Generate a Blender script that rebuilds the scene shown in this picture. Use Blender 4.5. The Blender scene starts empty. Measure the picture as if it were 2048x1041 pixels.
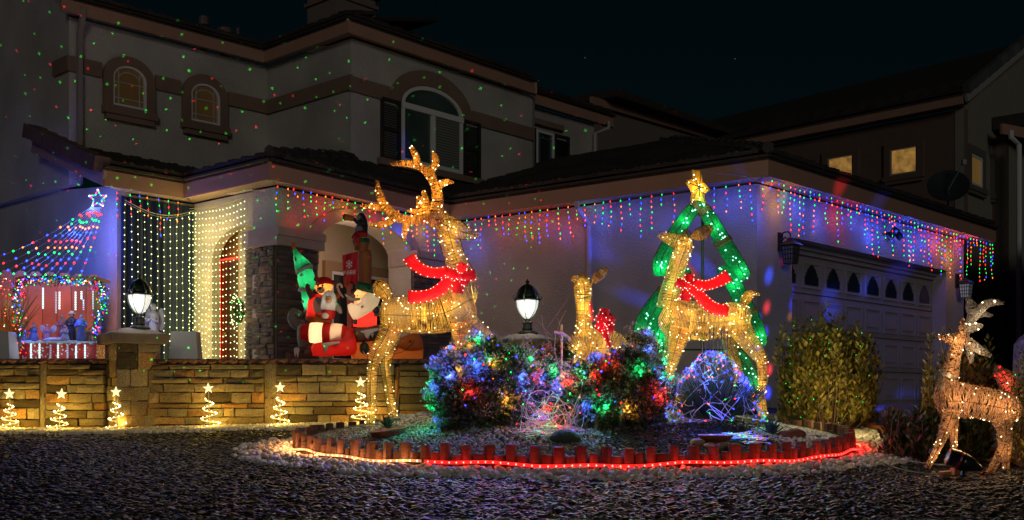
import bpy, math, random
import numpy as np
from mathutils import Vector, Matrix
from mathutils.geometry import tessellate_polygon
R = random.Random(7)
NP = np.random.RandomState(5)
sc = bpy.context.scene
COL = sc.collection
# ------------------------------------------------------------------ camera, sky, street light stand-in, exposure
F = 2138.0; CX = 1024.0; HY = 790.0          # focal length and horizon of the photograph in its pixels; the eye is at z = 0
cam_d = bpy.data.cameras.new('camera'); cam = bpy.data.objects.new('camera', cam_d); COL.objects.link(cam)
cam.location = (0, 0, 0); cam.rotation_euler = (math.radians(90), 0, 0)
cam_d.sensor_width = 36; cam_d.lens = 36 * F / 2048; cam_d.shift_y = (HY - 520.5) / 2048
cam_d.clip_start = .05; cam_d.clip_end = 600
sc.camera = cam
world = bpy.data.worlds.new('World'); sc.world = world; world.use_nodes = True
wn = world.node_tree.nodes; wl = world.node_tree.links
bg = wn['Background']; sky = wn.new('ShaderNodeTexSky'); sky.sky_type = 'NISHITA'; sky.sun_disc = False
sky.sun_elevation = math.radians(12); sky.sun_rotation = math.radians(174)
mixn = wn.new('ShaderNodeMix'); mixn.data_type = 'RGBA'; mixn.blend_type = 'MULTIPLY'; mixn.inputs[0].default_value = 1
mixn.inputs[7].default_value = (.20, .66, .66, 1)
wl.new(sky.outputs[0], mixn.inputs[6]); wl.new(mixn.outputs[2], bg.inputs[0])
bg.inputs[1].default_value = .0013
sd = bpy.data.lights.new('street_fill', 'SUN'); sd.energy = .20; sd.angle = math.radians(14); sd.color = (1, .91, .80)  # sun lamp standing in for the warm street light behind the camera
so = bpy.data.objects.new('street_fill', sd); COL.objects.link(so)
so.rotation_euler = (math.radians(78), 0, math.radians(6))
sc.view_settings.view_transform = 'Standard'; sc.view_settings.look = 'None'
sc.view_settings.exposure = 0; sc.view_settings.gamma = 1; sc.view_settings.use_curve_mapping = False
sc.render.engine = 'CYCLES'
cy = sc.cycles; cy.use_denoising = True; cy.sample_clamp_indirect = .6; cy.sample_clamp_direct = 12
cy.max_bounces = 5; cy.diffuse_bounces = 2; cy.glossy_bounces = 2; cy.transmission_bounces = 4; cy.transparent_max_bounces = 8
cy.caustics_reflective = False; cy.caustics_refractive = False; cy.use_light_tree = True
try: cy.denoiser = 'OPENIMAGEDENOISE'; cy.denoising_prefilter = 'ACCURATE'
except Exception: pass

def P(px, py, Y): return Vector(((px - CX) / F * Y, Y, (HY - py) / F * Y))
def sm(a, b, x): t = max(0., min(1., (x - a) / (b - a))); return t * t * (3 - 2 * t)

# ------------------------------------------------------------------ materials
MATS = {}
def mat(name, color=(.5, .5, .5), rough=.6, metal=0., emit=None, es=0., bump=0., bscale=40., var=0., vscale=6., objvar=0., transl=0., sampling='NONE', spec=.5, attr=None, ramp=None, sheen=0, coat=0):
    if name in MATS: return MATS[name]
    m = bpy.data.materials.new(name); m.use_nodes = True; MATS[name] = m
    nt = m.node_tree; N = nt.nodes; L = nt.links; b = N['Principled BSDF']
    b.inputs['Base Color'].default_value = (*color, 1); b.inputs['Roughness'].default_value = rough
    b.inputs['Metallic'].default_value = metal; b.inputs['Specular IOR Level'].default_value = spec
    if sheen: b.inputs['Sheen Weight'].default_value = sheen
    if coat: b.inputs['Coat Weight'].default_value = coat
    if emit:
        b.inputs['Emission Color'].default_value = (*emit, 1); b.inputs['Emission Strength'].default_value = es
        m.cycles.emission_sampling = sampling
    csock = None
    if attr:
        a = N.new('ShaderNodeAttribute'); a.attribute_name = attr; csock = a.outputs['Color']
        if ramp:
            r = N.new('ShaderNodeValToRGB'); el = r.color_ramp.elements
            while len(el) < len(ramp): el.new(.5)
            for e, (p, c) in zip(el, ramp): e.position = p; e.color = (*c, 1)
            L.new(a.outputs['Fac'], r.inputs[0]); csock = r.outputs[0]
    elif ramp:
        o = N.new('ShaderNodeObjectInfo'); r = N.new('ShaderNodeValToRGB'); el = r.color_ramp.elements
        while len(el) < len(ramp): el.new(.5)
        for e, (p, c) in zip(el, ramp): e.position = p; e.color = (*c, 1)
        L.new(o.outputs['Random'], r.inputs[0]); csock = r.outputs[0]
    if var or objvar:
        hs = N.new('ShaderNodeHueSaturation'); hs.inputs['Color'].default_value = (*color, 1)
        if csock: L.new(csock, hs.inputs['Color'])
        tc = N.new('ShaderNodeTexCoord'); n = N.new('ShaderNodeTexNoise'); n.inputs['Scale'].default_value = vscale; n.inputs['Detail'].default_value = 6
        L.new(tc.outputs['Object'], n.inputs['Vector'])
        mr = N.new('ShaderNodeMapRange'); mr.inputs[1].default_value = .25; mr.inputs[2].default_value = .75
        mr.inputs[3].default_value = 1 - var; mr.inputs[4].default_value = 1 + var
        L.new(n.outputs['Fac'], mr.inputs[0])
        if objvar:
            o2 = N.new('ShaderNodeObjectInfo'); m2 = N.new('ShaderNodeMapRange'); m2.inputs[3].default_value = 1 - objvar; m2.inputs[4].default_value = 1 + objvar
            L.new(o2.outputs['Random'], m2.inputs[0]); mu = N.new('ShaderNodeMath'); mu.operation = 'MULTIPLY'
            L.new(mr.outputs[0], mu.inputs[0]); L.new(m2.outputs[0], mu.inputs[1]); L.new(mu.outputs[0], hs.inputs['Value'])
        else: L.new(mr.outputs[0], hs.inputs['Value'])
        csock = hs.outputs[0]
    if csock: L.new(csock, b.inputs['Base Color'])
    if csock and emit and var: L.new(csock, b.inputs['Emission Color'])
    if bump:
        tc = N.new('ShaderNodeTexCoord'); n = N.new('ShaderNodeTexNoise'); n.inputs['Scale'].default_value = bscale; n.inputs['Detail'].default_value = 8; n.inputs['Roughness'].default_value = .6
        bp = N.new('ShaderNodeBump'); bp.inputs['Strength'].default_value = bump; bp.inputs['Distance'].default_value = .02
        L.new(tc.outputs['Object'], n.inputs['Vector']); L.new(n.outputs['Fac'], bp.inputs['Height']); L.new(bp.outputs[0], b.inputs['Normal'])
    if transl:
        tr = N.new('ShaderNodeBsdfTranslucent'); mx = N.new('ShaderNodeMixShader'); mx.inputs[0].default_value = transl
        tr.inputs[0].default_value = (*color, 1)
        if csock: L.new(csock, tr.inputs[0])
        out = N['Material Output']; L.new(b.outputs[0], mx.inputs[1]); L.new(tr.outputs[0], mx.inputs[2]); L.new(mx.outputs[0], out.inputs[0])
    return m
STUCCO = mat('stucco', (.48, .45, .42), .9, bump=1.0, bscale=38, var=.24, vscale=1.1)
STUCCO_D = mat('stucco_trim', (.235, .15, .115), .85, bump=.3, bscale=50, var=.12, vscale=3)
FASCIA = mat('fascia_paint', (.40, .23, .165), .6, bump=.2, bscale=9, var=.08, vscale=2)
SOFFIT = mat('soffit_paint', (.30, .2, .15), .8)
ROOF = mat('roof_tile', (.038, .030, .028), .8, bump=.5, bscale=30, objvar=.35, var=.2, vscale=8)
ROOF_R = mat('rake_tile', (.13, .075, .075), .8, bump=.4, bscale=25, objvar=.25, var=.15)
WHITE = mat('white_paint', (.72, .72, .72), .5)
SHUT = mat('shutter_paint', (.025, .022, .022), .7)
GLASS_D = mat('dark_glass', (.02, .024, .03), .08, spec=.8)
GLASS_V = mat('greenish_glass', (.055, .085, .08), .15, spec=.8, var=.3, vscale=2)
GLASS_W = mat('blind_lit_glass', (.20, .11, .04), .3, emit=(.55, .25, .08), es=.055, var=.2, vscale=3)
GLASS_Y = mat('amber_window', (.55, .29, .07), .3, emit=(.80, .42, .09), es=.36, var=.55, vscale=7, bump=.6, bscale=20)
GLASS_B = mat('dim_blind_glass', (.09, .10, .10), .25, var=.1)
BLIND = mat('window_blind', (.20, .20, .19), .6)
DOORP = mat('garage_door_paint', (.33, .30, .31), .5, var=.05, vscale=2)
DOORP2 = mat('garage_panel_paint', (.36, .33, .335), .5)
CONC = mat('concrete', (.30, .27, .25), .9, bump=.4, bscale=40, var=.2, vscale=2)
WALL_ST = mat('wall_stone', (.3, .2, .1), .85, bump=1.0, bscale=26, var=.62, vscale=13, objvar=.35,
              ramp=[(0, (.10, .075, .045)), (.2, (.34, .24, .11)), (.4, (.40, .33, .19)), (.55, (.22, .17, .10)), (.7, (.50, .25, .075)), (.85, (.36, .29, .17)), (1, (.22, .19, .13))])
MORTAR = mat('mortar', (.07, .055, .04), .95, bump=.5, bscale=40)
CAPB = mat('cap_brick', (.22, .11, .07), .85, bump=.5, bscale=40, objvar=.3, var=.2)
LEDGE = mat('ledge_stone', (.12, .1, .1), .85, bump=.8, bscale=25, var=.35, vscale=12,
            ramp=[(0, (.07, .065, .07)), (.3, (.17, .15, .15)), (.6, (.12, .10, .10)), (.8, (.24, .17, .13)), (1, (.09, .09, .11))])
CAPS = mat('cap_slab', (.20, .165, .14), .8, bump=.4, bscale=30, var=.2)
BLACK = mat('black_metal', (.016, .02, .018), .35, metal=.3)
WIREM = mat('clear_wire', (.35, .38, .33), .5)
WIRED = mat('dark_wire', (.035, .03, .02), .6)
WIREG = mat('green_wire', (.03, .09, .04), .5)
POST = mat('edging_wood', (.10, .045, .03), .85, bump=.7, bscale=30, objvar=.35, var=.3, vscale=14)
FENCE = mat('fence_wood', (.42, .22, .13), .85, bump=.4, bscale=20, objvar=.15, var=.15)
LEDC = {'r': (1, .03, .02), 'g': (.02, .9, .30), 'b': (.05, .10, 1), 'a': (1, .42, .04), 'w': (1, .80, .42), 'y': (.80, 1, .46), 'c': (.65, 1, .92), 'p': (1, .12, .35)}
BULBC = dict(LEDC, r=(1, .012, .01), g=(.0, .8, .09), b=(.012, .035, 1), a=(1, .15, .008), p=(1, .03, .14))
LED = {k: mat('led_' + n, tuple(.3 * x for x in BULBC[k]), .4, emit=BULBC[k], es=s) for k, n, s in
       (('r', 'red', 7), ('g', 'green', 4.5), ('b', 'blue', 9), ('a', 'amber', 6), ('w', 'warm_white', 9), ('y', 'pale_yellow', 3.2), ('c', 'cool_white', 4), ('p', 'pink', 5))}

# ------------------------------------------------------------------ object helpers
def ori(o):
    v = Vector((0, 0, 0))
    while o is not None: v = v + o.location; o = o.parent
    return v
class MB:
    def __init__(s): s.v = []; s.f = []; s.m = []; s.mats = []; s.cur = 0; s.M = None
    def mat(s, m):
        if m not in s.mats: s.mats.append(m)
        s.cur = s.mats.index(m); return s
    def av(s, pts):
        n = len(s.v)
        if s.M is not None: pts = [s.M @ Vector(p) for p in pts]
        s.v.extend([tuple(p) for p in pts]); return n
    def af(s, fs):
        s.f.extend(fs); s.m.extend([s.cur] * len(fs))
    def box(s, c, sz, ax=None):
        c = Vector(c); hx, hy, hz = [x / 2 for x in sz]
        X, Y, Z = ax if ax else (Vector((1, 0, 0)), Vector((0, 1, 0)), Vector((0, 0, 1)))
        n = s.av([c + X * (a * hx) + Y * (b * hy) + Z * (d * hz) for d in (-1, 1) for a, b in ((-1, -1), (1, -1), (1, 1), (-1, 1))])
        s.af([tuple(n + i for i in q) for q in ((0, 3, 2, 1), (4, 5, 6, 7), (0, 1, 5, 4), (1, 2, 6, 5), (2, 3, 7, 6), (3, 0, 4, 7))]); return s
    def beam(s, a, b, w, h, up=Vector((0, 0, 1)), zoff=0):
        a = Vector(a); b = Vector(b); X = (b - a); l = X.length; X = X / l
        Y = up.cross(X).normalized(); Z = X.cross(Y)
        return s.box((a + b) / 2 + Z * zoff, (l, w, h), (X, Y, Z))
    def tube(s, pts, r, n=6, cap=True, closed=False):
        pts = [Vector(p) for p in pts]; m = len(pts)
        if m < 2: return s
        rs = r if isinstance(r, (list, tuple)) else [r] * m
        rings = []; ref = None
        for i, p in enumerate(pts):
            if closed: t = pts[(i + 1) % m] - pts[i - 1]
            else: t = pts[min(i + 1, m - 1)] - pts[max(i - 1, 0)]
            if t.length < 1e-9: t = Vector((0, 0, 1))
            t.normalize()
            if ref is None: ref = Vector((0, 0, 1)) if abs(t.z) < .9 else Vector((1, 0, 0))
            a = (ref - t * ref.dot(t))
            if a.length < 1e-5: a = Vector((1, 0, 0)).cross(t)
            a.normalize(); ref = a; b = t.cross(a)
            rings.append([p + (a * math.cos(6.28318 * k / n) + b * math.sin(6.28318 * k / n)) * rs[i] for k in range(n)])
        st = s.av([q for rg in rings for q in rg]); fs = []
        for i in range(m if closed else m - 1):
            j = (i + 1) % m
            for k in range(n):
                k2 = (k + 1) % n
                fs.append((st + i * n + k, st + i * n + k2, st + j * n + k2, st + j * n + k))
        if cap and not closed:
            fs.append(tuple(st + k for k in range(n))[::-1]); fs.append(tuple(st + (m - 1) * n + k for k in range(n)))
        s.af(fs); return s
    def blob(s, c, r, ax=None, nu=10, nv=7):
        c = Vector(c); r = r if isinstance(r, (tuple, list)) else (r, r, r)
        X, Y, Z = ax if ax else (Vector((1, 0, 0)), Vector((0, 1, 0)), Vector((0, 0, 1)))
        pts = [c - Z * r[2]]
        for j in range(1, nv):
            ph = math.pi * j / nv
            for i in range(nu):
                th = 6.28318 * i / nu
                pts.append(c + X * (r[0] * math.sin(ph) * math.cos(th)) + Y * (r[1] * math.sin(ph) * math.sin(th)) - Z * (r[2] * math.cos(ph)))
        pts.append(c + Z * r[2]); n = s.av(pts); fs = []
        for i in range(nu):
            i2 = (i + 1) % nu
            fs.append((n, n + 1 + i2, n + 1 + i)); top = n + 1 + (nv - 1) * nu
            fs.append((top, n + 1 + (nv - 2) * nu + i, n + 1 + (nv - 2) * nu + i2))
            for j in range(nv - 2):
                a = n + 1 + j * nu; fs.append((a + i, a + i2, a + nu + i2, a + nu + i))
        s.af(fs); return s
    def octa(s, c, r, ax=None):
        c = Vector(c); r = r if isinstance(r, (tuple, list)) else (r, r, r)
        X, Y, Z = ax if ax else (Vector((1, 0, 0)), Vector((0, 1, 0)), Vector((0, 0, 1)))
        n = s.av([c + X * r[0], c + Y * r[1], c - X * r[0], c - Y * r[1], c + Z * r[2], c - Z * r[2]])
        s.af([(n + i, n + (i + 1) % 4, n + 4) for i in range(4)] + [(n + (i + 1) % 4, n + i, n + 5) for i in range(4)]); return s
    def lathe(s, prof, c=(0, 0, 0), n=16, sq=False, rot=0):
        c = Vector(c); pts = []
        for r, z in prof:
            for k in range(n):
                a = 6.28318 * k / n + rot; pts.append(c + Vector((r * math.cos(a), r * math.sin(a), z)))
        st = s.av(pts); fs = []
        for i in range(len(prof) - 1):
            for k in range(n):
                k2 = (k + 1) % n; fs.append((st + i * n + k, st + i * n + k2, st + (i + 1) * n + k2, st + (i + 1) * n + k))
        fs.append(tuple(st + k for k in range(n))[::-1]); fs.append(tuple(st + (len(prof) - 1) * n + k for k in range(n)))
        s.af(fs); return s
    def prism(s, loops, o, X, Z, N, d0, d1):
        """outline (with holes) in the plane o+X*s+Z*t, extruded from N*d0 to N*d1"""
        o = Vector(o); l3 = [[Vector((a, b, 0)) for a, b in lp] for lp in loops]
        tris = tessellate_polygon(l3); flat = [p for lp in loops for p in lp]; k = len(flat)
        n = s.av([o + X * a + Z * b + N * d0 for a, b in flat] + [o + X * a + Z * b + N * d1 for a, b in flat])
        fs = []
        for t in tris:
            if len({tuple(flat[i]) for i in t}) < 3: continue
            fs.append(tuple(n + i for i in t)); fs.append(tuple(n + k + i for i in t[::-1]))
        st = 0
        for lp in loops:
            for i in range(len(lp)):
                a = st + i; b = st + (i + 1) % len(lp); fs.append((n + a, n + b, n + k + b, n + k + a))
            st += len(lp)
        s.af(fs); return s
    def build(s, name, m=None, parent=None, kind=None, smooth=False, label=None, origin=None):
        me = bpy.data.meshes.new(name)
        off = ori(parent) if parent else Vector(origin) if origin else Vector((0, 0, 0))
        me.from_pydata([(x - off.x, y - off.y, z - off.z) for x, y, z in s.v], [], s.f)
        if s.mats:
            for q in s.mats: me.materials.append(q)
            me.polygons.foreach_set('material_index', s.m)
        else: me.materials.append(m)
        if smooth:
            me.polygons.foreach_set('use_smooth', [True] * len(me.polygons))
        me.update()
        o = bpy.data.objects.new(name, me); COL.objects.link(o)
        if parent: o.parent = parent
        elif origin: o.location = origin
        if kind: o['kind'] = kind
        if label: o['label'] = label
        return o
def thing(name, label, cat, loc=(0, 0, 0), group=None):
    o = bpy.data.objects.new(name, None); COL.objects.link(o); o.location = loc; o.empty_display_size = .1
    o['label'] = label; o['category'] = cat
    if group: o['group'] = group
    return o
def tag(o, label, cat, group=None):
    o['label'] = label; o['category'] = cat
    if group: o['group'] = group
    return o
def inst(src, parent, loc, rot=None, scale=None, name=None, M=None):
    """copy of one piece sharing its mesh; loc is a world place"""
    o = src.copy(); COL.objects.link(o)
    if name: o.name = name
    o.parent = parent; l = Vector(loc) - (ori(parent) if parent else Vector())
    if M is not None:
        o.matrix_basis = Matrix.Translation(l) @ M
    else:
        o.location = l
        if rot: o.rotation_euler = rot
        if scale: o.scale = scale
    return o
def copy_tree(o, parent=None):
    c = o.copy(); COL.objects.link(c); c.parent = parent
    for ch in list(o.children): copy_tree(ch, c)
    return c
GW = 2.6
def plight(parent, loc, col, w, r=.02):
    d = bpy.data.lights.new('glow', 'POINT'); d.energy = w * GW; d.color = col; d.shadow_soft_size = r
    o = bpy.data.objects.new('glow', d); COL.objects.link(o)
    o.location = Vector(loc) - (ori(parent) if parent else Vector()); o.parent = parent; return o
def fast_mesh(name, V, T, m, attr=None, smooth=False):
    me = bpy.data.meshes.new(name); nv = len(V); nt = len(T)
    me.vertices.add(nv); me.vertices.foreach_set('co', np.ascontiguousarray(V, dtype=np.float32).ravel())
    me.loops.add(nt * 3); me.loops.foreach_set('vertex_index', np.ascontiguousarray(T, dtype=np.int32).ravel())
    me.polygons.add(nt); me.polygons.foreach_set('loop_start', np.arange(0, nt * 3, 3, dtype=np.int32))
    if smooth: me.polygons.foreach_set('use_smooth', np.ones(nt, dtype=bool))
    if attr is not None:
        a = me.attributes.new('rnd', 'FLOAT', 'POINT'); a.data.foreach_set('value', np.ascontiguousarray(attr, dtype=np.float32))
    me.materials.append(m); me.update(calc_edges=True); me.validate()
    o = bpy.data.objects.new(name, me); COL.objects.link(o); return o
def catmull(pts, n):
    """smooth resample of tuples (any length) into n samples"""
    A = np.array(pts, float); m = len(A); out = []
    for i in range(n):
        t = i / (n - 1) * (m - 1); k = min(int(t), m - 2); f = t - k
        p0 = A[max(k - 1, 0)]; p1 = A[k]; p2 = A[k + 1]; p3 = A[min(k + 2, m - 1)]
        out.append(.5 * ((2 * p1) + (-p0 + p2) * f + (2 * p0 - 5 * p1 + 4 * p2 - p3) * f * f + (-p0 + 3 * p1 - 3 * p2 + p3) * f ** 3))
    return out

# ------------------------------------------------------------------ plan of the place (eye at 0,0,0, looking along +Y)
UZ = Vector((0, 0, 1))
def V2(x, y): return Vector((x, y, 0))
F0 = V2(-5.26, 13.81); F1 = V2(-4.51, 14.69); F2 = V2(-3.04, 13.39); F3 = V2(-.949, 16.35); F4 = V2(3.16, 13.18); F5 = V2(8.57, 18.93)
OFS = V2(-.026, .494)
W0, W1, W2, W3, W4 = [p + OFS for p in (F0, F1, F2, F3, F4)]; W5 = V2(7.92, 18.75)
u = V2(.669, .743).normalized(); v = V2(-.743, .669).normalized()
EZ = 2.70; FH = .23; FLOOR = -.17
RCX, RCY, RA, RB = .53, 9.45, 2.39, 1.98     # planting bed
def gz0(x, y):
    z = -.8 + .034 * min(y, 13.2)
    z += .07 * sm(-5, -1.2, x) * sm(10.2, 12, y)
    if x > 1.5: z += .05 * sm(1.8, 3.5, x) * sm(8.5, 11, y)
    if y > 11.8: z += (FLOOR - z) * sm(11.8, 13.6, y) * sm(2.2, 3.0, x)
    return z
def bedr(x, y): return math.hypot((x - RCX) / RA, (y - RCY) / RB)
def gz(x, y):
    z = gz0(x, y); r = bedr(x, y)
    if r < .985: z += .085 + .30 * max(0, 1 - r * r)
    return z
# ------------------------------------------------------------------ ground
def grid_sheet(name, xs, ys, zf, m):
    V = [(x, y, zf(x, y)) for y in ys for x in xs]; n = len(xs)
    Fc = [(j * n + i, j * n + i + 1, (j + 1) * n + i + 1, (j + 1) * n + i) for j in range(len(ys) - 1) for i in range(n - 1)]
    me = bpy.data.meshes.new(name); me.from_pydata(V, [], Fc); me.materials.append(m)
    me.polygons.foreach_set('use_smooth', [True] * len(Fc)); me.update()
    o = bpy.data.objects.new(name, me); COL.objects.link(o); o['kind'] = 'structure'; return o
SOIL = mat('soil', (.035, .03, .026), .95, bump=1, bscale=60, var=.4, vscale=20)
fx = [-200, -100, -50, -25, -14] + [i * .2 for i in range(-50, 61)] + [16, 25, 50, 100, 200]
fy = [-100, -40, -10, 0, 2] + [3 + i * .15 for i in range(82)] + [18, 25, 50, 100, 300]
grid_sheet('ground', fx, fy, lambda x, y: gz0(x, min(max(y, -5), 40)) if abs(x) < 30 and -11 < y < 30 else -.35 + (-.5 if y < 0 else 0), SOIL)
cs = MB(); cs.box((-6.2, 16.6, FLOOR - .1), (12.8, 9, .2)); o = cs.build('courtyard_floor', CONC); o['kind'] = 'structure'
def drive_edge(y): return 3.66 + (11 - y) * .07 if y < 11 else 3.66 + (y - 11) * .03
n_ = 14; ysd = [4 + i * .35 for i in range(30)]
V = []; Fc = []
for j, y in enumerate(ysd):
    for i in range(n_): x = drive_edge(y) + i * .9; V.append((x, y, gz0(x, y) + .05))
for j in range(len(ysd) - 1):
    for i in range(n_ - 1): Fc.append((j * n_ + i, j * n_ + i + 1, (j + 1) * n_ + i + 1, (j + 1) * n_ + i))
me = bpy.data.meshes.new('driveway'); me.from_pydata(V, [], Fc); me.materials.append(CONC); o = bpy.data.objects.new('driveway', me); COL.objects.link(o); o['kind'] = 'structure'
be = thing('driveway_edging', 'row of terracotta edging bricks along the driveway beside the gravel', 'edging', (3.66, 9, gz0(3.66, 9)))
ebm = MB(); ebm.box((0, 0, 0), (.09, .27, .09)); y = 5.2; first = None
EDGEB = mat('terracotta_brick', (.42, .16, .07), .8, bump=.3, objvar=.3)
while y < 12.6:
    x = drive_edge(y) - .05; l = Vector((x, y, gz0(x, y) + .035))
    if first is None:
        first = ebm.build('brick', EDGEB); first.parent = be; first.location = l - ori(be)
    else: inst(first, be, l, rot=(0, 0, R.uniform(-.05, .05)), name='brick')
    y += .285

# ------------------------------------------------------------------ the house
house = thing('house', 'two storey stucco house with arched windows, porch arch and attached garage strung with lights', 'house', (0, 17, FLOOR))
def wall(p0, p1, z0, z1, th=.2, holes=(), m=STUCCO, parent=house, name='wall', top=None):
    """front face passes through p0-p1 (left to right seen from outside), thickness goes back"""
    X = (p1 - p0); L = X.length; X = X / L; N = UZ.cross(X)      # N points away from the viewer
    outer = [(0, z0), (L, z0), (L, z1), (0, z1)] if top is None else [(0, z0), (L, z0)] + top
    for h in holes:       # openings that reach the floor are notches in the outline
        q = [p for p in h if p[1] > h[0][1] + 1e-4]; q.sort(key=lambda p: (p[0], 0)) if len(q) <= 2 else None
        if len(q) > 2: q = q[::-1]
        outer = [(0, z0), (h[0][0], z0)] + q + [(h[1][0], z0)] + outer[1:]
    mb = MB(); mb.prism([outer], p0, X, UZ, N, 0, th); return mb.build(name, m, parent)
def frame_of(p0, p1):
    X = (p1 - p0).normalized(); return X, UZ.cross(X)
def arch_loop(x0, x1, zb, zs, rise, n=12, ell=True):
    """bottom corners, then over the arch"""
    c = (x0 + x1) / 2; h = (x1 - x0) / 2
    return [(x0, zb), (x1, zb)] + [(c + h * math.cos(math.pi * i / n), zs + rise * math.sin(math.pi * i / n)) for i in range(n + 1)]
# ---- main level walls
X01, N01 = frame_of(W0, W1); X12, N12 = frame_of(W1, W2); X23, N23 = frame_of(W2, W3); X34, N34 = frame_of(W3, W4); X45, N45 = frame_of(W4, W5)
L12 = (W2 - W1).length; L23 = (W3 - W2).length; L45 = (W5 - W4).length; L34 = (W4 - W3).length
SW = W0 + v * 5.6                                              # side wall of the house, going back to the left
wall(SW, W0, FLOOR, 3.3, .2, top=[(5.6, 2.80), (0, 3.3)])
wall(W0, W1, FLOOR, EZ, .2)
def s_at(p0, X, px):   # distance along a wall where the ray through picture column px meets it
    r = (px - CX) / F; return (r * p0.y - p0.x) / (X.x - r * X.y)
d0 = s_at(W1, X12, 424); d1 = L12 - .08
al = arch_loop(d0, d1, FLOOR + .001, 1.86, .42, 14)
wall(W1, W2, FLOOR, EZ, .13, [al])
# entrance alcove behind: door wall
ALC = mat('alcove_paint', (.33, .20, .10), .8, var=.1)
DOORW = mat('door_wood', (.06, .032, .018), .55, bump=.3, bscale=14, var=.3, vscale=5)
dA = W1 + N12 * .30
mb = MB(); mb.prism([[(-.2, FLOOR), (L12 - .25, FLOOR), (L12 - .25, EZ), (-.2, EZ)]], dA, X12, UZ, N12, 0, .1); mb.build('alcove_wall', ALC, house)
ds0 = s_at(dA, X12, 452); ds1 = ds0 + .95
fd = MB(); fd.prism([[(ds0, FLOOR), (ds1, FLOOR), (ds1, 1.86), (ds0, 1.86)]], dA, X12, UZ, N12, -.05, 0)
fdo = fd.build('front_door', DOORW, house)
for zz in (.05, .75, 1.3):
    for k in range(2):
        pm = MB(); xx = ds0 + .12 + k * .38; h_ = .55 if zz < 1 else .42
        pm.prism([[(xx, zz), (xx + .32, zz), (xx + .32, zz + h_ * .8), (xx, zz + h_ * .8)]], dA, X12, UZ, N12, -.065, -.051); pm.build('door_panel', DOORW, fdo)
kb = MB(); kb.blob(dA + X12 * (ds0 + .1) + UZ * .85 - N12 * .09, .035, nu=8, nv=6); kb.build('handle', mat('brass', (.6, .42, .15), .3, metal=.9), fdo)
# porch arch wall
a0 = s_at(W2, X23, 632); a1 = s_at(W2, X23, 822)
al = arch_loop(a0, a1, FLOOR + .001, 2.06, .41, 18)
wall(W2, W3, FLOOR, EZ, .45, [al])
# arch surround (raised plaster band) and capitals
def arch_band(p0, X, N, x0, x1, zs, rise, w, d, m, name='arch_trim', ends=0., parent=house, n=16, w2=None):
    c = (x0 + x1) / 2; h = (x1 - x0) / 2; w2 = w2 or w
    inn = [(c + h * math.cos(math.pi * i / n), zs + rise * math.sin(math.pi * i / n)) for i in range(n + 1)]
    out = [(c + (h + w) * math.cos(math.pi * i / n), zs + (rise + w2) * math.sin(math.pi * i / n)) for i in range(n + 1)]
    lp = out + inn[::-1]
    if ends: lp = [(c + h + w, zs - ends)] + out + [(c - h - w, zs - ends), (c - h, zs - ends)] + inn[::-1] + [(c + h, zs - ends)]
    mb = MB(); mb.prism([lp], p0, X, UZ, N, -d, -.002); return mb.build(name, m, parent)
PTRIM = mat('porch_trim', (.40, .33, .30), .8, bump=.3, bscale=30, var=.1)
arch_band(W2, X23, N23, a0 + .02, a1 - .02, 2.06, .41, .22, .05, PTRIM, w2=.16)
for (s0, s1) in ((-.05, a0 - .01), (a1 + .01, L23 + .02)):
    for zz, hh, pr in ((2.06, .10, .13), (1.94, .12, .10)):
        mb = MB(); mb.box(W2 + X23 * ((s0 + s1) / 2) + N23 * (.2 - pr / 2) + UZ * (zz + hh / 2 - .001 * (zz > 2)), (s1 - s0 + .1, .45 + pr, hh), (X23, N23, UZ)); mb.build('capital', PTRIM, house)
mb = MB(); mb.box(W2 - X12 * .30 - N12 * .02 + UZ * 2.05, (.62, .16, .22), (X12, N12, UZ)); mb.build('capital', PTRIM, house)
# ledge stone facing: one variant mesh set, each stone its own object
def stone_mesh(seed, cuts=2, rough=.06):
    """unit block 1 x 1 x 1 centred, front at -Y, with a hewn face"""
    r = random.Random(seed); nx, nz = 3, 3; vs = []; fs = []
    for j in range(nz + 1):
        for i in range(nx + 1):
            x = i / nx - .5; z = j / nz - .5; edge = i in (0, nx) or j in (0, nz)
            dx = r.uniform(-.02, .02); dz = r.uniform(-.05, .05)
            vs.append((x * (.985 if not edge else 1) + dx, -.5 + (.10 if edge else 0) + r.uniform(-rough, rough), z + dz))
    for j in range(nz):
        for i in range(nx): a = j * (nx + 1) + i; fs.append((a, a + 1, a + nx + 2, a + nx + 1))
    b = len(vs); vs += [(-.49, .5, -.49), (.49, .5, -.49), (.49, .5, .49), (-.49, .5, .49)]
    rim = [i for i in range(nx + 1)] + [j * (nx + 1) + nx for j in range(1, nz + 1)] + [nz * (nx + 1) + i for i in range(nx - 1, -1, -1)] + [j * (nx + 1) for j in range(nz - 1, 0, -1)]
    for k, q in enumerate(rim):
        q2 = rim[(k + 1) % len(rim)]; c = lambda t: b + (0 if vs[t][0] < 0 and vs[t][2] < 0 else 1 if vs[t][2] < 0 else 2 if vs[t][0] > 0 else 3)
        if c(q) == c(q2): fs.append((q, c(q), q2))
        else: fs.append((q, c(q), c(q2), q2))
    return vs, fs
def stone_set(m, n=6, name='stone'):
    out = []
    for i in range(n):
        vs, fs = stone_mesh(i * 7 + 1); me = bpy.data.meshes.new(name); me.from_pydata(vs, [], fs); me.materials.append(m); me.update(); out.append(me)
    return out
LST = stone_set(LEDGE); WST = stone_set(WALL_ST); WSB = stone_set(CAPB, 3, 'brick')
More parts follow.
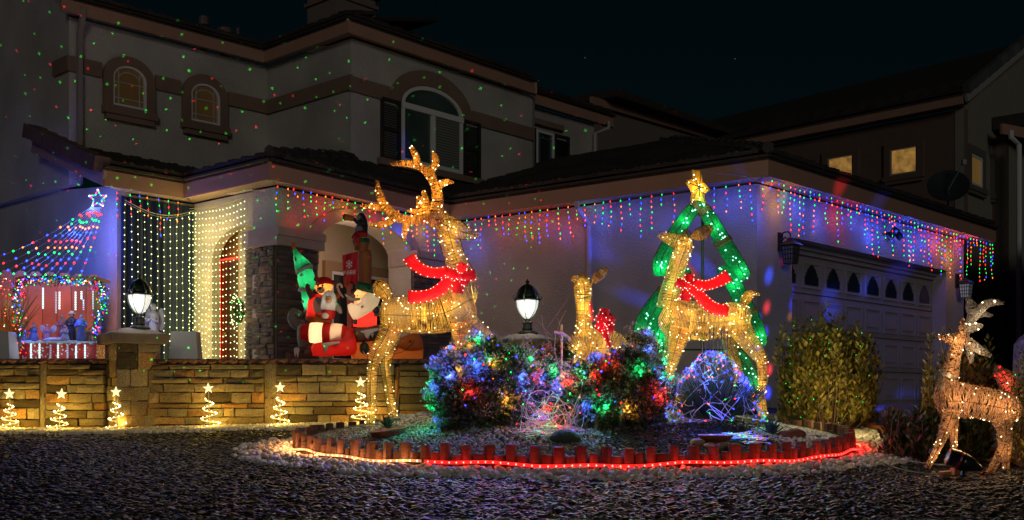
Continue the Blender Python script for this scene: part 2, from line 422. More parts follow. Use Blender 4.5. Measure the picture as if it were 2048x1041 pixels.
def put_stone(meshes, parent, c, X, N, sx, sd, sz, name='stone'):
    o = bpy.data.objects.new(name, R.choice(meshes)); COL.objects.link(o); o.parent = parent
    sgn = R.choice((1, -1))
    M = Matrix((X * sx, N * sd, UZ * sz)).transposed().to_4x4()
    if sgn < 0: M = M @ Matrix.Diagonal((1, 1, 1, 1)).to_4x4()
    o.matrix_basis = Matrix.Translation(Vector(c) - ori(parent)) @ M; return o
def face_rows(parent, p0, X, N, L, z0, z1, hr, lr, meshes, proud=.05, gap=.008):
    z = z0
    while z < z1 - .02:
        h = R.uniform(*hr);
        if z1 - (z + h) < hr[0] * .8: h = z1 - z
        s = 0
        while s < L - .01:
            l = R.uniform(*lr) * (1.2 if h < (hr[0] + hr[1]) / 2 else .9)
            if L - (s + l) < lr[0] * .7: l = L - s
            pr = proud * R.uniform(.7, 1.25)
            put_stone(meshes, parent, p0 + X * (s + l / 2) - N * (pr / 2 - .01) + UZ * (z + h / 2), X, N, l - gap, pr + .02, h - gap)
            s += l
        z += h
for (pp, XX, NN, LL, z1) in ((W2 + X23 * .0, X23, N23, a0, 1.935), (W2 - X12 * .62, X12, N12, .62, 1.935), (W2 + X23 * a1, X23, N23, L23 - a1, 1.935)):
    cap = thing('stone_facing', '', '', pp + UZ * FLOOR); del cap['label']; del cap['category']; cap.parent = house; cap.location = pp + UZ * FLOOR - house.location
    bk = MB(); bk.box(pp + XX * LL / 2 - NN * .012 + UZ * ((FLOOR + z1) / 2), (LL - .004, .02, z1 - FLOOR - .004), (XX, NN, UZ)); bk.build('mortar', MORTAR, cap)
    face_rows(cap, pp, XX, NN, LL, .10, z1, (.045, .105), (.10, .27), LST, .06)
# porch interior: back wall, left wall, ceiling, window
pb0 = W2 + N23 * .98 + X23 * .30
mb = MB(); mb.box(pb0 - N23 * .28 + UZ * 1.3, (.06, .56, 2.94), (X23, N23, UZ)); mb.build('porch_wall', STUCCO, house)
PORCH = mat('porch_wall', (.46, .38, .28), .9, bump=.3, bscale=50, var=.06)
mb = MB(); mb.prism([[(0, FLOOR), (3.3, FLOOR), (3.3, EZ + .1), (0, EZ + .1)]], pb0, X23, UZ, N23, 0, .1); mb.build('porch_wall', PORCH, house)
wx0 = s_at(pb0, X23, 652); wx1 = s_at(pb0, X23, 772)
def window(p0, X, N, x0, x1, z0, z1, fw=.05, glass=GLASS_D, fm=WHITE, mull=(), bars=(), proud=.05, arch=0., parent=house, trim=0., trim_m=STUCCO_D, glass_in=.0, bm=None):
    w = MB()
    lo = [(x0, z0), (x1, z0), (x1, z1), (x0, z1)] if not arch else arch_loop(x0, x1, z0, z1, arch, 14)
    li = [(x0 + fw, z0 + fw), (x1 - fw, z0 + fw), (x1 - fw, z1 - fw), (x0 + fw, z1 - fw)] if not arch else arch_loop(x0 + fw, x1 - fw, z0 + fw, z1, arch - fw, 14)
    w.prism([lo, li], p0, X, UZ, N, -proud, -.004); wo = w.build('window', fm, parent)
    g = MB(); g.prism([li], p0, X, UZ, N, -.016, -.006); g.build('pane', glass, wo)
    if mull or bars:
        b = MB()
        for (ax, az, bx, bz, t) in list(mull) + list(bars):
            b.beam(p0 + X * ax + UZ * az - N * (proud * .6), p0 + X * bx + UZ * bz - N * (proud * .6), t * 1.2, t, up=N)
        b.build('mullion', bm or fm, wo)
    if trim:
        t = MB(); to = [(x0 - trim, z0 - .02), (x1 + trim, z0 - .02), (x1 + trim, z1 + trim), (x0 - trim, z1 + trim)] if not arch else arch_loop(x0 - trim, x1 + trim, z0 - .02, z1, arch + trim, 14)
        t.prism([to, [(a + (0.001 if a < (x0 + x1) / 2 else -.001), b) for a, b in lo]], p0, X, UZ, N, -proud - .02, -.003); t.build('surround', trim_m, wo)
        s_ = MB(); c = (x0 + x1) / 2
        s_.box(p0 + X * c + UZ * (z0 - .08) - N * .06, (x1 - x0 + 2 * trim + .03, .12, .11), (X, N, UZ)); s_.box(p0 + X * c + UZ * (z0 - .175) - N * .045, (x1 - x0 + 2 * trim - .05, .09, .08), (X, N, UZ)); s_.build('sill', trim_m, wo)
    return wo
window(pb0, X23, N23, wx0 + .06, wx1 - .02, .5, 1.86, .05, GLASS_D, WHITE, mull=(((wx0 + wx1) / 2, .5, (wx0 + wx1) / 2, 1.86, .04),), trim=.14, trim_m=mat('porch_window_trim', (.30, .19, .11), .8))
mb = MB(); mb.prism([[(-.0, .46), (L23, .46), (L23, 1.0), (-.0, 1.0)]], W2, X23, N23, UZ, EZ + .02, EZ + .06); mb.build('porch_ceiling', PORCH, house)
# garage left wall with base course, downpipe
wall(W3, W4, FLOOR - .25, EZ, .2)
mb = MB(); mb.prism([[(0, -.45), (L34 + .0, -.45), (L34 + .0, .90), (0, .90)]], W3, X34, UZ, N34, -.04, .0); mb.build('base_course', STUCCO, house)
dp = s_at(W3, X34, 1183)
def downpipe(p, ztop, zbot, N, X, back=.3, m=WHITE, r=.04, parent=house):
    mb = MB(); q = Vector(p) - N * .06
    mb.tube([q - N * back + UZ * ztop, q - N * back + UZ * (ztop - .08), q + UZ * (ztop - .30), q + UZ * zbot], r, 8); return mb.build('downpipe', m, parent)
downpipe(W3 + X34 * dp, EZ, -.4, N34, X34, m=mat('wall_colour_pipe', (.48, .44, .42), .6))
# garage front wall with door opening
gx0 = s_at(W4, X45, 1584); gx1 = s_at(W4, X45, 1892)
wall(W4, W5, FLOOR - .25, EZ, .24, [[(gx0, FLOOR - .249), (gx1, FLOOR - .249), (gx1, 2.09), (gx0, 2.09)]])
n_ = 14; c_ = (gx0 + gx1) / 2; top_ = [(gx1 + .02 - (gx1 - gx0 + .1) * i / n_, 2.12 + .30 * math.sin(math.pi * i / n_) ** .7) for i in range(n_ + 1)]
mb = MB(); mb.prism([[(gx0 - .08, 2.10), (gx1 + .02, 2.10)] + top_], W4, X45, UZ, N45, -.035, -.003); mb.build('door_head_panel', STUCCO, house)
gdo = thing('garage_door', '', '', W4 + X45 * c_ + UZ * FLOOR); del gdo['label']; del gdo['category']; gdo.parent = house; gdo.location = W4 + X45 * c_ + UZ * FLOOR - house.location
gp = W4 + N45 * .24
mb = MB(); mb.prism([[(gx0 - .1, FLOOR - .2), (gx1 + .1, FLOOR - .2), (gx1 + .1, 2.2), (gx0 - .1, 2.2)]], gp, X45, UZ, N45, .004, .06); mb.build('door_slab', DOORP, gdo)
# head moulding inside the opening
for dz, dd in ((2.02, .10), (1.96, .05)):
    mb = MB(); mb.prism([[(gx0, dz), (gx1, dz), (gx1, 2.088), (gx0, 2.088)]], gp, X45, UZ, N45, -dd, 0 if dd > .06 else -.001); mb.build('head_moulding', DOORP, gdo)
cw = (gx1 - gx0) / 8; rh = (1.96 - FLOOR) / 4
WINM = mat('door_window_frame', (.40, .36, .35), .5)
for r_ in range(4):
    zb = FLOOR + r_ * rh
    sl = MB(); sl.prism([[(gx0 + .002, zb - .006), (gx1 - .002, zb - .006), (gx1 - .002, zb + .006), (gx0 + .002, zb + .006)]], gp, X45, UZ, N45, -.004, .003); sl.build('section_joint', mat('joint', (.05, .045, .045), .8), gdo)
    for k in range(8):
        x0 = gx0 + k * cw + .06; x1 = x0 + cw - .12; z0 = zb + .08; z1 = zb + rh - .08
        pn = MB(); lo = [(x0, z0), (x1, z0), (x1, z1), (x0, z1)]; i_ = .03; li = [(x0 + i_, z0 + i_), (x1 - i_, z0 + i_), (x1 - i_, z1 - i_), (x0 + i_, z1 - i_)]
        pn.prism([lo, li], gp, X45, UZ, N45, -.016, .002)
        if r_ < 3:
            i_ = .075; pf = MB(); pf.prism([[(x0 + i_, z0 + i_), (x1 - i_, z0 + i_), (x1 - i_, z1 - i_), (x0 + i_, z1 - i_)]], gp, X45, UZ, N45, -.012, .002); pf.build('panel_field', DOORP2, gdo)
        po = pn.build('door_panel', DOORP2, gdo)
        if r_ == 3:
            c = (x0 + x1) / 2; hw = .19; zb2 = z0 + .05; zt = z1 - .035
            H = zt - zb2
            ol = [(-1, 0), (1, 0), (1, .42), (.82, .45), (.80, .60), (.62, .66), (.58, .78), (.36, .84), (.26, .94), (0, 1), (-.26, .94), (-.36, .84), (-.58, .78), (-.62, .66), (-.80, .60), (-.82, .45), (-1, .42)]
            wv = MB(); wv.prism([[(c + a * hw, zb2 + b * H) for a, b in ol]], gp, X45, UZ, N45, -.014, .001); wv.build('window_pane', GLASS_D, gdo)
# ---- eaves: fascia, soffit
def fascia(pts, z0, h, m=FASCIA, parent=house, inset=.5, sof=True, offs=None, edge=True):
    for i in range(len(pts) - 1):
        a, b = pts[i], pts[i + 1]; X, N = frame_of(a, b)
        mb = MB(); L = (b - a).length
        mb.prism([[(0, z0), (L, z0), (L, z0 + h), (0, z0 + h)]], a, X, UZ, N, 0, .04); mb.build('fascia', m, parent)
        if edge:
            e = MB(); e.prism([[(-.02, z0 + h + .003), (L + .02, z0 + h + .003), (L + .02, z0 + h + .035), (-.02, z0 + h + .035)]], a, X, UZ, N, -.05, .1); e.build('drip_edge', ROOF, parent)
    if sof and offs is not None:
        for i in range(len(pts) - 1):
            a, b = pts[i], pts[i + 1]; X, N = frame_of(a, b)
            mb = MB(); n = mb.av([a + UZ * (z0 + .03) + N * .04, b + UZ * (z0 + .03) + N * .04, b + offs + UZ * (z0 + .03), a + offs + UZ * (z0 + .03), a + UZ * (z0 + .05) + N * .04, b + UZ * (z0 + .05) + N * .04, b + offs + UZ * (z0 + .05), a + offs + UZ * (z0 + .05)])
            mb.af([(n, n + 1, n + 2, n + 3), (n + 7, n + 6, n + 5, n + 4), (n, n + 4, n + 5, n + 1), (n + 1, n + 5, n + 6, n + 2), (n + 2, n + 6, n + 7, n + 3), (n + 3, n + 7, n + 4, n)])
            mb.build('soffit', SOFFIT, parent)
fascia([F0, F1, F2, F3, F4, F5], EZ, FH, offs=OFS * 1.05)
# ---- tiled roof planes: each tile its own object
TILEM = MB(); TILEM.prism([[(0, 0), (1, 0), (1, .05), (.86, .075), (.72, .05), (.28, .05), (.14, .075), (0, .05)]], (0, 0, 0), Vector((1, 0, 0)), Vector((0, 0, 1)), Vector((0, 1, 0)), 0, 1)
me_t = TILEM.build('roof_tile', ROOF); me_tile = me_t.data; bpy.data.objects.remove(me_t)
def roof_plane(name, a, b, ta, tb, w=.30, exp=.34, m=ROOF, parent=house, max_rows=99, tiles=True, smooth_below=True):
    """a-b the eave, ta-tb the top edge (3D points); slab plus rows of tiles"""
    root = MB(); n = root.av([a, b, tb, ta] + [p - UZ * .06 for p in (a, b, tb, ta)])
    root.af([(n, n + 1, n + 2, n + 3), (n + 7, n + 6, n + 5, n + 4), (n, n + 4, n + 5, n + 1), (n + 1, n + 5, n + 6, n + 2), (n + 2, n + 6, n + 7, n + 3), (n + 3, n + 7, n + 4, n)])
    ro = root.build(name, m, parent)
    if not tiles: return ro
    X = (b - a).normalized(); up = (ta - a) - X * (ta - a).dot(X); up2 = (tb - b) - X * (tb - b).dot(X)
    Hh = (up if up.length > up2.length else up2); Hn = Hh.normalized(); Nn = X.cross(Hn)
    if Nn.z < 0: Nn = -Nn
    Ht = Hh.length; L = (b - a).length
    ka = (ta - a).dot(X) / max((ta - a).dot(Hn), .01); kb_ = (tb - b).dot(X) / max((tb - b).dot(Hn), .01)
    j = 0
    while j * exp < Ht - .05 and j < max_rows:
        y = j * exp; s0 = ka * (y + .1); s1 = L + kb_ * (y + .1); s = s0 + (.0 if j % 2 == 0 else -.15)
        while s < s1 - .06:
            ss = max(s, s0); w_ = min(s + w, s1) - ss
            if w_ > .05:
                o = bpy.data.objects.new('roof_tile', me_tile); COL.objects.link(o); o.parent = ro
                M = Matrix((X * (w_ * .985), (Hn * exp * 1.12 - Nn * .03), Nn * .9)).transposed().to_4x4()
                l = a + X * ss + Hn * y + Nn * (.035 + R.uniform(0, .006)); o.matrix_basis = Matrix.Translation(l - ori(ro)) @ M
            s += w
        j += 1
    return ro
RZ = EZ + FH + .03
def at(p, z): return Vector((p.x, p.y, z))
# upper storey plan
UO = V2(-.0, .26)
UF0 = V2(-6.2, 14.7); UF1 = V2(-3.95, 17.0); UF2 = V2(-2.39, 15.6); UF3 = V2(.36, 18.7); UF3b = UF3 + v * .5; UF4 = V2(1.606, 20.68) - V2(0, .0)
UF3b = V2(-.14, 18.85)
U0, U1, U2, U3, U4 = [p + UO for p in (UF0, UF1, UF2, UF3, UF4)]; U3b = UF3b + UO
EU = 5.29
roof_plane('roof', at(F0 - X01 * .0, RZ), at(F1, RZ), at(U0 - v * .0 + V2(-.0, .1), 3.44), at(U1, 3.44))
roof_plane('roof', at(F1, RZ), at(F2, RZ), at(U1, 3.44), at(U2 + V2(0, .05), 3.44))
roof_plane('roof', at(F2, RZ), at(F3, RZ), at(U2 + V2(0, .05), 3.46), at(P(960, 372, 17.9), 3.50))
apex = Vector((P(1343, 291, 18.4).x, 18.4, 4.30))
ib = at(P(1000, 366, 18.6), 3.70)
roof_plane('roof', at(F3, RZ), at(F4, RZ), ib, apex, exp=.36, w=.34)
roof_plane('roof', at(F4, RZ), at(F5, RZ), apex, apex + X45 * .6, exp=.36, w=.34)
# hip tiles
hp0 = at(F4, RZ); hp1 = apex
for (A_, B_) in ((at(F4, RZ + .06), apex + UZ * .08), (at(F2, RZ + .06), at(U2 + V2(.0, .0), 3.52))):
    n_ = int((B_ - A_).length / .33)
    for i in range(n_):
        q0 = A_.lerp(B_, i / n_); q1 = A_.lerp(B_, (i + 1.15) / n_)
        mb = MB(); mb.tube([q0 + UZ * .03, q1], [.075, .065], 7); mb.build('ridge_tile', ROOF, house)
# rake of the low gable at the left
rk0 = at(F0, EZ); rk1 = P(67, 300, 15.25)
rdir = (rk1 - rk0); 
mb = MB(); mb.beam(rk0 + UZ * .10, rk1 + UZ * .06, .05, .2); mb.build('barge_board', mat('barge', (.30, .19, .19), .7), house)
n_ = 7
for i in range(n_):
    q0 = rk0.lerp(rk1, i / n_); q1 = rk0.lerp(rk1, (i + 1.1) / n_)
    mb = MB(); mb.beam(q0 + UZ * .27 - X01 * .04 , q1 + UZ * .25 - X01 * .04, .20, .20); mb.build('rake_tile', ROOF_R, house)
# ---- upper walls
USW = U0 + v * 5
wall(USW, U0, 2.95, EU, .2, top=[(5, EU), (0, EU + 3.6)])
wall(U0, U1, 3.2, EU); wall(U1, U2, 3.2, EU); wall(U2, U3, 3.2, EU); wall(U3b, U4, 3.4, EU)
mb = MB(); mb.prism([[(0, 3.3), ((U3b - U3).length, 3.3), ((U3b - U3).length, EU), (0, EU)]], U3, (U3b - U3).normalized(), UZ, UZ.cross((U3b - U3).normalized()), -.15, 0); mb.build('wall', STUCCO, house)
fascia([UF0, UF1, UF2, UF3 + X23 * .12], EU, .20, offs=UO)
fascia([UF3b + V2(-.2, -.25), UF4 + u * .6], EU, .2, offs=UO)
mb = MB(); mb.beam(at(UF3, EU + .1) + u * .12, at(UF3b, EU + .1), .04, .2); mb.build('fascia', FASCIA, house)
def belt(p0, p1, z0, z1, d=.045, s0=0., s1=None, parent=house):
    X, N = frame_of(p0, p1); L = (p1 - p0).length; s1 = L if s1 is None else s1
    mb = MB(); mb.prism([[(s0, z0), (s1, z0), (s1, z1), (s0, z1)]], p0, X, UZ, N, -d, -.002); return mb.build('belt_course', STUCCO_D, parent)
XU, NU = frame_of(U0, U1); XT, NT = frame_of(U2, U3); XR, NR = frame_of(U3b, U4)
def spx(p0, X, px): return s_at(p0, X, px)
# windows of the left wing
w1 = (spx(U0, XU, 222), spx(U0, XU, 290)); w2 = (spx(U0, XU, 378), spx(U0, XU, 437)); LU = (U1 - U0).length
belt(U0, U1, 4.53, 4.74, s0=-.04, s1=w1[0] - .15); belt(U0, U1, 4.53, 4.74, s0=w1[1] + .15, s1=w2[0] - .15); belt(U0, U1, 4.53, 4.74, s0=w2[1] + .15, s1=LU)
belt(U1, U2, 4.52, 4.74, s1=(U2 - U1).length + .045)
belt(U0 + v * .42, U0, 4.53, 4.74)
for (x0, x1) in (w1, w2):
    z0, z1 = 4.17, 4.58; mu = []
    mu += [(x0, z0 + .12, x1, z0 + .12, .012), (x0, z1 - .06, x1, z1 - .06, .012), (x0 + .1, z0, x0 + .1, z1 + .1, .012), (x1 - .1, z0, x1 - .1, z1 + .1, .012)]
    cc = (x0 + x1) / 2; hw = (x1 - x0) / 2 - .1
    pts = [(cc + hw * math.cos(math.pi * i / 6), z1 + .0 + .10 * math.sin(math.pi * i / 6)) for i in range(7)]
    mu += [(pts[i][0], pts[i][1], pts[i + 1][0], pts[i + 1][1], .012) for i in range(6)]
    window(U0, XU, NU, x0, x1, z0, z1, .035, GLASS_W, WHITE, mull=mu, arch=.20, trim=.13, bm=mat('grille', (.5, .5, .45), .5))
# big arched window of the tower front
x0, x1 = spx(U2, XT, 800), spx(U2, XT, 922); xm = (x0 + x1) / 2
LT = (U3 - U2).length
belt(U2, U3, 4.50, 4.72, s0=-.045, s1=x0 - .24); belt(U2, U3, 4.50, 4.72, s0=x1 + .24, s1=LT)
wo = window(U2, XT, NT, x0, x1, 3.62, 4.54, .06, GLASS_V, WHITE, mull=((x0, 4.50, x1, 4.50, .075), (xm, 3.62, xm, 4.5, .06)), arch=.36)
arch_band(U2, XT, NT, x0 - .01, x1 + .01, 4.54, .37, .22, .05, STUCCO_D, parent=wo, name='surround', w2=.24)
k = 0; z = 3.70
while z < 4.44:
    b = MB(); b.box(U2 + XT * ((xm + x1) / 2 - .01) - NT * .024 + UZ * z, ((x1 - x0) / 2 - .10, .006, .03), (XT, NT, UZ)); b.build('blind_slat', BLIND, wo); z += .043
mb = MB(); mb.box(U2 + XT * xm - NT * .05 + UZ * 3.55, (x1 - x0 + .95, .10, .10), (XT, NT, UZ)); mb.build('sill', STUCCO_D, wo)
def shutter(p0, X, N, x0, x1, z0, z1, parent=house):
    so_ = MB(); lo = [(x0, z0), (x1, z0), (x1, z1), (x0, z1)]; i_ = .045; zm = (z0 + z1) / 2
    so_.prism([lo, [(x0 + i_, z0 + i_), (x1 - i_, z0 + i_), (x1 - i_, zm - .02), (x0 + i_, zm - .02)], [(x0 + i_, zm + .02), (x1 - i_, zm + .02), (x1 - i_, z1 - i_), (x0 + i_, z1 - i_)]], p0, X, UZ, N, -.05, -.003)
    s = so_.build('shutter', SHUT, parent); lv = MB(); z = z0 + .08
    while z < z1 - .06:
        lv.box(p0 + X * ((x0 + x1) / 2) - N * .028 + UZ * z, (x1 - x0 - .09, .03, .008), (X, (N + UZ * .6).normalized(), (UZ - N * .6).normalized())); z += .035
    lv.build('louvre', SHUT, s, kind='stuff')
shutter(U2, XT, NT, spx(U2, XT, 760), x0 - .02, 3.60, 4.54); shutter(U2, XT, NT, x1 + .02, spx(U2, XT, 958), 3.60, 4.54)
# small window of the set-back bay
x0, x1 = spx(U3b, XR, 1070), spx(U3b, XR, 1105); xm = (x0 + x1) / 2
window(U3b, XR, NR, x0, x1, 4.10, 4.88, .04, GLASS_D, WHITE, mull=((x0 + .1, 4.1, x0 + .1, 4.88, .012), (x1 - .1, 4.1, x1 - .1, 4.88, .012), (x0, 4.25, x1, 4.25, .012), (x0, 4.75, x1, 4.75, .012)), bm=mat('grille2', (.12, .14, .17), .5))
shutter(U3b, XR, NR, spx(U3b, XR, 1040), x0 - .02, 4.06, 4.90); shutter(U3b, XR, NR, x1 + .02, spx(U3b, XR, 1136), 4.06, 4.90)
mb = MB(); mb.box(U3b + XR * xm - NR * .05 + UZ * 5.02, (.92, .1, .10), (XR, NR, UZ)); mb.build('window_head', STUCCO_D, house)
# downpipes, corner trim
mb = MB(); q = U0 + XU * .12 - NU * .07
mb.tube([at(UF0 + XU * .3, EU + .1), at(UF0 + XU * .3, EU - .02), at(q, EU - .22) , at(q, 3.5)], .045, 4); mb.build('downpipe', mat('pipe_paint', (.30, .26, .25), .6), house)
mb = MB(); q = U4 - NR * .07 - XR * .05
mb.tube([at(UF4 + XR * .35 - NR * .06, EU + .05), at(UF4 + XR * .35 - NR * .06, EU - .08), at(q, EU - .2), at(q, 3.9)], .045, 6); mb.build('downpipe', mat('pipe_paint2', (.42, .38, .36), .6), house)
# upper roofs
RU = EU + .23
bk = 4.0
roof_plane('roof', at(UF0, RU), at(UF1, RU), at(UF0 + v * 0 + N01 * 2.6 + XU * 1.5, RU + .9), at(UF1 + N01 * 2.6, RU + .9), tiles=True, max_rows=2)
roof_plane('roof', at(UF1, RU), at(UF2, RU), at(UF1 + u * 2.4, RU + .75), at(UF2 + u * 2.4 + v * .6, RU + .75), max_rows=2)
roof_plane('roof', at(UF2, RU), at(UF3, RU), at(UF2 + u * 2.4 + v * 2.4, RU + .75), at(UF3 + v * 2.4, RU + .75), max_rows=2)
roof_plane('roof', at(UF3b + V2(-.2, -.25), RU), at(UF4 + u * .6, RU), at(UF3b + v * 2.4, RU + .75), at(UF4 + v * 2.4 - u * .9, RU + .7), max_rows=2)
# chimney, roof vents
c0 = P(683, 40, 18.6)
mb = MB(); mb.box((c0.x, c0.y, 6.35), (.86, .8, 1.4), (u, v, UZ)); ch = mb.build('chimney', mat('chimney_stucco', (.22, .17, .15), .9, bump=.4), house)
mb = MB(); mb.box((c0.x, c0.y, 6.93), (1.02, .96, .10), (u, v, UZ)); mb.box((c0.x, c0.y, 6.74), (.94, .88, .06), (u, v, UZ)); mb.build('chimney_cap', STUCCO_D, ch)
for px, py, hh, rr in ((408, 38, .3, .09), (450, 68, .35, .14), (476, 72, .4, .03)):
    p = P(px, py + 20, 18.2); mb = MB(); mb.lathe([(rr * .6, -.3), (rr * .6, hh * .5), (rr, hh * .5 + .01), (rr * .9, hh)], p - UZ * .1, 10); mb.build('roof_vent', mat('vent_metal', (.16, .12, .11), .6), house)
# rear wing behind the set-back bay
RW = mat('rear_wall', (.20, .17, .15), .9, bump=.3)
ra = P(1188, 215, 23.5); rb = P(1432, 285, 29); 
mb = MB(); n = mb.av([at(ra, 3), at(rb, 3), at(rb, rb.z), at(ra, ra.z)] + [q + V2(0, .2) for q in (at(ra, 3), at(rb, 3), at(rb, rb.z), at(ra, ra.z))])
mb.af([(n, n + 1, n + 2, n + 3), (n + 4, n + 7, n + 6, n + 5), (n, n + 4, n + 5, n + 1), (n + 3, n + 2, n + 6, n + 7), (n, n + 3, n + 7, n + 4), (n + 1, n + 5, n + 6, n + 2)])
mb.build('rear_wall', RW, house)
mb = MB(); mb.beam(ra - (rb - ra) * .02 + V2(0, -.1) + UZ * .1, rb + V2(0, -.1) + UZ * .1, .08, .17); mb.build('fascia', FASCIA, house)
mb = MB(); mb.beam(ra + UZ * .32 + V2(0, .3), rb + UZ * .26 + V2(0, .3), 1.2, .16); mb.build('roof', ROOF, house)
# ---- the neighbour's house
nb = thing('neighbour_house', 'dark neighbouring two storey house with two amber lit square windows beyond the garage', 'house', (10.15, 24, FLOOR))
NBW = mat('neighbour_brown_wall', (.165, .105, .085), .9, bump=.3, bscale=30, var=.08); NBG = mat('neighbour_gable_wall', (.26, .24, .20), .9, bump=.3, bscale=30, var=.08)
C0 = V2(10.15, 24); CL = C0 + (V2(6.25, 28.06) - C0) * 2.2; XN, NN_ = frame_of(CL, C0); EN = 6.43
wall(CL, C0, FLOOR - .3, EN, .2, m=NBW, parent=nb)
GR = C0 + u * 9; XG, NG = frame_of(C0, GR)
wall(C0, GR, FLOOR - .3, EN, .2, m=NBG, parent=nb, top=[(9, 6.5), (4.5, 9.0), (0, EN)])
fo = -NN_ * .35
mb = MB(); mb.prism([[(0, EN + .02), ((C0 - CL).length + .12, EN + .02), ((C0 - CL).length + .12, EN + .22), (0, EN + .22)]], CL + fo, XN, UZ, NN_, 0, .05); mb.build('fascia', FASCIA, nb)
mb = MB(); mb.prism([[(0, EN + .03), ((C0 - CL).length, EN + .03), ((C0 - CL).length, EN + .06), (0, EN + .06)]], CL + fo + NN_ * .05, XN, UZ, NN_, 0, .33); mb.build('soffit', SOFFIT, nb)
L_ = (C0 - CL).length
ridge0 = at(CL + NN_ * 4.6, EN + 2.4); ridge1 = at(C0 + NN_ * 4.6 , EN + 2.65)
roof_plane('roof', at(CL + fo, EN + .25), at(C0 + fo + XN * .12, EN + .25), ridge0, ridge1, parent=nb, max_rows=3, w=.4, exp=.4)
g0 = at(C0 + fo + XN * .2, EN + .12); g1 = g0 + (NN_ * 4.9) + UZ * 2.7
mb = MB(); mb.beam(g0 - NG * .0, g1, .06, .16); mb.build('barge_board', mat('barge_white', (.34, .33, .33), .6), nb)
for i in range(14):
    q0 = g0.lerp(g1, i / 14); q1 = g0.lerp(g1, (i + .96) / 14); mb = MB(); mb.beam(q0 + UZ * .20, q1 + UZ * .22, .16, .2); mb.build('rake_tile', mat('rake_dark', (.10, .105, .11), .8, objvar=.3), nb)
for a_, b_, za, zb in ((1657, 1708, 5.36, 6.0), (1782, 1836, 5.46, 6.08)):
    x0 = s_at(CL, XN, a_); x1 = s_at(CL, XN, b_); ym = (CL + XN * x0).y
    zt = (790 - (313 if a_ < 1700 else 296)) * (CL + XN * ((x0 + x1) / 2)).y / F; zb_ = (790 - (363 if a_ < 1700 else 349)) * (CL + XN * ((x0 + x1) / 2)).y / F
    window(CL, XN, NN_, x0, x1, zb_, zt, .035, GLASS_Y, mat('pink_frame', (.4, .33, .33), .5), parent=nb, trim=.15, trim_m=NBW)
for a_, b_, c_, d_ in ((1938, 1961, 312, 374), (1985, 2008, 333, 394)):
    x0 = s_at(C0, XG, a_); x1 = s_at(C0, XG, b_); ym = (C0 + XG * ((x0 + x1) / 2)).y
    window(C0, XG, NG, x0, x1, (790 - d_) * ym / F, (790 - c_) * ym / F, .06, mat('amber_blind', (.28, .17, .06), .4, emit=(.7, .38, .1), es=.10), WHITE, parent=nb, trim=.18, trim_m=mat('nb_trim', (.13, .115, .10), .9))
# right wing of the neighbour
Q0 = P(2012, 262, 25.2); Q0 = V2(Q0.x, Q0.y); Q1 = Q0 + u * 5
wall(Q0, Q1, FLOOR - .3, 6.1, .2, m=NBG, parent=nb)
wall(Q0 + v * .35, Q0, FLOOR - .3, 6.1, .2, m=NBW, parent=nb)
ql = P(2002, 258, 24.6); mb = MB(); mb.beam(ql, ql + (u - v * .35).normalized() * 4.5, .06, .24); mb.build('fascia', FASCIA, nb)
mb = MB(); mb.beam(ql + UZ * .3 + V2(.5, .4), ql + u * 5 + UZ * .45 + V2(.5, .4), 1.0, .3); mb.build('roof', ROOF, nb)
mb = MB(); q = P(2040, 300, 24.4); mb.tube([P(2022, 262, 24.4), P(2022, 275, 24.4), P(2038, 290, 24.5), at(P(2038, 290, 24.5), 0)], .06, 8); mb.build('downpipe', WHITE, nb)
# far dark wall of the neighbour's side yard, right of the garage
mb = MB(); mb.box((12.6, 23.4, 1.6), (7.5, .2, 4.2), (u, v, UZ)); mb.build('yard_wall', mat('yard_wall', (.10, .07, .07), .9, bump=.3), nb)
# ------------------------------------------------------------------ garden wall with its two pillars
WY = 12.0; XW, NW = Vector((1, 0, 0)), Vector((0, 1, 0)); WTOP = .405
def wx(px, Y=WY): return (px - CX) / F * Y
gw = thing('garden_wall', 'low hewn stone garden wall with brick coping lit amber behind the spiral light trees', 'wall', (-2, WY, -.40))
bk = MB(); bk.box((wx(-160) / 2 + wx(1010) / 2, WY + .17, (WTOP - .06 - .9) / 2 + .07), (wx(1010) - wx(-160), .26, WTOP + .75), None); bk.build('mortar', MORTAR, gw)
zb = -.50
sect = [(wx(-160), wx(84)), (wx(98), wx(213)), (wx(300), wx(531)), (wx(556), wx(790)), (wx(800), wx(1010))]
for (a, b) in sect:
    face_rows(gw, Vector((a, WY, 0)), XW, NW, b - a, zb, WTOP - .065, (.05, .13), (.13, .40), WST, .085, gap=.011)
for (a, b) in ((84, 98), (531, 556), (790, 800)):
    zz = zb
    while zz < WTOP - .1:
        h = R.uniform(.3, .55); h = min(h, WTOP - .065 - zz)
        put_stone(WST, gw, Vector(((wx(a) + wx(b)) / 2, WY - .02, zz + h / 2)), XW, NW, wx(b) - wx(a) - .006, .09, h - .006); zz += h
x = wx(-160)
while x < wx(1010):
    if not (wx(212) < x < wx(296)):
        put_stone(WSB, gw, Vector((x + .055, WY + .09, WTOP - .03)), XW, NW, .104, .34, .055, name='brick')
    x += .112
AMB = mat('cap_slab2', (.26, .22, .19), .85, bump=.5, bscale=30, var=.2)
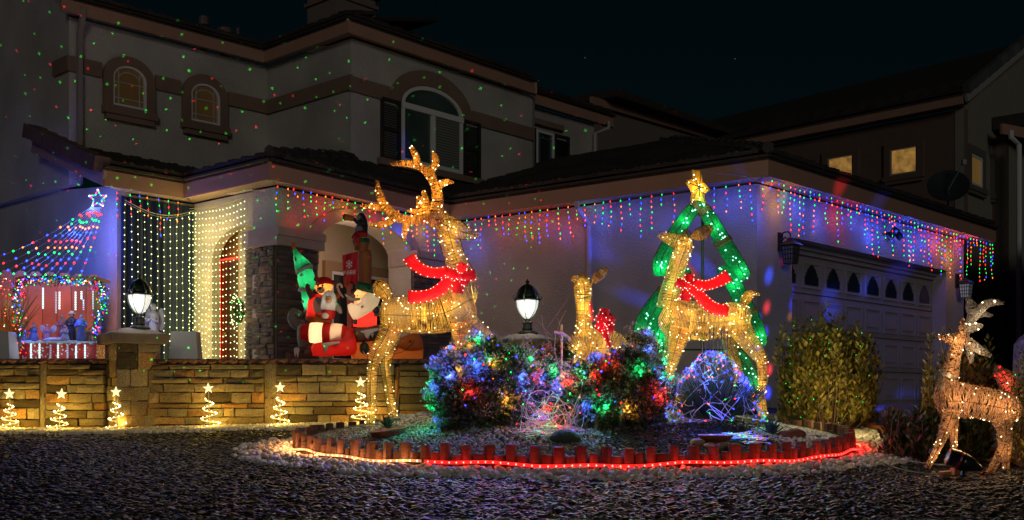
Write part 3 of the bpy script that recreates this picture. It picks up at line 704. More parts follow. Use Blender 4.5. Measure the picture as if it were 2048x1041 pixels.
def pillar(px, label, top, half=.26, caph=.40, rot=.66):
    c = Vector((wx(px), WY + .05, 0)); X = Vector((math.cos(-rot), math.sin(-rot), 0)) ; Y_ = UZ.cross(X)
    t = thing('wall_pillar', label, 'pillar', (c.x, c.y, -.42))
    m_ = MB(); m_.box(c + UZ * ((top - .5) / 2), (2 * half - .08, 2 * half - .08, top + .5), (X, Y_, UZ)); m_.build('mortar', MORTAR, t)
    for (p0, Xf) in ((c - X * half - Y_ * (half - .03), X), (c - X * (half - .03) + Y_ * half, -Y_), (c + X * (half - .03) - Y_ * half, Y_)):
        Nf = UZ.cross(Xf)
        face_rows(t, p0 + Xf * .0, Xf, Nf, 2 * half, -.5, top, (.08, .2), (.11, .3), WST, .05, gap=.006)
    cp = MB(); h2 = caph
    n = 4; a0 = math.atan2(X.y, X.x) + math.pi / 4
    cp.lathe([(h2 * 1.35, 0), (h2 * 1.38, .015), (h2 * 1.38, .10), (h2 * 1.34, .115), (h2 * .42, .185)], (c.x, c.y, top), 4, rot=a0); cp.build('cap', CAPS, t)
    return t, c
p1, pc1 = pillar(262, 'stone wall pillar with slate cap carrying the lantern beside the light curtain', .565, .235, .315, .95)
p2, pc2 = pillar(1055, 'stone wall pillar with pale cap behind the lit shrubs', .50, .25, .33, .5)
# lanterns
OPAL = mat('opal_glass', (.7, .7, .66), .4, emit=(.86, .92, .84), es=1.05, var=.12, vscale=5)
def post_lantern(label, c):
    t = thing('lantern', label, 'lantern', c); z = c.z
    b = MB(); b.lathe([(.12, 0), (.12, .018), (.105, .022), (.09, .035), (.055, .045), (.052, .05), (.06, .055), (.06, .075), (.052, .08), (.052, .12), (.062, .125), (.062, .135), (.03, .145), (.028, .16), (.04, .168), (.022, .178)], c, 16); b.build('base', BLACK, t)
    g = MB(); g.lathe([(.022, .176), (.05, .195), (.085, .24), (.112, .30), (.122, .36), (.124, .385)], c, 20); g.build('globe', OPAL, t, smooth=True)
    r = MB(); r.lathe([(.15, .380), (.155, .385), (.155, .395), (.135, .40), (.125, .42), (.122, .44), (.105, .49), (.075, .535), (.04, .56), (.02, .567), (.014, .575), (.024, .585), (.024, .597), (.008, .61), (.004, .625)], c, 20); r.build('hood', BLACK, t, smooth=False)
    for k in range(6):
        a = 6.283 * k / 6 + .25; dx, dy = math.cos(a), math.sin(a)
        rb = MB(); rb.tube([c + Vector((dx * q, dy * q, h)) for q, h in ((.03, .17), (.062, .195), (.097, .24), (.125, .30), (.135, .36), (.138, .385))], .005, 5)
        rb.tube([c + Vector((dx * q, dy * q, h)) for q, h in ((.14, .395), (.13, .45), (.10, .505), (.055, .55))], .005, 5)
        rb.tube([c + Vector((dx * q, dy * q, h)) for q, h in ((.145, .395), (.165, .41), (.168, .43), (.155, .437), (.15, .425))], .004, 4)
        rb.build('rib', mat('verdigris_metal', (.10, .16, .13), .4, metal=.4), t)
    plight(t, c + Vector((0, -.19, .28)), (1, .95, .8), 1.2, .08)
    plight(t, c + Vector((0, .16, .28)), (1, .95, .8), .6, .08)
    return t
post_lantern('black lantern with glowing opal bowl on the pillar beside the dark light curtain', Vector((pc1.x + .08, pc1.y, .565 + .175)))
post_lantern('black lantern with glowing opal bowl behind the lit shrubs and the fawn', Vector((pc2.x, pc2.y, .50 + .18)))
# wall lanterns of the garage
def wall_lantern(label, base, N, s=1., lit=False):
    t = thing('wall_lantern', label, 'lantern', base); X = N.cross(UZ)
    o_ = -N
    b = MB(); b.box(base + o_ * .02 + UZ * .30, (.09 * s, .03, .24 * s), (X, N, UZ)); b.build('back_plate', BLACK, t)
    a = MB(); c = base + o_ * .17
    a.tube([base + o_ * .03 + UZ * .36, base + o_ * .07 + UZ * .42, base + o_ * .14 + UZ * .42, c + UZ * .37], .010, 6); a.tube([base + o_ * .03 + UZ * .30, base + o_ * .09 + UZ * .36, base + o_ * .12 + UZ * .33], .008, 5); a.tube([c + UZ * .30, c + UZ * .40], [.012, .006], 6); a.build('arm', BLACK, t)
    rot = math.atan2(X.y, X.x) + math.pi / 4
    r = MB(); r.lathe([(.16, .235), (.165, .24), (.13, .27), (.06, .30), (.05, .33), (.015, .34)], c, 4, rot=rot); r.build('hood', BLACK, t)
    g = MB(); g.lathe([(.088, .0), (.115, .235)], c, 4, rot=rot); g.build('glass', mat('lantern_glass_cool', (.45, .50, .50), .2, emit=(.5, .62, .62), es=.10) if lit else mat('lantern_glass', (.16, .14, .13), .15), t)  # faint cool glow put into the glass for the blue light it catches
    f = MB()
    for k in range(4):
        a0 = rot + math.pi / 2 * k; a1 = a0 + math.pi / 2
        for q in range(5):
            fr = q / 4; p0 = Vector((math.cos(a0), math.sin(a0), 0)).lerp(Vector((math.cos(a1), math.sin(a1), 0)), fr)
            f.tube([c + p0 * .092, c + p0 * .119 + UZ * .235], .005, 4)
        for h in (0, .06, .12, .18, .232):
            rr = .091 + (.118 - .091) * h / .235
            f.tube([c + Vector((math.cos(a0), math.sin(a0), 0)) * rr + UZ * h, c + Vector((math.cos(a1), math.sin(a1), 0)) * rr + UZ * h], .005, 4)
    f.build('cage', BLACK, t)
    return t
def onwall(p0, X, px): return p0 + X * s_at(p0, X, px)
q = onwall(W4, X45, 1558); wall_lantern('black caged wall lantern on the garage left of the door', at(q, (790 - 530) * q.y / F), N45)
q = onwall(W4, X45, 1912); wall_lantern('black caged wall lantern right of the garage door catching blue light', at(q, (790 - 597) * q.y / F), N45, lit=True)
# floodlight on the garage front and dish on the roof
q = at(onwall(W4, X45, 1770), 0); q.z = (790 - 470) * q.y / F
t = thing('floodlight', 'small black twin floodlight above the garage door', 'floodlight', q)
b = MB(); b.lathe([(.05, 0), (.06, .02), (.05, .03)], q - N45 * .05, 10); b.build('base', BLACK, t)
b = MB()
for sgn in (-1, 1):
    b.tube([q - N45 * .06, q - N45 * .14 + X45 * .07 * sgn + UZ * .03 * sgn, q - N45 * .22 + X45 * .09 * sgn + UZ * (-.06 * sgn)], [.02, .05, .065], 9)
b.build('lamp_head', BLACK, t)
q = P(1896, 408, 20.2); t = thing('satellite_dish', 'dark satellite dish on the garage roof below the neighbour\'s gable', 'satellite dish', q)
MD = mat('dish_metal', (.035, .04, .05), .5, metal=.2)
b = MB(); ax = (Vector((.8, .2, .25)).normalized(),) ; A = Vector((-.25, -.75, .6)).normalized(); Bx = A.cross(UZ).normalized(); By = Bx.cross(A)
pts = []; fs = []
for j in range(6):
    rr = j / 5 * .40
    for k in range(18): a = 6.283 * k / 18; pts.append(q + UZ * .30 + Bx * rr * math.cos(a) * .95 + By * rr * math.sin(a) * 1.05 + A * (rr * rr * .45))
n = b.av(pts + [p - A * .015 for p in pts])
for j in range(5):
    for k in range(18):
        k2 = (k + 1) % 18; b.af([(n + j * 18 + k, n + j * 18 + k2, n + j * 18 + 18 + k2, n + j * 18 + 18 + k), (n + 108 + j * 18 + k2, n + 108 + j * 18 + k, n + 126 + j * 18 + k, n + 126 + j * 18 + k2)])
b.build('reflector', MD, t, smooth=True)
b = MB(); b.tube([q + UZ * -.1, q + UZ * .28], .022, 6); b.build('mast', MD, t)
b = MB(); f_ = q + UZ * .42 + A * .45 + Bx * -.25; b.tube([q + UZ * .0, q + UZ * .06 + A * .3, f_], .012, 5); b.box(f_, (.07, .07, .09)); b.build('feed_arm', mat('feed_arm', (.2, .22, .26), .4), t)

# ------------------------------------------------------------------ light strings: helpers
def bulb(mb, p, k, r=.013, elong=1.5): r *= .62; mb.mat(LED[k]); mb.octa(p, (r, r, r * elong))
def strand(parent, pts, bulbs, r=.013, wire=WIREM, wr=.003, name='light_strand', elong=1.5):
    """pts the wire; bulbs list of (fraction, colour)"""
    mb = MB(); mb.mat(wire); mb.tube(pts, wr, 3)
    A = [Vector(p) for p in pts]; ls = [0]
    for i in range(1, len(A)): ls.append(ls[-1] + (A[i] - A[i - 1]).length)
    for f, k in bulbs:
        d = f * ls[-1]; i = 1
        while i < len(A) - 1 and ls[i] < d: i += 1
        q = A[i - 1].lerp(A[i], max(0, min(1, (d - ls[i - 1]) / max(ls[i] - ls[i - 1], 1e-6)))); bulb(mb, q + Vector((R.uniform(-.004, .004), -.006, 0)), k, r * R.uniform(.85, 1.15), elong)
    return mb.build(name, None, parent)
# icicle light runs under the eaves
def icicles(label, a, b, group, spacing, lmin, lmax, glow_every=.5, off=.02, w=.5, messy=.25, skip=(), w2=1.0, heavy=0):
    X, N = frame_of(a, b); L = (b - a).length; t = thing('icicle_lights', label, 'icicle lights', at(a, EZ), group)
    main = MB(); pts = []
    n_ = int(L / .25)
    for i in range(n_ + 1): s = L * i / n_; pts.append(at(a, EZ - .012 - .012 * (i % 2)) + X * s + N * off)
    main.tube(pts, .004, 4); main.build('lead_wire', WIREM, t)
    s = R.uniform(0, spacing); k = 0
    while s < L:
        px = CX + F * (a + X * s).x / (a + X * s).y
        if not any(p0 < px < p1 for p0, p1 in skip):
            ln = R.choice((lmin, (lmin + lmax) / 2, lmax, R.uniform(lmin, lmax))) * R.uniform(1.0, 1.25) * (1.15 if s > heavy > 0 else 1)
            p = at(a, EZ - .02) + X * s + N * off; P_ = [p]; m_ = max(3, int(ln / .07))
            dx = 0
            for i in range(1, m_ + 1):
                dx += R.uniform(-1, 1) * .012 * (1 + 3 * messy * (i / m_)); P_.append(p - UZ * (ln * i / m_) + X * dx + N * R.uniform(-.01, .01))
            if R.random() < messy: P_[-1] = P_[-2] + X * R.uniform(-.07, .07) - UZ * .02
            nb_ = max(3, int(ln / .070)); ks = 'rabgrabp' 
            strand(t, P_, [((i + .6) / nb_, 'ragbrabgarbg'[(k * 5 + i * 3 + R.randint(0, 2)) % 12]) for i in range(nb_)], r=.0112, elong=1.9)
        k += 1; s += spacing * R.uniform(.75, 1.3)
    s = glow_every * .4
    while s < L:
        kx = R.choice('bbrbpabbrg' if a is not F4 else 'rpbbrpbrbrpa'); q = at(a, EZ - R.uniform(.12, .42)) + X * s + N * (off + .10)
        plight(t, q, LEDC[kx], w * R.uniform(.6, 1.4) * (w2 if kx == 'b' else 1), .05); s += glow_every * R.uniform(.8, 1.2)
    return t
GI = 'icicle lights hung along the eaves'
icicles('multicolour icicle lights along the porch eave above the stone arch', F2 + X23 * .05, F3, GI, .14, .16, .50, w2=2, w=.26, skip=())
icicles('multicolour icicle lights on the long garage side wall eave', F3, F4, GI, .14, .16, .48, w2=2.4, w=.26, skip=((1365, 1412),))
icicles('dense multicolour icicle lights along the eave over the garage door', F4 + X45 * .06, F5, GI, .135, .14, .60, w2=1.6, w=.70, messy=.5, heavy=4.8)
icicles('seven sparse multicolour icicle strings over the dark curtain', F0 + X01 * .12, F1, GI, .15, .3, .48, w=.0001, messy=.5)
# dark curtain with pale yellow light curtain
NAVY = mat('navy_curtain', (.004, .014, .06), .9)
X, N = X01, N01; L = (W1 - W0).length
s0 = s_at(W0, X, 239); s1 = s_at(W0, X, 383)
mb = MB(); n_ = 60; pts = []
for j in range(2):
    for i in range(n_ + 1):
        s = s0 + (s1 - s0) * i / n_; d = .05 + .028 * math.sin(i * .95) + .014 * math.sin(i * 2.3)
        pts.append(W0 + X * s - N * d + UZ * (2.66 if j == 0 else -.12))
n = mb.av(pts + [p + N * .012 for p in pts]); k = n_ + 1
for i in range(n_): mb.af([(n + i, n + i + 1, n + k + i + 1, n + k + i), (n + 2 * k + i + 1, n + 2 * k + i, n + 3 * k + i, n + 3 * k + i + 1)])
tag(mb.build('dark_curtain', NAVY, smooth=True, origin=(W0.x, W0.y, -.12)), 'dark navy fabric curtain hanging behind the left light curtain', 'curtain')
def light_curtain(label, p0, X, N, s0, s1, n, ztop, zbot, sag, pitch, off, w, glow, double=()):
    t = thing('light_curtain', label, 'light curtain', at(p0 + X * s0, ztop), 'curtains of pale yellow string lights')
    hp = [p0 + X * (s0 + (s1 - s0) * i / 20) - N * off + UZ * (ztop - sag * math.sin(math.pi * i / 20)) for i in range(21)]
    m_ = MB(); m_.tube(hp, .005, 4); m_.tube([p - UZ * .03 for p in hp], .004, 3); m_.build('header_wire', WIREM, t)
    for i in range(n):
        fr = (i + .5 * 0) / (n - 1); s = s0 + (s1 - s0) * fr; zt = ztop - sag * math.sin(math.pi * fr) - .02
        sway = R.uniform(-.02, .02); zb_ = zbot + R.uniform(-.02, .05); m = 8
        P_ = [p0 + X * (s + sway * (q / m) + R.uniform(-.004, .004)) - N * off + UZ * (zt + (zb_ - zt) * q / m) for q in range(m + 1)]
        nbk = int((zt - zb_) / pitch)
        strand(t, P_, [((q + .5 + R.uniform(-.08, .08)) / nbk, 'y') for q in range(nbk)], r=.0140, wr=.0013, wire=mat('pale_wire', (.30, .34, .18), .5), elong=1.1)
    for (fs, fz) in glow:
        plight(t, p0 + X * (s0 + (s1 - s0) * fs) - N * (off + .22) + UZ * (zbot + (ztop - zbot) * fz), (1, .74, .18), w, .12)
    return t
light_curtain('curtain of pale yellow lights over dark navy fabric left of the entrance', W0, X01, N01, s0 + .01, s1 - .02, 12, 2.60, .30, .13, .098, .12, .22, [(a, b) for a in (.25, .75) for b in (.15, .5, .85)])
s0 = s_at(W1, X12, 392); s1 = s_at(W1, X12, 502)
light_curtain('curtain of pale yellow lights over the cream wall and entrance arch', W1, X12, N12, s0, s1, 17, 2.62, .10, .04, .088, .10, 2.1, [(a, b) for a in (.2, .6) for b in (.1, .35, .6, .85)])
# red rope light round the entrance door
q = at(dA + X12 * (ds0 - .03) - N12 * .09, 0); q2 = at(dA + X12 * (ds1 - .0) - N12 * .09, 0)
mb = MB(); mb.tube([q + UZ * -.1, q + UZ * 1.90, q2 + UZ * 1.90], .02, 5)
RLED = mat('red_rope_glow', (.4, .02, .02), .4, emit=(1, .04, .02), es=2.6)
tag(mb.build('red_rope_light', RLED, origin=(q.x, q.y, -.1)), 'red rope light outlining the front door behind the yellow light curtain', 'rope light')
# wreath on the door
wc = at(dA + X12 * (ds0 + .55) - N12 * .12, 1.15); mb = MB()
for i in range(150):
    a = R.uniform(0, 6.283); rr = .11 + R.uniform(-.05, .05); p = wc + X12 * rr * math.cos(a) + UZ * rr * math.sin(a) - N12 * R.uniform(0, .06)
    d = Vector((R.uniform(-1, 1), R.uniform(-1, 0), R.uniform(-1, 1))).normalized() * .06; mb.tube([p, p + d], [.012, .002], 3)
GRN = mat('fir_green', (.03, .07, .03), .7)
t = thing('door_wreath', 'green fir wreath with tiny lights on the front door', 'wreath', wc); mb.build('fir_sprays', GRN, t, kind='stuff')
mb = MB()
for i in range(34): a = R.uniform(0, 6.283); bulb(mb, wc + X12 * .12 * math.cos(a) + UZ * .2 * math.sin(a) - N12 * .09 + UZ * R.uniform(-.04, .04), R.choice('yywg'), .011)
mb.build('bulbs', None, t, kind='stuff')

# ------------------------------------------------------------------ spiral trees of warm light
TUBEM = mat('lit_tube', (.6, .5, .25), .3, emit=(1, .78, .32), es=.55)
STARM = mat('frosted_star', (.75, .70, .5), .3, emit=(1, .85, .45), es=1.1)
def star_pts(r0, r1, n=5, rot=math.pi / 2): return [((r0 if i % 2 == 0 else r1) * math.cos(rot + math.pi * i / n), (r0 if i % 2 == 0 else r1) * math.sin(rot + math.pi * i / n)) for i in range(2 * n)]
def spiral_tree(label, loc, h, turns, phase, lean, w=.12):
    t = thing('spiral_light_tree', label, 'light tree', loc, 'spiral light trees in front of the garden wall'); loc = Vector(loc)
    top = loc + UZ * h; sr = .062
    m_ = MB(); m_.tube([loc - UZ * .03, loc + UZ * (h - sr)], .006, 5); m_.build('pole', mat('pole_grey', (.5, .5, .4), .4), t)
    m_ = MB(); pts = []; nn = 60
    for i in range(nn + 1):
        f = i / nn; a = phase + turns * 6.283 * f; r = w * (1 - f * .74); pts.append(loc + Vector((r * math.cos(a) + lean * (1 - f) * .02, r * math.sin(a) * .8, .015 + f * (h - 3 * sr) )))
    m_.tube(pts, .0055, 5); m_.build('spiral', TUBEM, t)
    m_ = MB()
    for i in range(0, nn, 2): bulb(m_, pts[i] + UZ * .008 + Vector((0, -.008, 0)), 'w', .010 * R.uniform(.8, 1.2), 1.2)
    m_.build('bulbs', None, t, kind='stuff')
    m_ = MB(); c = top - UZ * sr; sp = star_pts(sr, sr * .42)
    n = m_.av([c + Vector((a, -.004, b)) for a, b in sp] + [c + Vector((a, .008, b)) for a, b in sp] + [c + Vector((0, -.02, 0)), c + Vector((0, .02, 0))])
    for i in range(10): j = (i + 1) % 10; m_.af([(n + i, n + j, n + 20), (n + 10 + j, n + 10 + i, n + 21), (n + i, n + 10 + i, n + 10 + j, n + j)])
    m_.build('star', STARM, t)
    t.rotation_euler = (R.uniform(-.05, .05), R.uniform(-.07, .07), 0)
    plight(t, loc + Vector((.04, .05, .10)), (1, .58, .06), 1.8, .04); plight(t, loc + Vector((-.03, .03, .30)), (1, .62, .08), .8, .04); plight(t, loc + Vector((0, -.16, .10)), (1, .70, .18), .30, .04)
for i, (px, h, tu, ph, lb) in enumerate(((22, .475, 3.5, 0, 'spiral light tree nearest the left edge of the photo below the red gift box'), (118, .475, 3.5, 1.2, 'spiral light tree between the left edge tree and the lantern pillar'), (232, .49, 3.2, 2.2, 'spiral light tree directly in front of the lantern pillar'),
        (420, .51, 3.0, 4, 'spiral light tree with arched base right of the lantern pillar'), (560, .50, 3.2, 3.4, 'spiral light tree in front of the upright wall stone below the inflatable'), (722, .49, 3.4, 1, 'spiral light tree beside the hind legs of the big stag'))):
    x = wx(px, 11.68); spiral_tree(lb, (x, 11.68, gz0(x, 11.68) + (.05 if i == 5 else .0)), h, tu, ph, R.uniform(-1, 1))
for i, (a, b) in enumerate(((22, 232), (232, 560))):
    pts = [Vector((wx(a + (b - a) * q / 24, 11.62), 11.62 + R.uniform(-.06, .06), gz0(wx(a + (b - a) * q / 24), 11.6) + .02 + R.uniform(0, .02))) for q in range(25)]
    mb = MB(); mb.tube(pts, .005, 4); tag(mb.build('light_cable', WIREM, origin=pts[0]), ('thin pale cable on pebbles between the three left spiral trees', 'thin pale cable on pebbles linking the spiral trees right of the pillar')[i], 'cable')
# ------------------------------------------------------------------ fence, nativity, string light tree
fn = thing('board_fence', 'dog-eared wooden board fence lit orange behind the nativity display', 'fence', (-6.3, 14.25, FLOOR))
x = wx(-60, 14.25)
while x < wx(213, 14.25) - .1:
    w_ = .186; zt = (790 - (541 + (x - wx(0, 14.25)) * 7)) * 14.25 / F
    b = MB(); b.prism([[(0, FLOOR), (w_, FLOOR), (w_, zt - .06), (w_ - .05, zt), (.05, zt), (0, zt - .06)]], Vector((x, 14.25, 0)), XW, UZ, NW, 0, .02); b.build('board', FENCE, fn); x += w_ + .008
for z in (.2, 1.35): b = MB(); b.box((-6.85, 14.31, z), (2.7, .05, .09)); b.build('rail', FENCE, fn)
NY = 13.0
def N_(px, py, dy=0): return P(px, py, NY + dy)
dsp = thing('nativity_stand', 'gift-wrapped red display stand with garlanded open frame holding the nativity', 'display stand', N_(110, 718))
GIFT = mat('gift_paper', (.50, .015, .02), .5)
nt = GIFT.node_tree; vo = nt.nodes.new('ShaderNodeTexVoronoi'); vo.inputs['Scale'].default_value = 26; tcn = nt.nodes.new('ShaderNodeTexCoord'); nt.links.new(tcn.outputs['Object'], vo.inputs['Vector'])
lt = nt.nodes.new('ShaderNodeMath'); lt.operation = 'LESS_THAN'; lt.inputs[1].default_value = .28; nt.links.new(vo.outputs['Distance'], lt.inputs[0])
mx = nt.nodes.new('ShaderNodeMix'); mx.data_type = 'RGBA'; mx.inputs[6].default_value = (.5, .012, .02, 1); mx.inputs[7].default_value = (.62, .66, .66, 1); nt.links.new(lt.outputs[0], mx.inputs[0]); nt.links.new(mx.outputs[2], nt.nodes['Principled BSDF'].inputs['Base Color'])
a, b_ = N_(22, 720), N_(193, 686)
mb = MB(); mb.box(((a.x + b_.x) / 2, NY + .3, (a.z - .15 + b_.z) / 2), (b_.x - a.x, .6, b_.z - a.z + .15)); mb.build('gift_box', GIFT, dsp)
SNOW = mat('fake_snow', (.6, .62, .68), .9, bump=.8, bscale=30)
mb = MB()
for i in range(26): p = N_(26 + i * 6.6, 685 + R.uniform(-1, 2), R.uniform(-.03, .1)); mb.blob(p, (.035, .05, .02), nu=7, nv=5)
mb.build('snow_edge', SNOW, dsp)
mb = MB(); mb.box(((a.x + b_.x) / 2, NY + .3, b_.z + .006), (b_.x - a.x + .05, .68, .02)); mb.build('shelf', SNOW, dsp)
WD = mat('stable_wood', (.25, .14, .07), .8)
for px in (34, 190):
    mb = MB(); q = N_(px, 685, .03); mb.box((q.x, NY + .05, b_.z + .40), (.04, .04, .80)); mb.build('post', WD, dsp)
mb = MB(); q = N_(112, 565, .03); mb.box((q.x, NY + .3, b_.z + .80), (.92, .55, .03)); mb.build('roof_board', WD, dsp)
# tubes of falling white light: in front of the box and inside the frame
TUBW = mat('snow_tube', (.5, .7, .7), .3, emit=(.62, 1, .95), es=1.6); TUBD = mat('snow_tube_dim', (.4, .5, .6), .3, emit=(.5, .7, 1), es=.45)
for px, y0, y1, m_, dy in [(30, 690, 719, TUBW, -.03), (62, 688, 718, TUBW, -.03), (79, 688, 718, TUBW, -.03), (101, 690, 718, TUBD, -.03), (116, 690, 718, TUBW, -.03), (152, 692, 718, TUBW, -.03), (170, 690, 718, TUBW, -.03), (135, 690, 718, TUBD, -.03),
                           (86, 576, 619, TUBW, .1), (112, 584, 628, TUBD, .15), (119, 584, 620, TUBW, .15), (151, 584, 622, TUBW, .1), (163, 583, 600, TUBW, .1), (167, 600, 622, TUBD, .1), (187, 582, 620, TUBW, .05)]:
    mb = MB(); n_ = int((y1 - y0) / 3.2)
    for i in range(n_): mb.box(N_(px, y0 + (y1 - y0) * i / n_ + 1, dy), (.016, .012, .012))
    mb.mat(m_); mb.m = [0] * len(mb.f); mb.build('light_tube', None, dsp)
for px, py, k, w in ((60, 700, 'c', .10), (116, 705, 'c', .12), (160, 700, 'c', .10)): plight(dsp, N_(px, py, -.13), LEDC[k], w, .03)
# garland round the frame
gl = []
def gpath(f):
    pts = [(36, 676), (40, 640), (30, 600), (42, 566), (80, 560), (120, 562), (160, 566), (200, 570), (206, 600), (198, 640), (188, 672)]
    return catmull(pts, 60)[min(59, int(f * 59))]
mbg = MB(); mbb = MB()
for i in range(1300):
    px, py = gpath(R.random()); p = N_(px + R.gauss(0, 4.5), py + R.gauss(0, 4.5), -.02 + R.uniform(-.05, .08)); d = Vector((R.gauss(0, 1), R.gauss(0, 1), R.gauss(0, 1))).normalized() * .035
    mbg.tube([p, p + d], [.007, .002], 3)
GARL = mat('garland_green', (.03, .09, .06), .6)
gd = thing('fir_garland', 'bushy fir garland studded with blue, green and red bulbs framing the nativity', 'garland', N_(115, 562)); mbg.build('fir_sprays', GARL, gd, kind='stuff')
for i in range(300):
    px, py = gpath(R.random()); bulb(mbb, N_(px + R.gauss(0, 5), py + R.gauss(0, 4.5), -.07), R.choice('bbbbgggcra'), .0115 * R.uniform(.7, 1.3), 1)
mbb.build('bulbs', None, gd, kind='stuff')
for i, k in enumerate('bgcbrbgbcbrgbb'):
    px, py = gpath((i + .5) / 14); plight(gd, N_(px, py, -.13), LEDC[k], .34, .03)
for px, py, rr in ((47, 590, .04), (112, 567, .045), (190, 577, .04), (47, 652, .03)):
    mb = MB(); c = N_(px, py, -.10)
    for i in range(6): a = i * 1.047; mb.octa(c + Vector((math.cos(a) * rr * .6, 0, math.sin(a) * rr * .6)), (rr * .5, rr * .3, rr * .5))
    mb.build('red_flower', mat('poinsettia', (.55, .02, .03), .6), gd)
plight(fn, (wx(100, 13.95), 13.95, 1.32), (1, .22, .05), 1.1, .1); plight(fn, (wx(160, 13.95), 13.95, .75), (1, .22, .05), .8, .1); plight(fn, (wx(60, 13.95), 13.95, .8), (1, .15, .10), .8, .1); plight(fn, (wx(8, 13.9), 13.9, 1.2), (1, .30, .06), .9, .1); plight(fn, (wx(200, 13.95), 13.95, 1.3), (1, .25, .06), .8, .1)
# figurines
def figurine(label, px, py0, py1, robe, skin, dy=.2, hat=None, kneel=False, wings=False, lean=0., cat='figurine'):
    base = N_(px, py0, dy); h = (py0 - py1) * NY / F; t = thing('figurine', label, cat, base, None); r = h * .17
    rm = mat('robe_' + robe[0], robe[1], .6); sm_ = mat('figurine_skin', (.42, .27, .2), .6)
    b = MB()
    if kneel: prof = [(r * 1.5, 0), (r * 1.6, h * .12), (r * 1.25, h * .35), (r * .85, h * .5), (r * .95, h * .68), (r * .45, h * .8)]
    else: prof = [(r * 1.15, 0), (r * 1.05, h * .1), (r * .85, h * .45), (r * .8, h * .6), (r * 1.0, h * .76), (r * .4, h * .84)]
    b.lathe(prof, base, 12)
    for s in (-1, 1):   # arms folded forward
        sh = base + Vector((s * r * .85, 0, h * .72)); el = sh + Vector((s * r * .3, -r * .4, -h * .17)); ha = base + Vector((s * r * .15, -r * 1.25, h * .58)); b.tube([sh, el, ha], [r * .36, r * .33, r * .18], 7)
    b.build('robe', rm, t, smooth=True)
    b = MB(); hc = base + Vector((lean * r, -r * .15, h * .90)); b.blob(hc, (h * .065, h * .07, h * .085), nu=9, nv=7); b.octa(hc + Vector((0, -h * .07, -.002)), (h * .012, h * .022, h * .02)); b.blob(base + Vector((0, -r * 1.3, h * .58)), (h * .03, h * .03, h * .025), nu=6, nv=5); b.build('head', sm_, t, smooth=True)
    b = MB(); b.blob(hc + Vector((0, h * .02, h * .012)), (h * .078, h * .075, h * .092), nu=9, nv=6); b.build('veil' if hat is None else 'hair', rm if hat is None else mat('dark_hair', (.05, .03, .02), .7), t, smooth=True)
    if hat: b = MB(); b.lathe([(h * .14, 0), (h * .13, .006), (h * .075, .01), (h * .06, h * .08), (.004, h * .1)], hc + UZ * h * .05, 10); b.build('hat', mat('pale_felt', (.6, .6, .55), .7), t)
    if wings:
        for s in (-1, 1):
            b = MB(); b.blob(base + Vector((s * r * 1.7, r * .6, h * .72)), (r * 1.0, r * .15, h * .26), (Vector((1, 0, -.5 * s)).normalized(), Vector((0, 1, 0)), Vector((.5 * s, 0, 1)).normalized()), 9, 7); b.build('wing', mat('wing_pale', (.4, .42, .5), .6), t)
    return t
blue = ('blue', (.10, .16, .34)); dark = ('dark', (.03, .035, .05)); sand = ('sand', (.35, .26, .22)); rose = ('rose', (.35, .17, .22)); sky_ = ('sky', (.22, .28, .40)); stone_ = ('stone', (.34, .32, .36))
figurine('kneeling blue-veiled nativity figurine left of the angel', 68, 684, 645, blue, 1, kneel=True)
figurine('winged kneeling angel figurine in the nativity', 95, 684, 648, rose, 1, kneel=True, wings=True)
figurine('rose-robed standing nativity figurine behind the seated one', 125, 680, 628, rose, 1, dy=.35)
figurine('seated pale figurine in the middle of the nativity', 130, 685, 650, stone_, 1, kneel=True, dy=.1)
figurine('dark-robed nativity figurine with a pale hat', 144, 684, 624, dark, 1, hat=True)
figurine('tall blue-robed standing nativity figurine near the right post', 163, 684, 628, blue, 1, dy=.12)
figurine('small blue kneeling figurine at the left post of the nativity', 48, 684, 655, sky_, 1, kneel=True)
figurine('grey kneeling figurine at the right post of the nativity', 179, 684, 655, sand, 1, kneel=True)
mb = MB(); c = N_(112, 680, .1); mb.blob(c, (.16, .05, .03), nu=10, nv=6); mb.blob(c + Vector((.13, 0, .03)), .022, nu=8, nv=6); tag(mb.build('sleeping_lamb', SNOW, smooth=True, origin=c), 'small pale reclining lamb figurine in front of the nativity group', 'figurine')
for px, py, k, w in ((75, 640, 'r', .10), (120, 610, 'a', .25), (100, 655, 'b', .32), (150, 640, 'b', .30), (165, 595, 'c', .35), (60, 660, 'b', .25), (105, 690, 'c', .3)): plight(dsp, N_(px, py, .02), LEDC[k], w, .03)
# dried palm at the left with its own bulbs
pb = N_(12, 725, -.1); t = thing('palm_fronds', 'sheaf of dried fronds with tiny red and amber bulbs left of the nativity', 'dried palm', pb)
DRY = mat('dry_frond', (.20, .14, .06), .8)
for i in range(46):
    mb = MB(); x0 = R.uniform(-.15, .15); tx = x0 + R.uniform(-.2, .35) + .05; hh = R.uniform(.55, 1.0)
    P_ = [pb + Vector((x0 + (tx - x0) * f ** 1.6, R.uniform(-.02, .02) - .1 * f, hh * f - .12 * f ** 3)) for f in (0, .25, .5, .75, 1)]
    mb.tube(P_, [.012, .010, .008, .006, .002], 4); mb.build('frond', DRY, t)
mb = MB()
for i in range(90): bulb(mb, pb + Vector((R.uniform(-.22, .3), -.12 + R.uniform(-.05, .05), R.uniform(.1, 1.0))), R.choice('rraawgr'), .010, 1)
mb.build('bulbs', None, t, kind='stuff'); plight(t, pb + Vector((.02, -.25, .4)), (1, .22, .1), .35, .05); plight(t, pb + Vector((.05, -.25, .8)), (1, .5, .1), .35, .05)
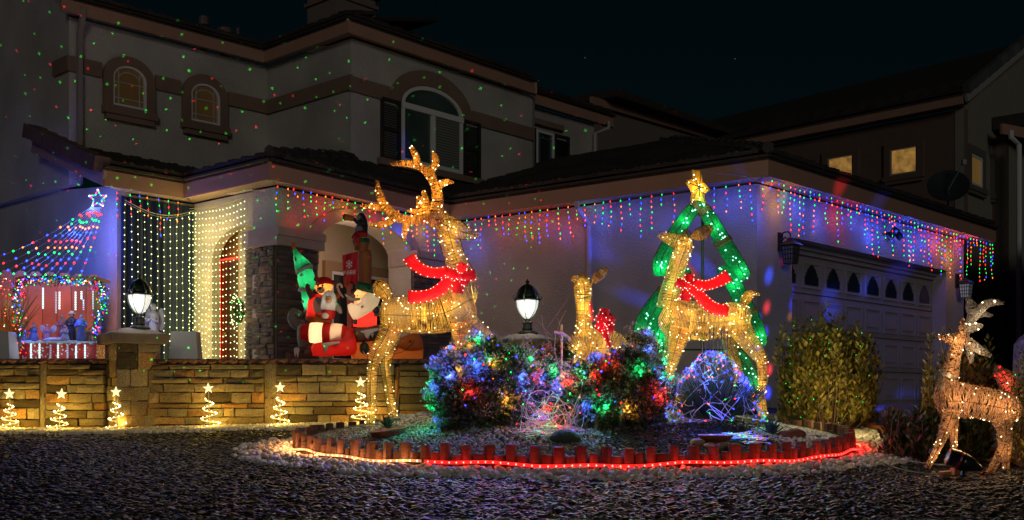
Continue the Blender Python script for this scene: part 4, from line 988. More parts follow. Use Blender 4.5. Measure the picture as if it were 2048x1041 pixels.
# planters, statue, flowers behind the wall
POTM = mat('grey_planter', (.45, .45, .43), .6, bump=.2, bscale=20)
for px, lb in ((0, 'grey square planter behind the wall at the left edge'), (372, 'grey tapered planter right of the lantern pillar')):
    q = P(px, 720, 12.7); mb = MB(); mb.lathe([(.24, -.05), (.20, .33), (.17, .33), (.18, .29)], q, 4, rot=.9)
    tag(mb.build('planter', POTM, origin=q), lb, 'planter')
q = P(307, 700, 12.6); t = thing('angel_statue', 'small white angel statue standing behind the left lantern', 'statue', q)
WS = mat('white_plaster', (.62, .62, .66), .7)
mb = MB(); mb.lathe([(.07, -.1), (.065, .05), (.055, .25), (.05, .36), (.06, .42), (.025, .46)], q, 12)
for s in (-1, 1): mb.tube([q + Vector((s * .05, 0, .40)), q + Vector((s * .06, -.05, .32)), q + Vector((s * .01, -.09, .36))], [.022, .02, .012], 6)
mb.build('robe', WS, t, smooth=True); mb = MB(); mb.blob(q + UZ * .50, (.036, .04, .045)); mb.octa(q + Vector((0, -.04, .5)), (.006, .012, .01)); mb.build('head', WS, t, smooth=True)
for s in (-1, 1): mb = MB(); mb.blob(q + Vector((s * .075, .05, .36)), (.04, .012, .14), nu=8, nv=6); mb.build('wing', WS, t, smooth=True)
plight(t, q + Vector((.0, -.2, .3)), (.4, .4, 1), .10, .04)
def red_bow(label, c, s):
    t = thing('red_flowers', label, 'flowers', c)
    for i in range(22):
        a = R.uniform(0, 6.28); e = R.uniform(0, 1.2); d = Vector((math.cos(a) * math.cos(e), math.sin(a) * math.cos(e), math.sin(e) * .7)); mb = MB(); mb.blob(c + d * s * .6, (s * .5, s * .18, s * .25), (d, d.cross(UZ).normalized(), d.cross(UZ).cross(d).normalized()), 6, 4); mb.build('petal', mat('red_petal', (.55, .01, .04), .6), t)
red_bow('red poinsettia bloom behind the left lantern pillar cap', P(246, 668, 11.9), .09)
red_bow('small red bloom between the pillar cap and the planter', P(330, 673, 12.3), .03)
# string light tree with star
tp = P(196, 415, 13.95); t = thing('string_light_tree', 'fan of multicolour light strings falling from a lit star on the wall corner', 'light tree', tp)
ends = [(-70, 530), (-30, 540), (0, 548), (28, 548), (50, 548), (70, 550), (92, 550), (110, 552), (132, 553), (160, 553)]
for i, (ex, ey) in enumerate(ends):
    e = P(ex, ey, 14.05); m = 10; s_ = tp + Vector(((i - 5) * .018, 0, 0)); P_ = [s_.lerp(e, q / m) - UZ * (.10 * math.sin(math.pi * q / m)) * (1.2 - i * .08) for q in range(m + 1)]
    nbk = 11; strand(t, P_, [((q + 1.0 + R.uniform(-.3, .3)) / nbk, 'rgabragbrbga'[(q + (i // 2) * 0) % 12]) for q in range(nbk)], r=.026, elong=1.0, wr=.0036)
mb = MB(); c = P(196, 398, 13.9); sp = star_pts(.125, .052)
for i in range(10):
    a, b_ = sp[i], sp[(i + 1) % 10]; mb.mat(WIREM); mb.tube([c + Vector((a[0], 0, a[1])), c + Vector((b_[0], 0, b_[1]))], .005, 4)
    for q in range(4): f = (q + .5) / 4; bulb(mb, c + Vector((a[0] + (b_[0] - a[0]) * f, -.01, a[1] + (b_[1] - a[1]) * f)), ('cbrg', 'bgac')[i % 2][q], .017, 1)
mb.build('star', None, t)
plight(t, c + Vector((-.1, .02, -.10)), (.12, .22, 1), 4.0, .08); plight(t, P(150, 470, 14.0), (.06, .16, 1), 6, .1); plight(t, P(215, 470, 14.0), (.10, .14, 1), 2.0, .1); plight(t, P(60, 500, 14.1), (.05, .14, 1), 6.2, .1)
plight(t, P(222, 600, 13.9), (.1, .8, .4), .15, .05); plight(t, P(222, 560, 13.9), (1, .1, .2), .12, .05); plight(t, P(215, 520, 14.0), (.10, .14, 1), .5, .05)
# garland string in front of the curtain between star and post already hangs from the eave
# ------------------------------------------------------------------ planting bed: log edging, rope light
def ell(a, r=1.0): return RCX + RA * r * math.cos(a), RCY + RB * r * math.sin(a)
ed = thing('log_edging', 'ring of alternating tall and short upright log posts edging the planting bed', 'edging', (RCX, RCY, gz0(RCX, RCY)))
pms = []
for k in range(5):
    r = random.Random(k); b = MB(); pr = []
    n = 9; rr = .0435
    lo = [(rr * (1 + r.uniform(-.12, .12)) * math.cos(6.283 * i / n), rr * (1 + r.uniform(-.12, .12)) * math.sin(6.283 * i / n)) for i in range(n)]
    rings_ = [[(x, y, z) for x, y in lo] for z in (0, .5, .985)] + [[(x * .88, y * .88, 1.0 + r.uniform(-.01, .01)) for x, y in lo]]
    st = b.av([p for q in rings_ for p in q])
    for j in range(3):
        for i in range(n): i2 = (i + 1) % n; b.af([(st + j * n + i, st + j * n + i2, st + j * n + n + i2, st + j * n + n + i)])
    b.af([tuple(st + 3 * n + i for i in range(n))]); o = b.build('post', POST); pms.append(o.data); bpy.data.objects.remove(o)
ang = []; a = 0
while a < 6.2832: ang.append(a); x, y = ell(a); d = math.hypot(RA * math.sin(a), RB * math.cos(a)); a += .0815 / d
for i, a in enumerate(ang):
    x, y = ell(a, 1 + R.uniform(-.004, .004)); tall = i % 2 == 0; h = (.185 if tall else .125) + R.uniform(-.012, .012)
    o = bpy.data.objects.new('post', R.choice(pms)); COL.objects.link(o); o.parent = ed
    o.location = Vector((x, y, gz0(x, y) - .05)) - ori(ed); o.rotation_euler = (R.uniform(-.05, .05), R.uniform(-.05, .05), R.uniform(0, 6.28)); o.scale = (1, .85, h + .05)
def rope(label, a0, a1, k, gm, w, core):
    pts = []; n = 220
    for i in range(n + 1):
        a = a0 + (a1 - a0) * i / n; x, y = ell(a, 1.028 + .004 * math.sin(a * 17)); pts.append(Vector((x, y, gz0(x, y) + .06 + .008 * math.sin(a * 9) + .006 * math.sin(a * 23))))
    t = thing('rope_light', label, 'rope light', pts[0]); m_ = MB(); m_.tube(pts, .011, 6); m_.build('tube', gm, t)
    L = sum((pts[i + 1] - pts[i]).length for i in range(n)); m_ = MB(); q = int(L / .052); acc = 0
    for i in range(q):
        f = (i + .5) / q * n; j = int(f); p = pts[j].lerp(pts[min(j + 1, n)], f - j); m_.mat(core); m_.octa(p + Vector((0, -.009, 0)), .0085)
    m_.build('bulbs', None, t, kind='stuff')
    q = int(L / .20)
    for i in range(q):
        f = (i + .5) / q * n; p = pts[int(f)]; dx, dy = p.x - RCX, p.y - RCY; d = math.hypot(dx, dy); plight(t, p + Vector((dx / d * .045, dy / d * .045, .012)), LEDC[k] if k != 'w' else (1, .42, .14), w * (1 if k == 'r' else 1.8), .012)
ROPR = mat('red_rope', (.4, .01, .01), .3, emit=(1, .012, .01), es=2.2); ROPW = mat('warm_rope', (.5, .3, .15), .3, emit=(1, .45, .18), es=.55)
CORER = mat('red_core', (.5, .1, .1), .3, emit=(1, .22, .16), es=4); COREW = mat('warm_core', (.5, .4, .2), .3, emit=(1, .72, .42), es=4)
def ang_px(px, r=1.028):
    best = None
    for i in range(2000):
        a = math.pi + math.pi * i / 2000; x, y = ell(a, r); e = abs(CX + F * x / y - px)
        if best is None or e < best[0]: best = (e, a)
    return best[1]
am = ang_px(846)
rope('warm white rope light around the left part of the log edging', 3.02, am - .006, 'w', ROPW, .26, COREW)
rope('red rope light along the front and right of the log edging', am + .006, 6.36, 'r', ROPR, .17, CORER)

# ------------------------------------------------------------------ gravel and pebbles (masses)
ICO = None
def ico_base():
    t = (1 + 5 ** .5) / 2; Vv = np.array([(-1, t, 0), (1, t, 0), (-1, -t, 0), (1, -t, 0), (0, -1, t), (0, 1, t), (0, -1, -t), (0, 1, -t), (t, 0, -1), (t, 0, 1), (-t, 0, -1), (-t, 0, 1)], float)
    Vv /= np.linalg.norm(Vv[0]); Ff = [(0, 11, 5), (0, 5, 1), (0, 1, 7), (0, 7, 10), (0, 10, 11), (1, 5, 9), (5, 11, 4), (11, 10, 2), (10, 7, 6), (7, 1, 8), (3, 9, 4), (3, 4, 2), (3, 2, 6), (3, 6, 8), (3, 8, 9), (4, 9, 5), (2, 4, 11), (6, 2, 10), (8, 6, 7), (9, 8, 1)]
    return Vv, np.array(Ff)
def subdiv(Vv, Ff):
    V = [tuple(x) for x in Vv]; cache = {}; out = []
    def mid(a, b):
        k = (min(a, b), max(a, b))
        if k not in cache: m = (np.array(V[a]) + np.array(V[b])); m /= np.linalg.norm(m); cache[k] = len(V); V.append(tuple(m))
        return cache[k]
    for a, b, c in Ff: ab, bc, ca = mid(a, b), mid(b, c), mid(c, a); out += [(a, ab, ca), (b, bc, ab), (c, ca, bc), (ab, bc, ca)]
    return np.array(V), np.array(out)
IV, IF = ico_base(); IV2, IF2 = subdiv(IV, IF)
OV = np.array([(1, 0, 0), (0, 1, 0), (-1, 0, 0), (0, -1, 0), (.15, .1, 1), (-.1, .05, -1)], float); OF = np.array([(0, 1, 4), (1, 2, 4), (2, 3, 4), (3, 0, 4), (1, 0, 5), (2, 1, 5), (3, 2, 5), (0, 3, 5)])
def scatter(name, pts, size, m, base, rough=.25, aspect=(1, .75, .55), tilt=.35, smooth=False, lift=.3):
    Bv, Bf = base; n = len(pts); k = len(Bv); pts = np.array(pts); size = np.array(size)
    V = np.repeat(Bv[None], n, 0) * (1 + NP.uniform(-rough, rough, (n, k, 1)))
    V += NP.uniform(-rough, rough, (n, k, 3)) * .35
    asp = np.array(aspect)[None] * NP.uniform(.8, 1.2, (n, 3)); V = V * (asp * size[:, None] * .5)[:, None, :]
    az = NP.uniform(0, 6.283, n); tx = NP.normal(0, tilt, n); c, s = np.cos(tx), np.sin(tx)
    y = V[..., 1] * c[:, None] - V[..., 2] * s[:, None]; z = V[..., 1] * s[:, None] + V[..., 2] * c[:, None]; x = V[..., 0]
    c, s = np.cos(az), np.sin(az); X = x * c[:, None] - y * s[:, None]; Y = x * s[:, None] + y * c[:, None]
    V = np.stack([X, Y, z], -1) + pts[:, None, :]; V[..., 2] += (size * aspect[2] * lift)[:, None]
    T = (Bf[None] + (np.arange(n) * k)[:, None, None]).reshape(-1, 3)
    o = fast_mesh(name, V.reshape(-1, 3), T, m, np.repeat(NP.uniform(0, 1, n), k), smooth); o['kind'] = 'stuff'; return o
CHIP = mat('slate_chip', rough=.42, attr='rnd', ramp=[(0, (.002, .003, .003)), (.5, (.007, .010, .009)), (.80, (.022, .024, .019)), (1, (.085, .070, .045))], spec=.35, var=.6, vscale=1.6)
PEB = mat('white_pebble', rough=.7, attr='rnd', ramp=[(0, (.34, .28, .22)), (.15, (.60, .55, .49)), (.7, (.72, .69, .64)), (.93, (.80, .77, .73)), (1, (.44, .26, .14))], bump=.3, bscale=80)
BEIGE = mat('crushed_gravel', rough=.8, attr='rnd', ramp=[(0, (.10, .08, .06)), (.4, (.24, .20, .15)), (.8, (.36, .31, .25)), (1, (.50, .46, .40))])
def edge_noise(x, y): return .5 + .5 * math.sin(x * 3.1 + 1.3 * math.sin(y * 2.7)) * math.sin(y * 4.1 + x)
def in_frame(x, y, z, mx=80):
    px = CX + F * x / y; py = HY - F * z / y; return -mx < px < 2048 + mx and py < 1041 + mx
def sample(n, x0, x1, y0, y1, ok):
    out = []; 
    for _ in range(n):
        x = R.uniform(x0, x1); y = R.uniform(y0, y1)
        if ok(x, y): out.append((x, y, gz(x, y)))
    return out
BW = .25
def r_out(x, y):   # width of the pebble collar varies
    a = math.atan2(y - RCY, x - RCX); return 1.25 + .03 * math.sin(a * 3 + 1) + .02 * math.sin(a * 11) - (.06 if y > RCY + .6 else 0)
def wallband(x): return 11.25 + .12 * math.sin(x * 1.7) + .05 * math.sin(x * 6) + (.10 if x > -2.3 else 0)
def on_drive(x, y): return x > drive_edge(y) - .1
def dark_ok(x, y):
    if not in_frame(x, y, gz0(x, y)) or on_drive(x, y): return False
    r = bedr(x, y)
    return r > r_out(x, y) - .05 + R.gauss(0, .012) and y < wallband(x) + R.gauss(0, .05) and not (x > 2.9 and y > 8.6)
p = sample(105000, -7.2, 4.2, 4.7, 12.0, dark_ok)
scatter('dark_gravel', p, [R.choice((.035, .05, .065, .085)) * R.uniform(.8, 1.2) for _ in p], CHIP, (OV, OF), .3, (1, .58, .24), .26)
scatter('white_pebbles', (p := sample(26000, -3.2, 3.9, 6.0, 12, lambda x, y: 1.005 < bedr(x, y) < r_out(x, y) + R.gauss(0, .012) and not on_drive(x, y) and in_frame(x, y, gz0(x, y)))), [R.choice((.03, .04, .05, .06)) * R.uniform(.8, 1.15) for _ in p], PEB, (IV2, IF2), .13, (1, .8, .66), .4, False, .5)
# second layer so that the collar heaps up a little
p = [(x, y, z + .022) for x, y, z in sample(9000, -3.2, 3.9, 6.2, 12, lambda x, y: 1.04 < bedr(x, y) < r_out(x, y) - .05 and in_frame(x, y, gz0(x, y)))]
scatter('white_pebbles', p, [R.uniform(.035, .058) for _ in p], PEB, (IV2, IF2), .14, (1, .8, .68), .5, False, .5)
p = sample(15000, -7.2, -.9, 10.9, 12.0, lambda x, y: y > wallband(x) + R.gauss(0, .06) and bedr(x, y) > 1.01)
scatter('wall_pebbles', p, [R.uniform(.03, .06) for _ in p], PEB, (IV, IF), .16, (1, .8, .6), .4, True, .5)
p = sample(7000, 2.4, 3.9, 8.2, 12.3, lambda x, y: bedr(x, y) > 1.06 and not on_drive(x, y) and (y > 8.9 or R.random() < .55))
scatter('side_pebbles', p, [R.uniform(.04, .08) for _ in p], PEB, (IV2, IF2), .12, (1, .8, .6), .4, True, .5)
inb = lambda x, y: bedr(x, y) < .975
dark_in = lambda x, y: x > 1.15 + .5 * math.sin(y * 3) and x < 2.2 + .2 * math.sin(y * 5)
p = sample(60000, -2, 3, 7.4, 11.5, lambda x, y: inb(x, y) and not dark_in(x + R.gauss(0, .06), y) and x < 2.15 and (y < 9.2 or x < -.6))
scatter('bed_gravel', p, [R.uniform(.018, .038) for _ in p], BEIGE, (OV, OF), .3, (1, .75, .55), .5)
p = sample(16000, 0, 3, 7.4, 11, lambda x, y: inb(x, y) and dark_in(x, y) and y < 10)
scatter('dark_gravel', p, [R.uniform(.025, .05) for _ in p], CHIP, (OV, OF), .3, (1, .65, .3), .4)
p = sample(7000, 1.7, 3, 7.6, 11, lambda x, y: inb(x, y) and x > 2.1 + .2 * math.sin(y * 5))
scatter('white_pebbles', p, [R.uniform(.02, .04) for _ in p], PEB, (IV, IF), .15, (1, .8, .6), .4, True)

# ------------------------------------------------------------------ wire deer
GOLD = mat('gold_tinsel_wire', (.82, .51, .085), .36, metal=.45, transl=.15, var=.55, vscale=90)  # tinsel sparkle painted in as fine light-dark noise, in the bronze too
GOLD2 = mat('bronze_tinsel', (.74, .36, .07), .4, metal=.45, transl=.12, var=.85, vscale=190)
ROSEW = mat('pale_wicker_wire', (.72, .45, .25), .5, metal=.15, transl=.25)
SILV = mat('silver_wicker_wire', (.52, .45, .36), .5, metal=.2, transl=.25)
D_ = Vector((0, 1, 0))
def limb(parent, name, pts, Y, m, step=.0125, tr=.0029, ratio=.8, seg=16, frames=True, bulbs=0, kb='w', jit=.0018, dy=0, messy=0., glow=0, gw=.35, gcol=(1, .74, .30), br=.0068, wm=None):
    """pts: (px, py, half width in px[, dy]) down the spine; wrapped rings of wire, dark frame rods, bulbs"""
    full = [(q[0], q[1], q[2], q[3] if len(q) > 3 else 0.) for q in pts]
    S = catmull(full, max(24, len(pts) * 8)); C = []; 
    for a in S: c = P(a[0], a[1], Y); c.y += dy + a[3]; C.append((c, max(.004, a[2] / F * Y)))
    L = [0]
    for i in range(1, len(C)): L.append(L[-1] + (C[i][0] - C[i - 1][0]).length)
    def atl(s):
        i = 1
        while i < len(L) - 1 and L[i] < s: i += 1
        f = (s - L[i - 1]) / max(1e-6, L[i] - L[i - 1]); c = C[i - 1][0].lerp(C[i][0], f); r = C[i - 1][1] * (1 - f) + C[i][1] * f
        i0 = max(0, i - 3); i1 = min(len(C) - 1, i + 2); t = (C[i1][0] - C[i0][0]).normalized(); n = t.cross(D_).normalized(); d = n.cross(t).normalized()
        return c, r, t, n, d
    def surf(s, th, k=1.): c, r, t, n, d = atl(s); return c + n * (math.cos(th) * r * k) + d * (math.sin(th) * r * ratio * k)
    mb = MB(); mb.mat(m); n_ = max(3, int(L[-1] / step))
    for i in range(n_ + 1):
        s = L[-1] * i / n_; c, r, t, n, d = atl(s); ti = R.uniform(-1, 1) * jit; ph = R.uniform(0, 6.28); k = 1 + R.uniform(-.006, .006) * (1 + messy * 10)
        ring = []
        for q in range(seg):
            th = 6.28318 * q / seg
            ring.append(c + n * (math.cos(th) * r * k) + d * (math.sin(th) * r * ratio * k) + t * (ti * math.cos(th + ph) * 2 + messy * R.uniform(-.012, .012)))
        mb.tube(ring, tr, 3, closed=True)
    if messy:
        for i in range(int(n_ * messy * 1.2)):
            s = R.uniform(0, L[-1]); th = R.uniform(0, 6.28); pp = []
            ds = R.uniform(-.03, .03); dth = R.uniform(.3, .9)
            for q in range(7): pp.append(surf(max(0, min(L[-1], s + ds * q)), th + dth * q, 1.01))
            mb.tube(pp, tr * .9, 3)
    o = mb.build(name, None, parent)
    if frames:
        fb = MB(); fm = wm or WIRED
        for th in (0.0, 1.57, 3.14, 4.6):
            fb.tube([surf(L[-1] * i / 14, th, 1.02) for i in range(15)], .0024, 4)
        if name == 'torso' and not messy:
            fb.mat(fm); fb.m = [0] * len(fb.f); fb.mat(m)
            for th in (2.6, 2.85, 3.45, 3.7): fb.tube([surf(L[-1] * i / 14, th, 1.01) for i in range(15)], .005, 4)
            fb.build('frame_rod', None, o)
        else: fb.build('frame_rod', fm, o)
    if bulbs:
        bb = MB()
        for i in range(bulbs):
            s = R.uniform(.02, .98) * L[-1]; th = R.uniform(3.3, 6.1) if R.random() < .85 else R.uniform(0, 6.28)
            bulb(bb, surf(s, th, 1.04), kb if len(kb) == 1 else R.choice(kb), br * R.uniform(.6, 1.25), 1)
        bb.build('bulbs', None, o, kind='stuff')
    for i in range(glow):
        s = L[-1] * (i + .5) / glow; c, r, t, n, d = atl(s)
        if i % 3 == 2: q = c + Vector((0, r * ratio * .2, 0))
        else: q = c - d * (r * ratio + .07) * (1 if d.y > 0 else -1)
        plight(o, q, gcol, gw * 1.15 * R.uniform(.8, 1.2), .02)
    return o
RIB = mat('red_tinsel_ribbon', (.62, .012, .02), .45, bump=1, bscale=140, transl=.35)
def ribbon(parent, name, pts, Y, dy, depth=.03, m=RIB, nb=14, kb=None, glow=0, gw=.25):
    """flat stuffed ribbon: pts (px,py,half width px)"""
    S = catmull(pts, 26); mb = MB(); mb.mat(m); n = 10; st = None; C = []
    for a in S: c = P(a[0], a[1], Y); c.y += dy; C.append((c, a[2] / F * Y))
    rows = []
    for i, (c, r) in enumerate(C):
        t = (C[min(i + 1, len(C) - 1)][0] - C[max(i - 1, 0)][0]).normalized(); nn = t.cross(D_).normalized()
        rows += [c + nn * (r * math.cos(6.283 * k / n)) + D_ * (depth * .5 * (math.sin(6.283 * k / n))) for k in range(n)]
    st = mb.av(rows)
    for i in range(len(C) - 1):
        for k in range(n): k2 = (k + 1) % n; mb.af([(st + i * n + k, st + i * n + k2, st + (i + 1) * n + k2, st + (i + 1) * n + k)])
    mb.af([tuple(st + k for k in range(n)), tuple(st + (len(C) - 1) * n + k for k in range(n))])
    o = mb.build(name, None, parent, smooth=True)
    if nb:
        bb = MB(); bm = kb or mat('ribbon_bulb', (.6, .2, .2), .3, emit=(1, .30, .22), es=6)
        for i in range(nb):
            j = int((i + .5) / nb * (len(C) - 1)); c, r = C[j]; t = (C[min(j + 1, len(C) - 1)][0] - C[max(j - 1, 0)][0]).normalized(); nn = t.cross(D_).normalized()
            bb.mat(bm); bb.octa(c + nn * r * (.86 if i % 2 else -.86) - D_ * depth * .45, .0048)
        bb.build('bulbs', None, o, kind='stuff')
    for i in range(glow):
        c, r = C[int((i + .5) / glow * (len(C) - 1))]; plight(o, c - D_ * (depth / 2 + .07), (1, .05, .03), gw, .03)
    return o
def bow(parent, c, s, Y, dy, tails, q=1.0):
    """c in px, s px"""
    x, y = c
    b = thing('bow', '', '', P(x, y, Y)); del b['label']; del b['category']; b.parent = parent; b.location = P(x, y, Y) - ori(parent)
    for a, l, w in ((1.35, .85, .42), (.15, .95, .45), (2.75, .8, .42), (-1.75, .95, .48), (-.7, .6, .4)):
        ex, ey = x + math.cos(a) * s * l, y - math.sin(a) * s * l
        ribbon(b, 'loop', [(x, y, s * .14), ((x + ex) / 2, (y + ey) / 2, s * w * .8), (ex, ey, s * w * .75)], Y, dy - R.uniform(0, .03), .06, nb=7, glow=0)
    ribbon(b, 'knot', [(x - s * .16, y, s * .2), (x, y, s * .24), (x + s * .16, y, s * .2)], Y, dy - .045, .07, nb=3)
    for tpts in tails: ribbon(b, 'tail', tpts, Y, dy - .01, .035, nb=18, glow=3, gw=.30)
    plight(b, P(x, y, Y) + Vector((0, dy - .16, 0)), (1, .05, .03), .45, .04)
    return b
# ---- the big stag
YB = 9.0; kx = 1 / 1.734
def B(l): return [(700 + a[0] * kx, 280 + a[1] * kx, a[2] * kx) + tuple(a[3:]) for a in l]
bx = (745 - CX) / F * YB
st = thing('stag_figure', 'tall gold tinsel stag with antlers and red bow at the left of the planting bed', 'light-up deer', (bx, YB, gz(bx, YB)), 'light-up wire deer')
limb(st, 'torso', B([(106, 605, 22), (116, 605, 48), (150, 604, 58), (200, 606, 63), (260, 608, 64), (320, 600, 70), (370, 577, 82), (405, 556, 84), (428, 548, 60), (438, 548, 26)]), YB, GOLD, bulbs=75, glow=6, gw=.55, seg=20, ratio=.72)
limb(st, 'neck', B([(398, 500, 52), (378, 452, 43), (360, 400, 36), (346, 350, 35), (336, 312, 35), (330, 290, 26)]), YB, GOLD, bulbs=26, glow=3, gw=.4)
limb(st, 'head', B([(312, 288, 14), (325, 293, 32), (345, 302, 38), (370, 312, 33), (400, 322, 24), (425, 327, 18), (444, 331, 12)]), YB, GOLD, bulbs=8, glow=1, gw=.25, step=.012)
HL = [(150, 650, 42), (128, 700, 35), (98, 742, 28), (84, 790, 19), (81, 850, 18), (79, 920, 17), (76, 990, 17)]
limb(st, 'leg', B(HL), YB, GOLD, dy=-.10, bulbs=30, glow=3, gw=.35, step=.0125)
limb(st, 'leg', B([(140, 670, 34), (120, 735, 26), (118, 790, 18), (126, 850, 16), (136, 910, 16), (148, 965, 17)]), YB, GOLD, dy=.12, bulbs=22, glow=2, gw=.3, step=.0125)
limb(st, 'leg', B([(385, 640, 38), (388, 690, 30), (394, 735, 26), (400, 800, 20), (402, 880, 17), (402, 940, 17)]), YB, GOLD, dy=-.10, bulbs=16, glow=1, gw=.25)
limb(st, 'leg', B([(395, 625, 38), (425, 645, 34), (455, 665, 29), (482, 688, 22), (498, 708, 15), (492, 745, 14), (470, 800, 12)]), YB, ROSEW, dy=.10, bulbs=12, glow=1, gw=.3)
limb(st, 'tail', B([(135, 568, 8), (128, 545, 20), (112, 522, 29), (96, 505, 26), (86, 496, 12)]), YB, GOLD, bulbs=6, glow=1, gw=.2, step=.010)
an = [(B([(290, 265, 12), (255, 270, 13), (215, 280, 12), (180, 275, 11), (150, 258, 12), (120, 228, 12), (102, 190, 9), (93, 143, 4)]), 0), (B([(122, 232, 11), (90, 233, 10), (60, 232, 7), (38, 228, 3)]), .02), (B([(165, 266, 10), (135, 286, 10), (105, 298, 9), (70, 297, 4)]), -.02),
      (B([(195, 278, 9), (195, 300, 10), (190, 325, 7), (190, 348, 3)]), 0), (B([(300, 250, 16), (305, 215, 15), (302, 180, 13), (292, 150, 12), (276, 122, 12), (255, 103, 10), (225, 90, 9), (190, 85, 8), (145, 88, 4)]), -.04), (B([(236, 95, 9), (232, 68, 9), (222, 45, 7), (213, 28, 3)]), -.06),
      (B([(278, 118, 9), (292, 95, 10), (298, 70, 9), (288, 42, 4)]), -.02), (B([(304, 172, 8), (320, 156, 9), (340, 150, 7), (358, 152, 3)]), -.05), (B([(268, 258, 9), (262, 230, 14), (257, 200, 11), (253, 172, 4)]), .06), (B([(258, 262, 8), (245, 235, 13), (238, 210, 9), (234, 188, 4)]), .09), (B([(255, 262, 10), (235, 246, 9), (215, 241, 6), (196, 240, 3)]), .10)]
for l, dy in an: l = [(q_[0], q_[1], q_[2] * 1.35) for q_ in l]; limb(st, 'antler', l, YB, GOLD2, dy=dy, step=.0065, tr=.0036, seg=8, frames=False, bulbs=5 if len(l) < 6 else 10, jit=.006, glow=2 if len(l) > 5 else 1, gw=.26, gcol=(1, .6, .2), br=.0085)
limb(st, 'brow', B([(262, 262, 12), (280, 262, 30), (300, 270, 38), (318, 285, 36)]), YB, GOLD2, step=.012, frames=False, bulbs=5)
bow(st, (700 + 385 * kx, 280 + 485 * kx), 33, YB, -.17, [B([(345, 468, 22), (305, 470, 19), (262, 462, 20), (228, 438, 22), (212, 414, 26)]), B([(350, 492, 22), (320, 525, 22), (285, 545, 22), (245, 552, 22), (208, 552, 24)])])
# ---- the doe
YD = 9.25; kd = 1 / 1.928
def G(l): return [(1200 + a[0] * kd, 320 + a[1] * kd, a[2] * kd) + tuple(a[3:]) for a in l]
dxx = (1340 - CX) / F * YD
de = thing('doe_figure', 'standing gold tinsel doe facing left with a red bow beside the green light tree', 'light-up deer', (dxx, YD, gz(dxx, YD)), 'light-up wire deer')
limb(de, 'torso', G([(238, 590, 26), (250, 596, 52), (285, 610, 76), (340, 618, 76), (400, 626, 70), (460, 622, 66), (520, 614, 64), (556, 610, 54), (574, 610, 34), (580, 612, 14)]), YD, GOLD, bulbs=75, glow=6, gw=.55, seg=20, ratio=.72)
limb(de, 'neck', G([(262, 570, 46), (270, 520, 42), (282, 465, 36), (298, 410, 34), (316, 360, 34), (328, 325, 32), (330, 300, 20)]), YD, GOLD, bulbs=30, glow=4, gw=.38)
limb(de, 'head', G([(350, 318, 18), (338, 322, 33), (315, 320, 34), (288, 312, 28), (262, 302, 22), (240, 294, 17), (224, 289, 10)]), YD, GOLD, bulbs=6, glow=1, gw=.25, step=.012)
limb(de, 'ear', G([(352, 300, 8), (375, 292, 23), (400, 280, 24), (420, 266, 15), (434, 256, 4)]), YD, GOLD, dy=-.03, ratio=.25, step=.010, tr=.0036, bulbs=0)
limb(de, 'ear', G([(348, 295, 10), (342, 282, 17), (336, 272, 15), (330, 262, 5)]), YD, GOLD, dy=.10, ratio=.3, step=.010, tr=.0036)
limb(de, 'leg', G([(305, 655, 44), (290, 705, 36), (276, 760, 27), (262, 815, 20), (250, 870, 17), (244, 930, 16)]), YD, GOLD, dy=-.11, bulbs=24, glow=3, gw=.35, step=.0125)
limb(de, 'leg', G([(290, 650, 38), (280, 720, 26), (268, 800, 18), (262, 880, 15), (258, 940, 15)]), YD, GOLD, dy=.12, bulbs=8, glow=0)
limb(de, 'leg', G([(530, 655, 46), (560, 700, 38), (590, 740, 32), (612, 775, 24), (616, 830, 19), (612, 900, 17), (616, 985, 18)]), YD, GOLD, dy=-.11, bulbs=28, glow=4, gw=.35, step=.0125)
limb(de, 'leg', G([(515, 655, 40), (512, 710, 30), (528, 760, 22), (545, 820, 18), (540, 900, 15), (545, 970, 16)]), YD, GOLD, dy=.12, bulbs=14, glow=1, gw=.3)
limb(de, 'tail', G([(553, 566, 10), (560, 545, 20), (572, 525, 19), (592, 514, 11), (616, 520, 4)]), YD, GOLD, bulbs=5, glow=1, gw=.2, step=.010)
bow(de, (1200 + 322 * kd, 320 + 497 * kd), 30, YD, -.17, [G([(362, 492, 22), (400, 492, 20), (440, 478, 22), (480, 455, 26)]), G([(355, 512, 22), (385, 550, 24), (425, 580, 25), (478, 590, 24)])])
# ---- the fawn
YF = 9.0; kf = 1 / 2.54
def H(l): return [(880 + a[0] * kf, 330 + a[1] * kf, a[2] * kf) + tuple(a[3:]) for a in l]
fxx = (1190 - CX) / F * YF
fa = thing('fawn_figure', 'small resting gold tinsel fawn with a red bow between the stag and the doe', 'light-up deer', (fxx, YF, gz(fxx, YF)), 'light-up wire deer')
limb(fa, 'torso', H([(672, 950, 26), (690, 930, 60), (730, 915, 80), (790, 925, 98), (850, 925, 92), (900, 945, 76), (935, 975, 52), (955, 1000, 22)]), YF, GOLD, bulbs=34, glow=4, gw=.45, seg=18)
limb(fa, 'neck', H([(735, 870, 54), (732, 810, 42), (728, 750, 37), (727, 700, 38), (728, 650, 46), (722, 610, 44), (712, 585, 30)]), YF, GOLD, bulbs=24, glow=4, gw=.35)
limb(fa, 'head', H([(765, 615, 16), (742, 610, 38), (715, 598, 34), (692, 584, 24), (672, 573, 14)]), YF, GOLD, bulbs=5, glow=1, gw=.2, step=.011)
limb(fa, 'ear', H([(776, 600, 10), (792, 578, 22), (815, 556, 24), (835, 540, 14), (848, 528, 4)]), YF, GOLD2, dy=-.03, ratio=.25, step=.009, tr=.0036)
limb(fa, 'ear', H([(735, 590, 10), (728, 572, 18), (722, 558, 14), (718, 546, 5)]), YF, GOLD2, dy=.06, ratio=.3, step=.009, tr=.0036)
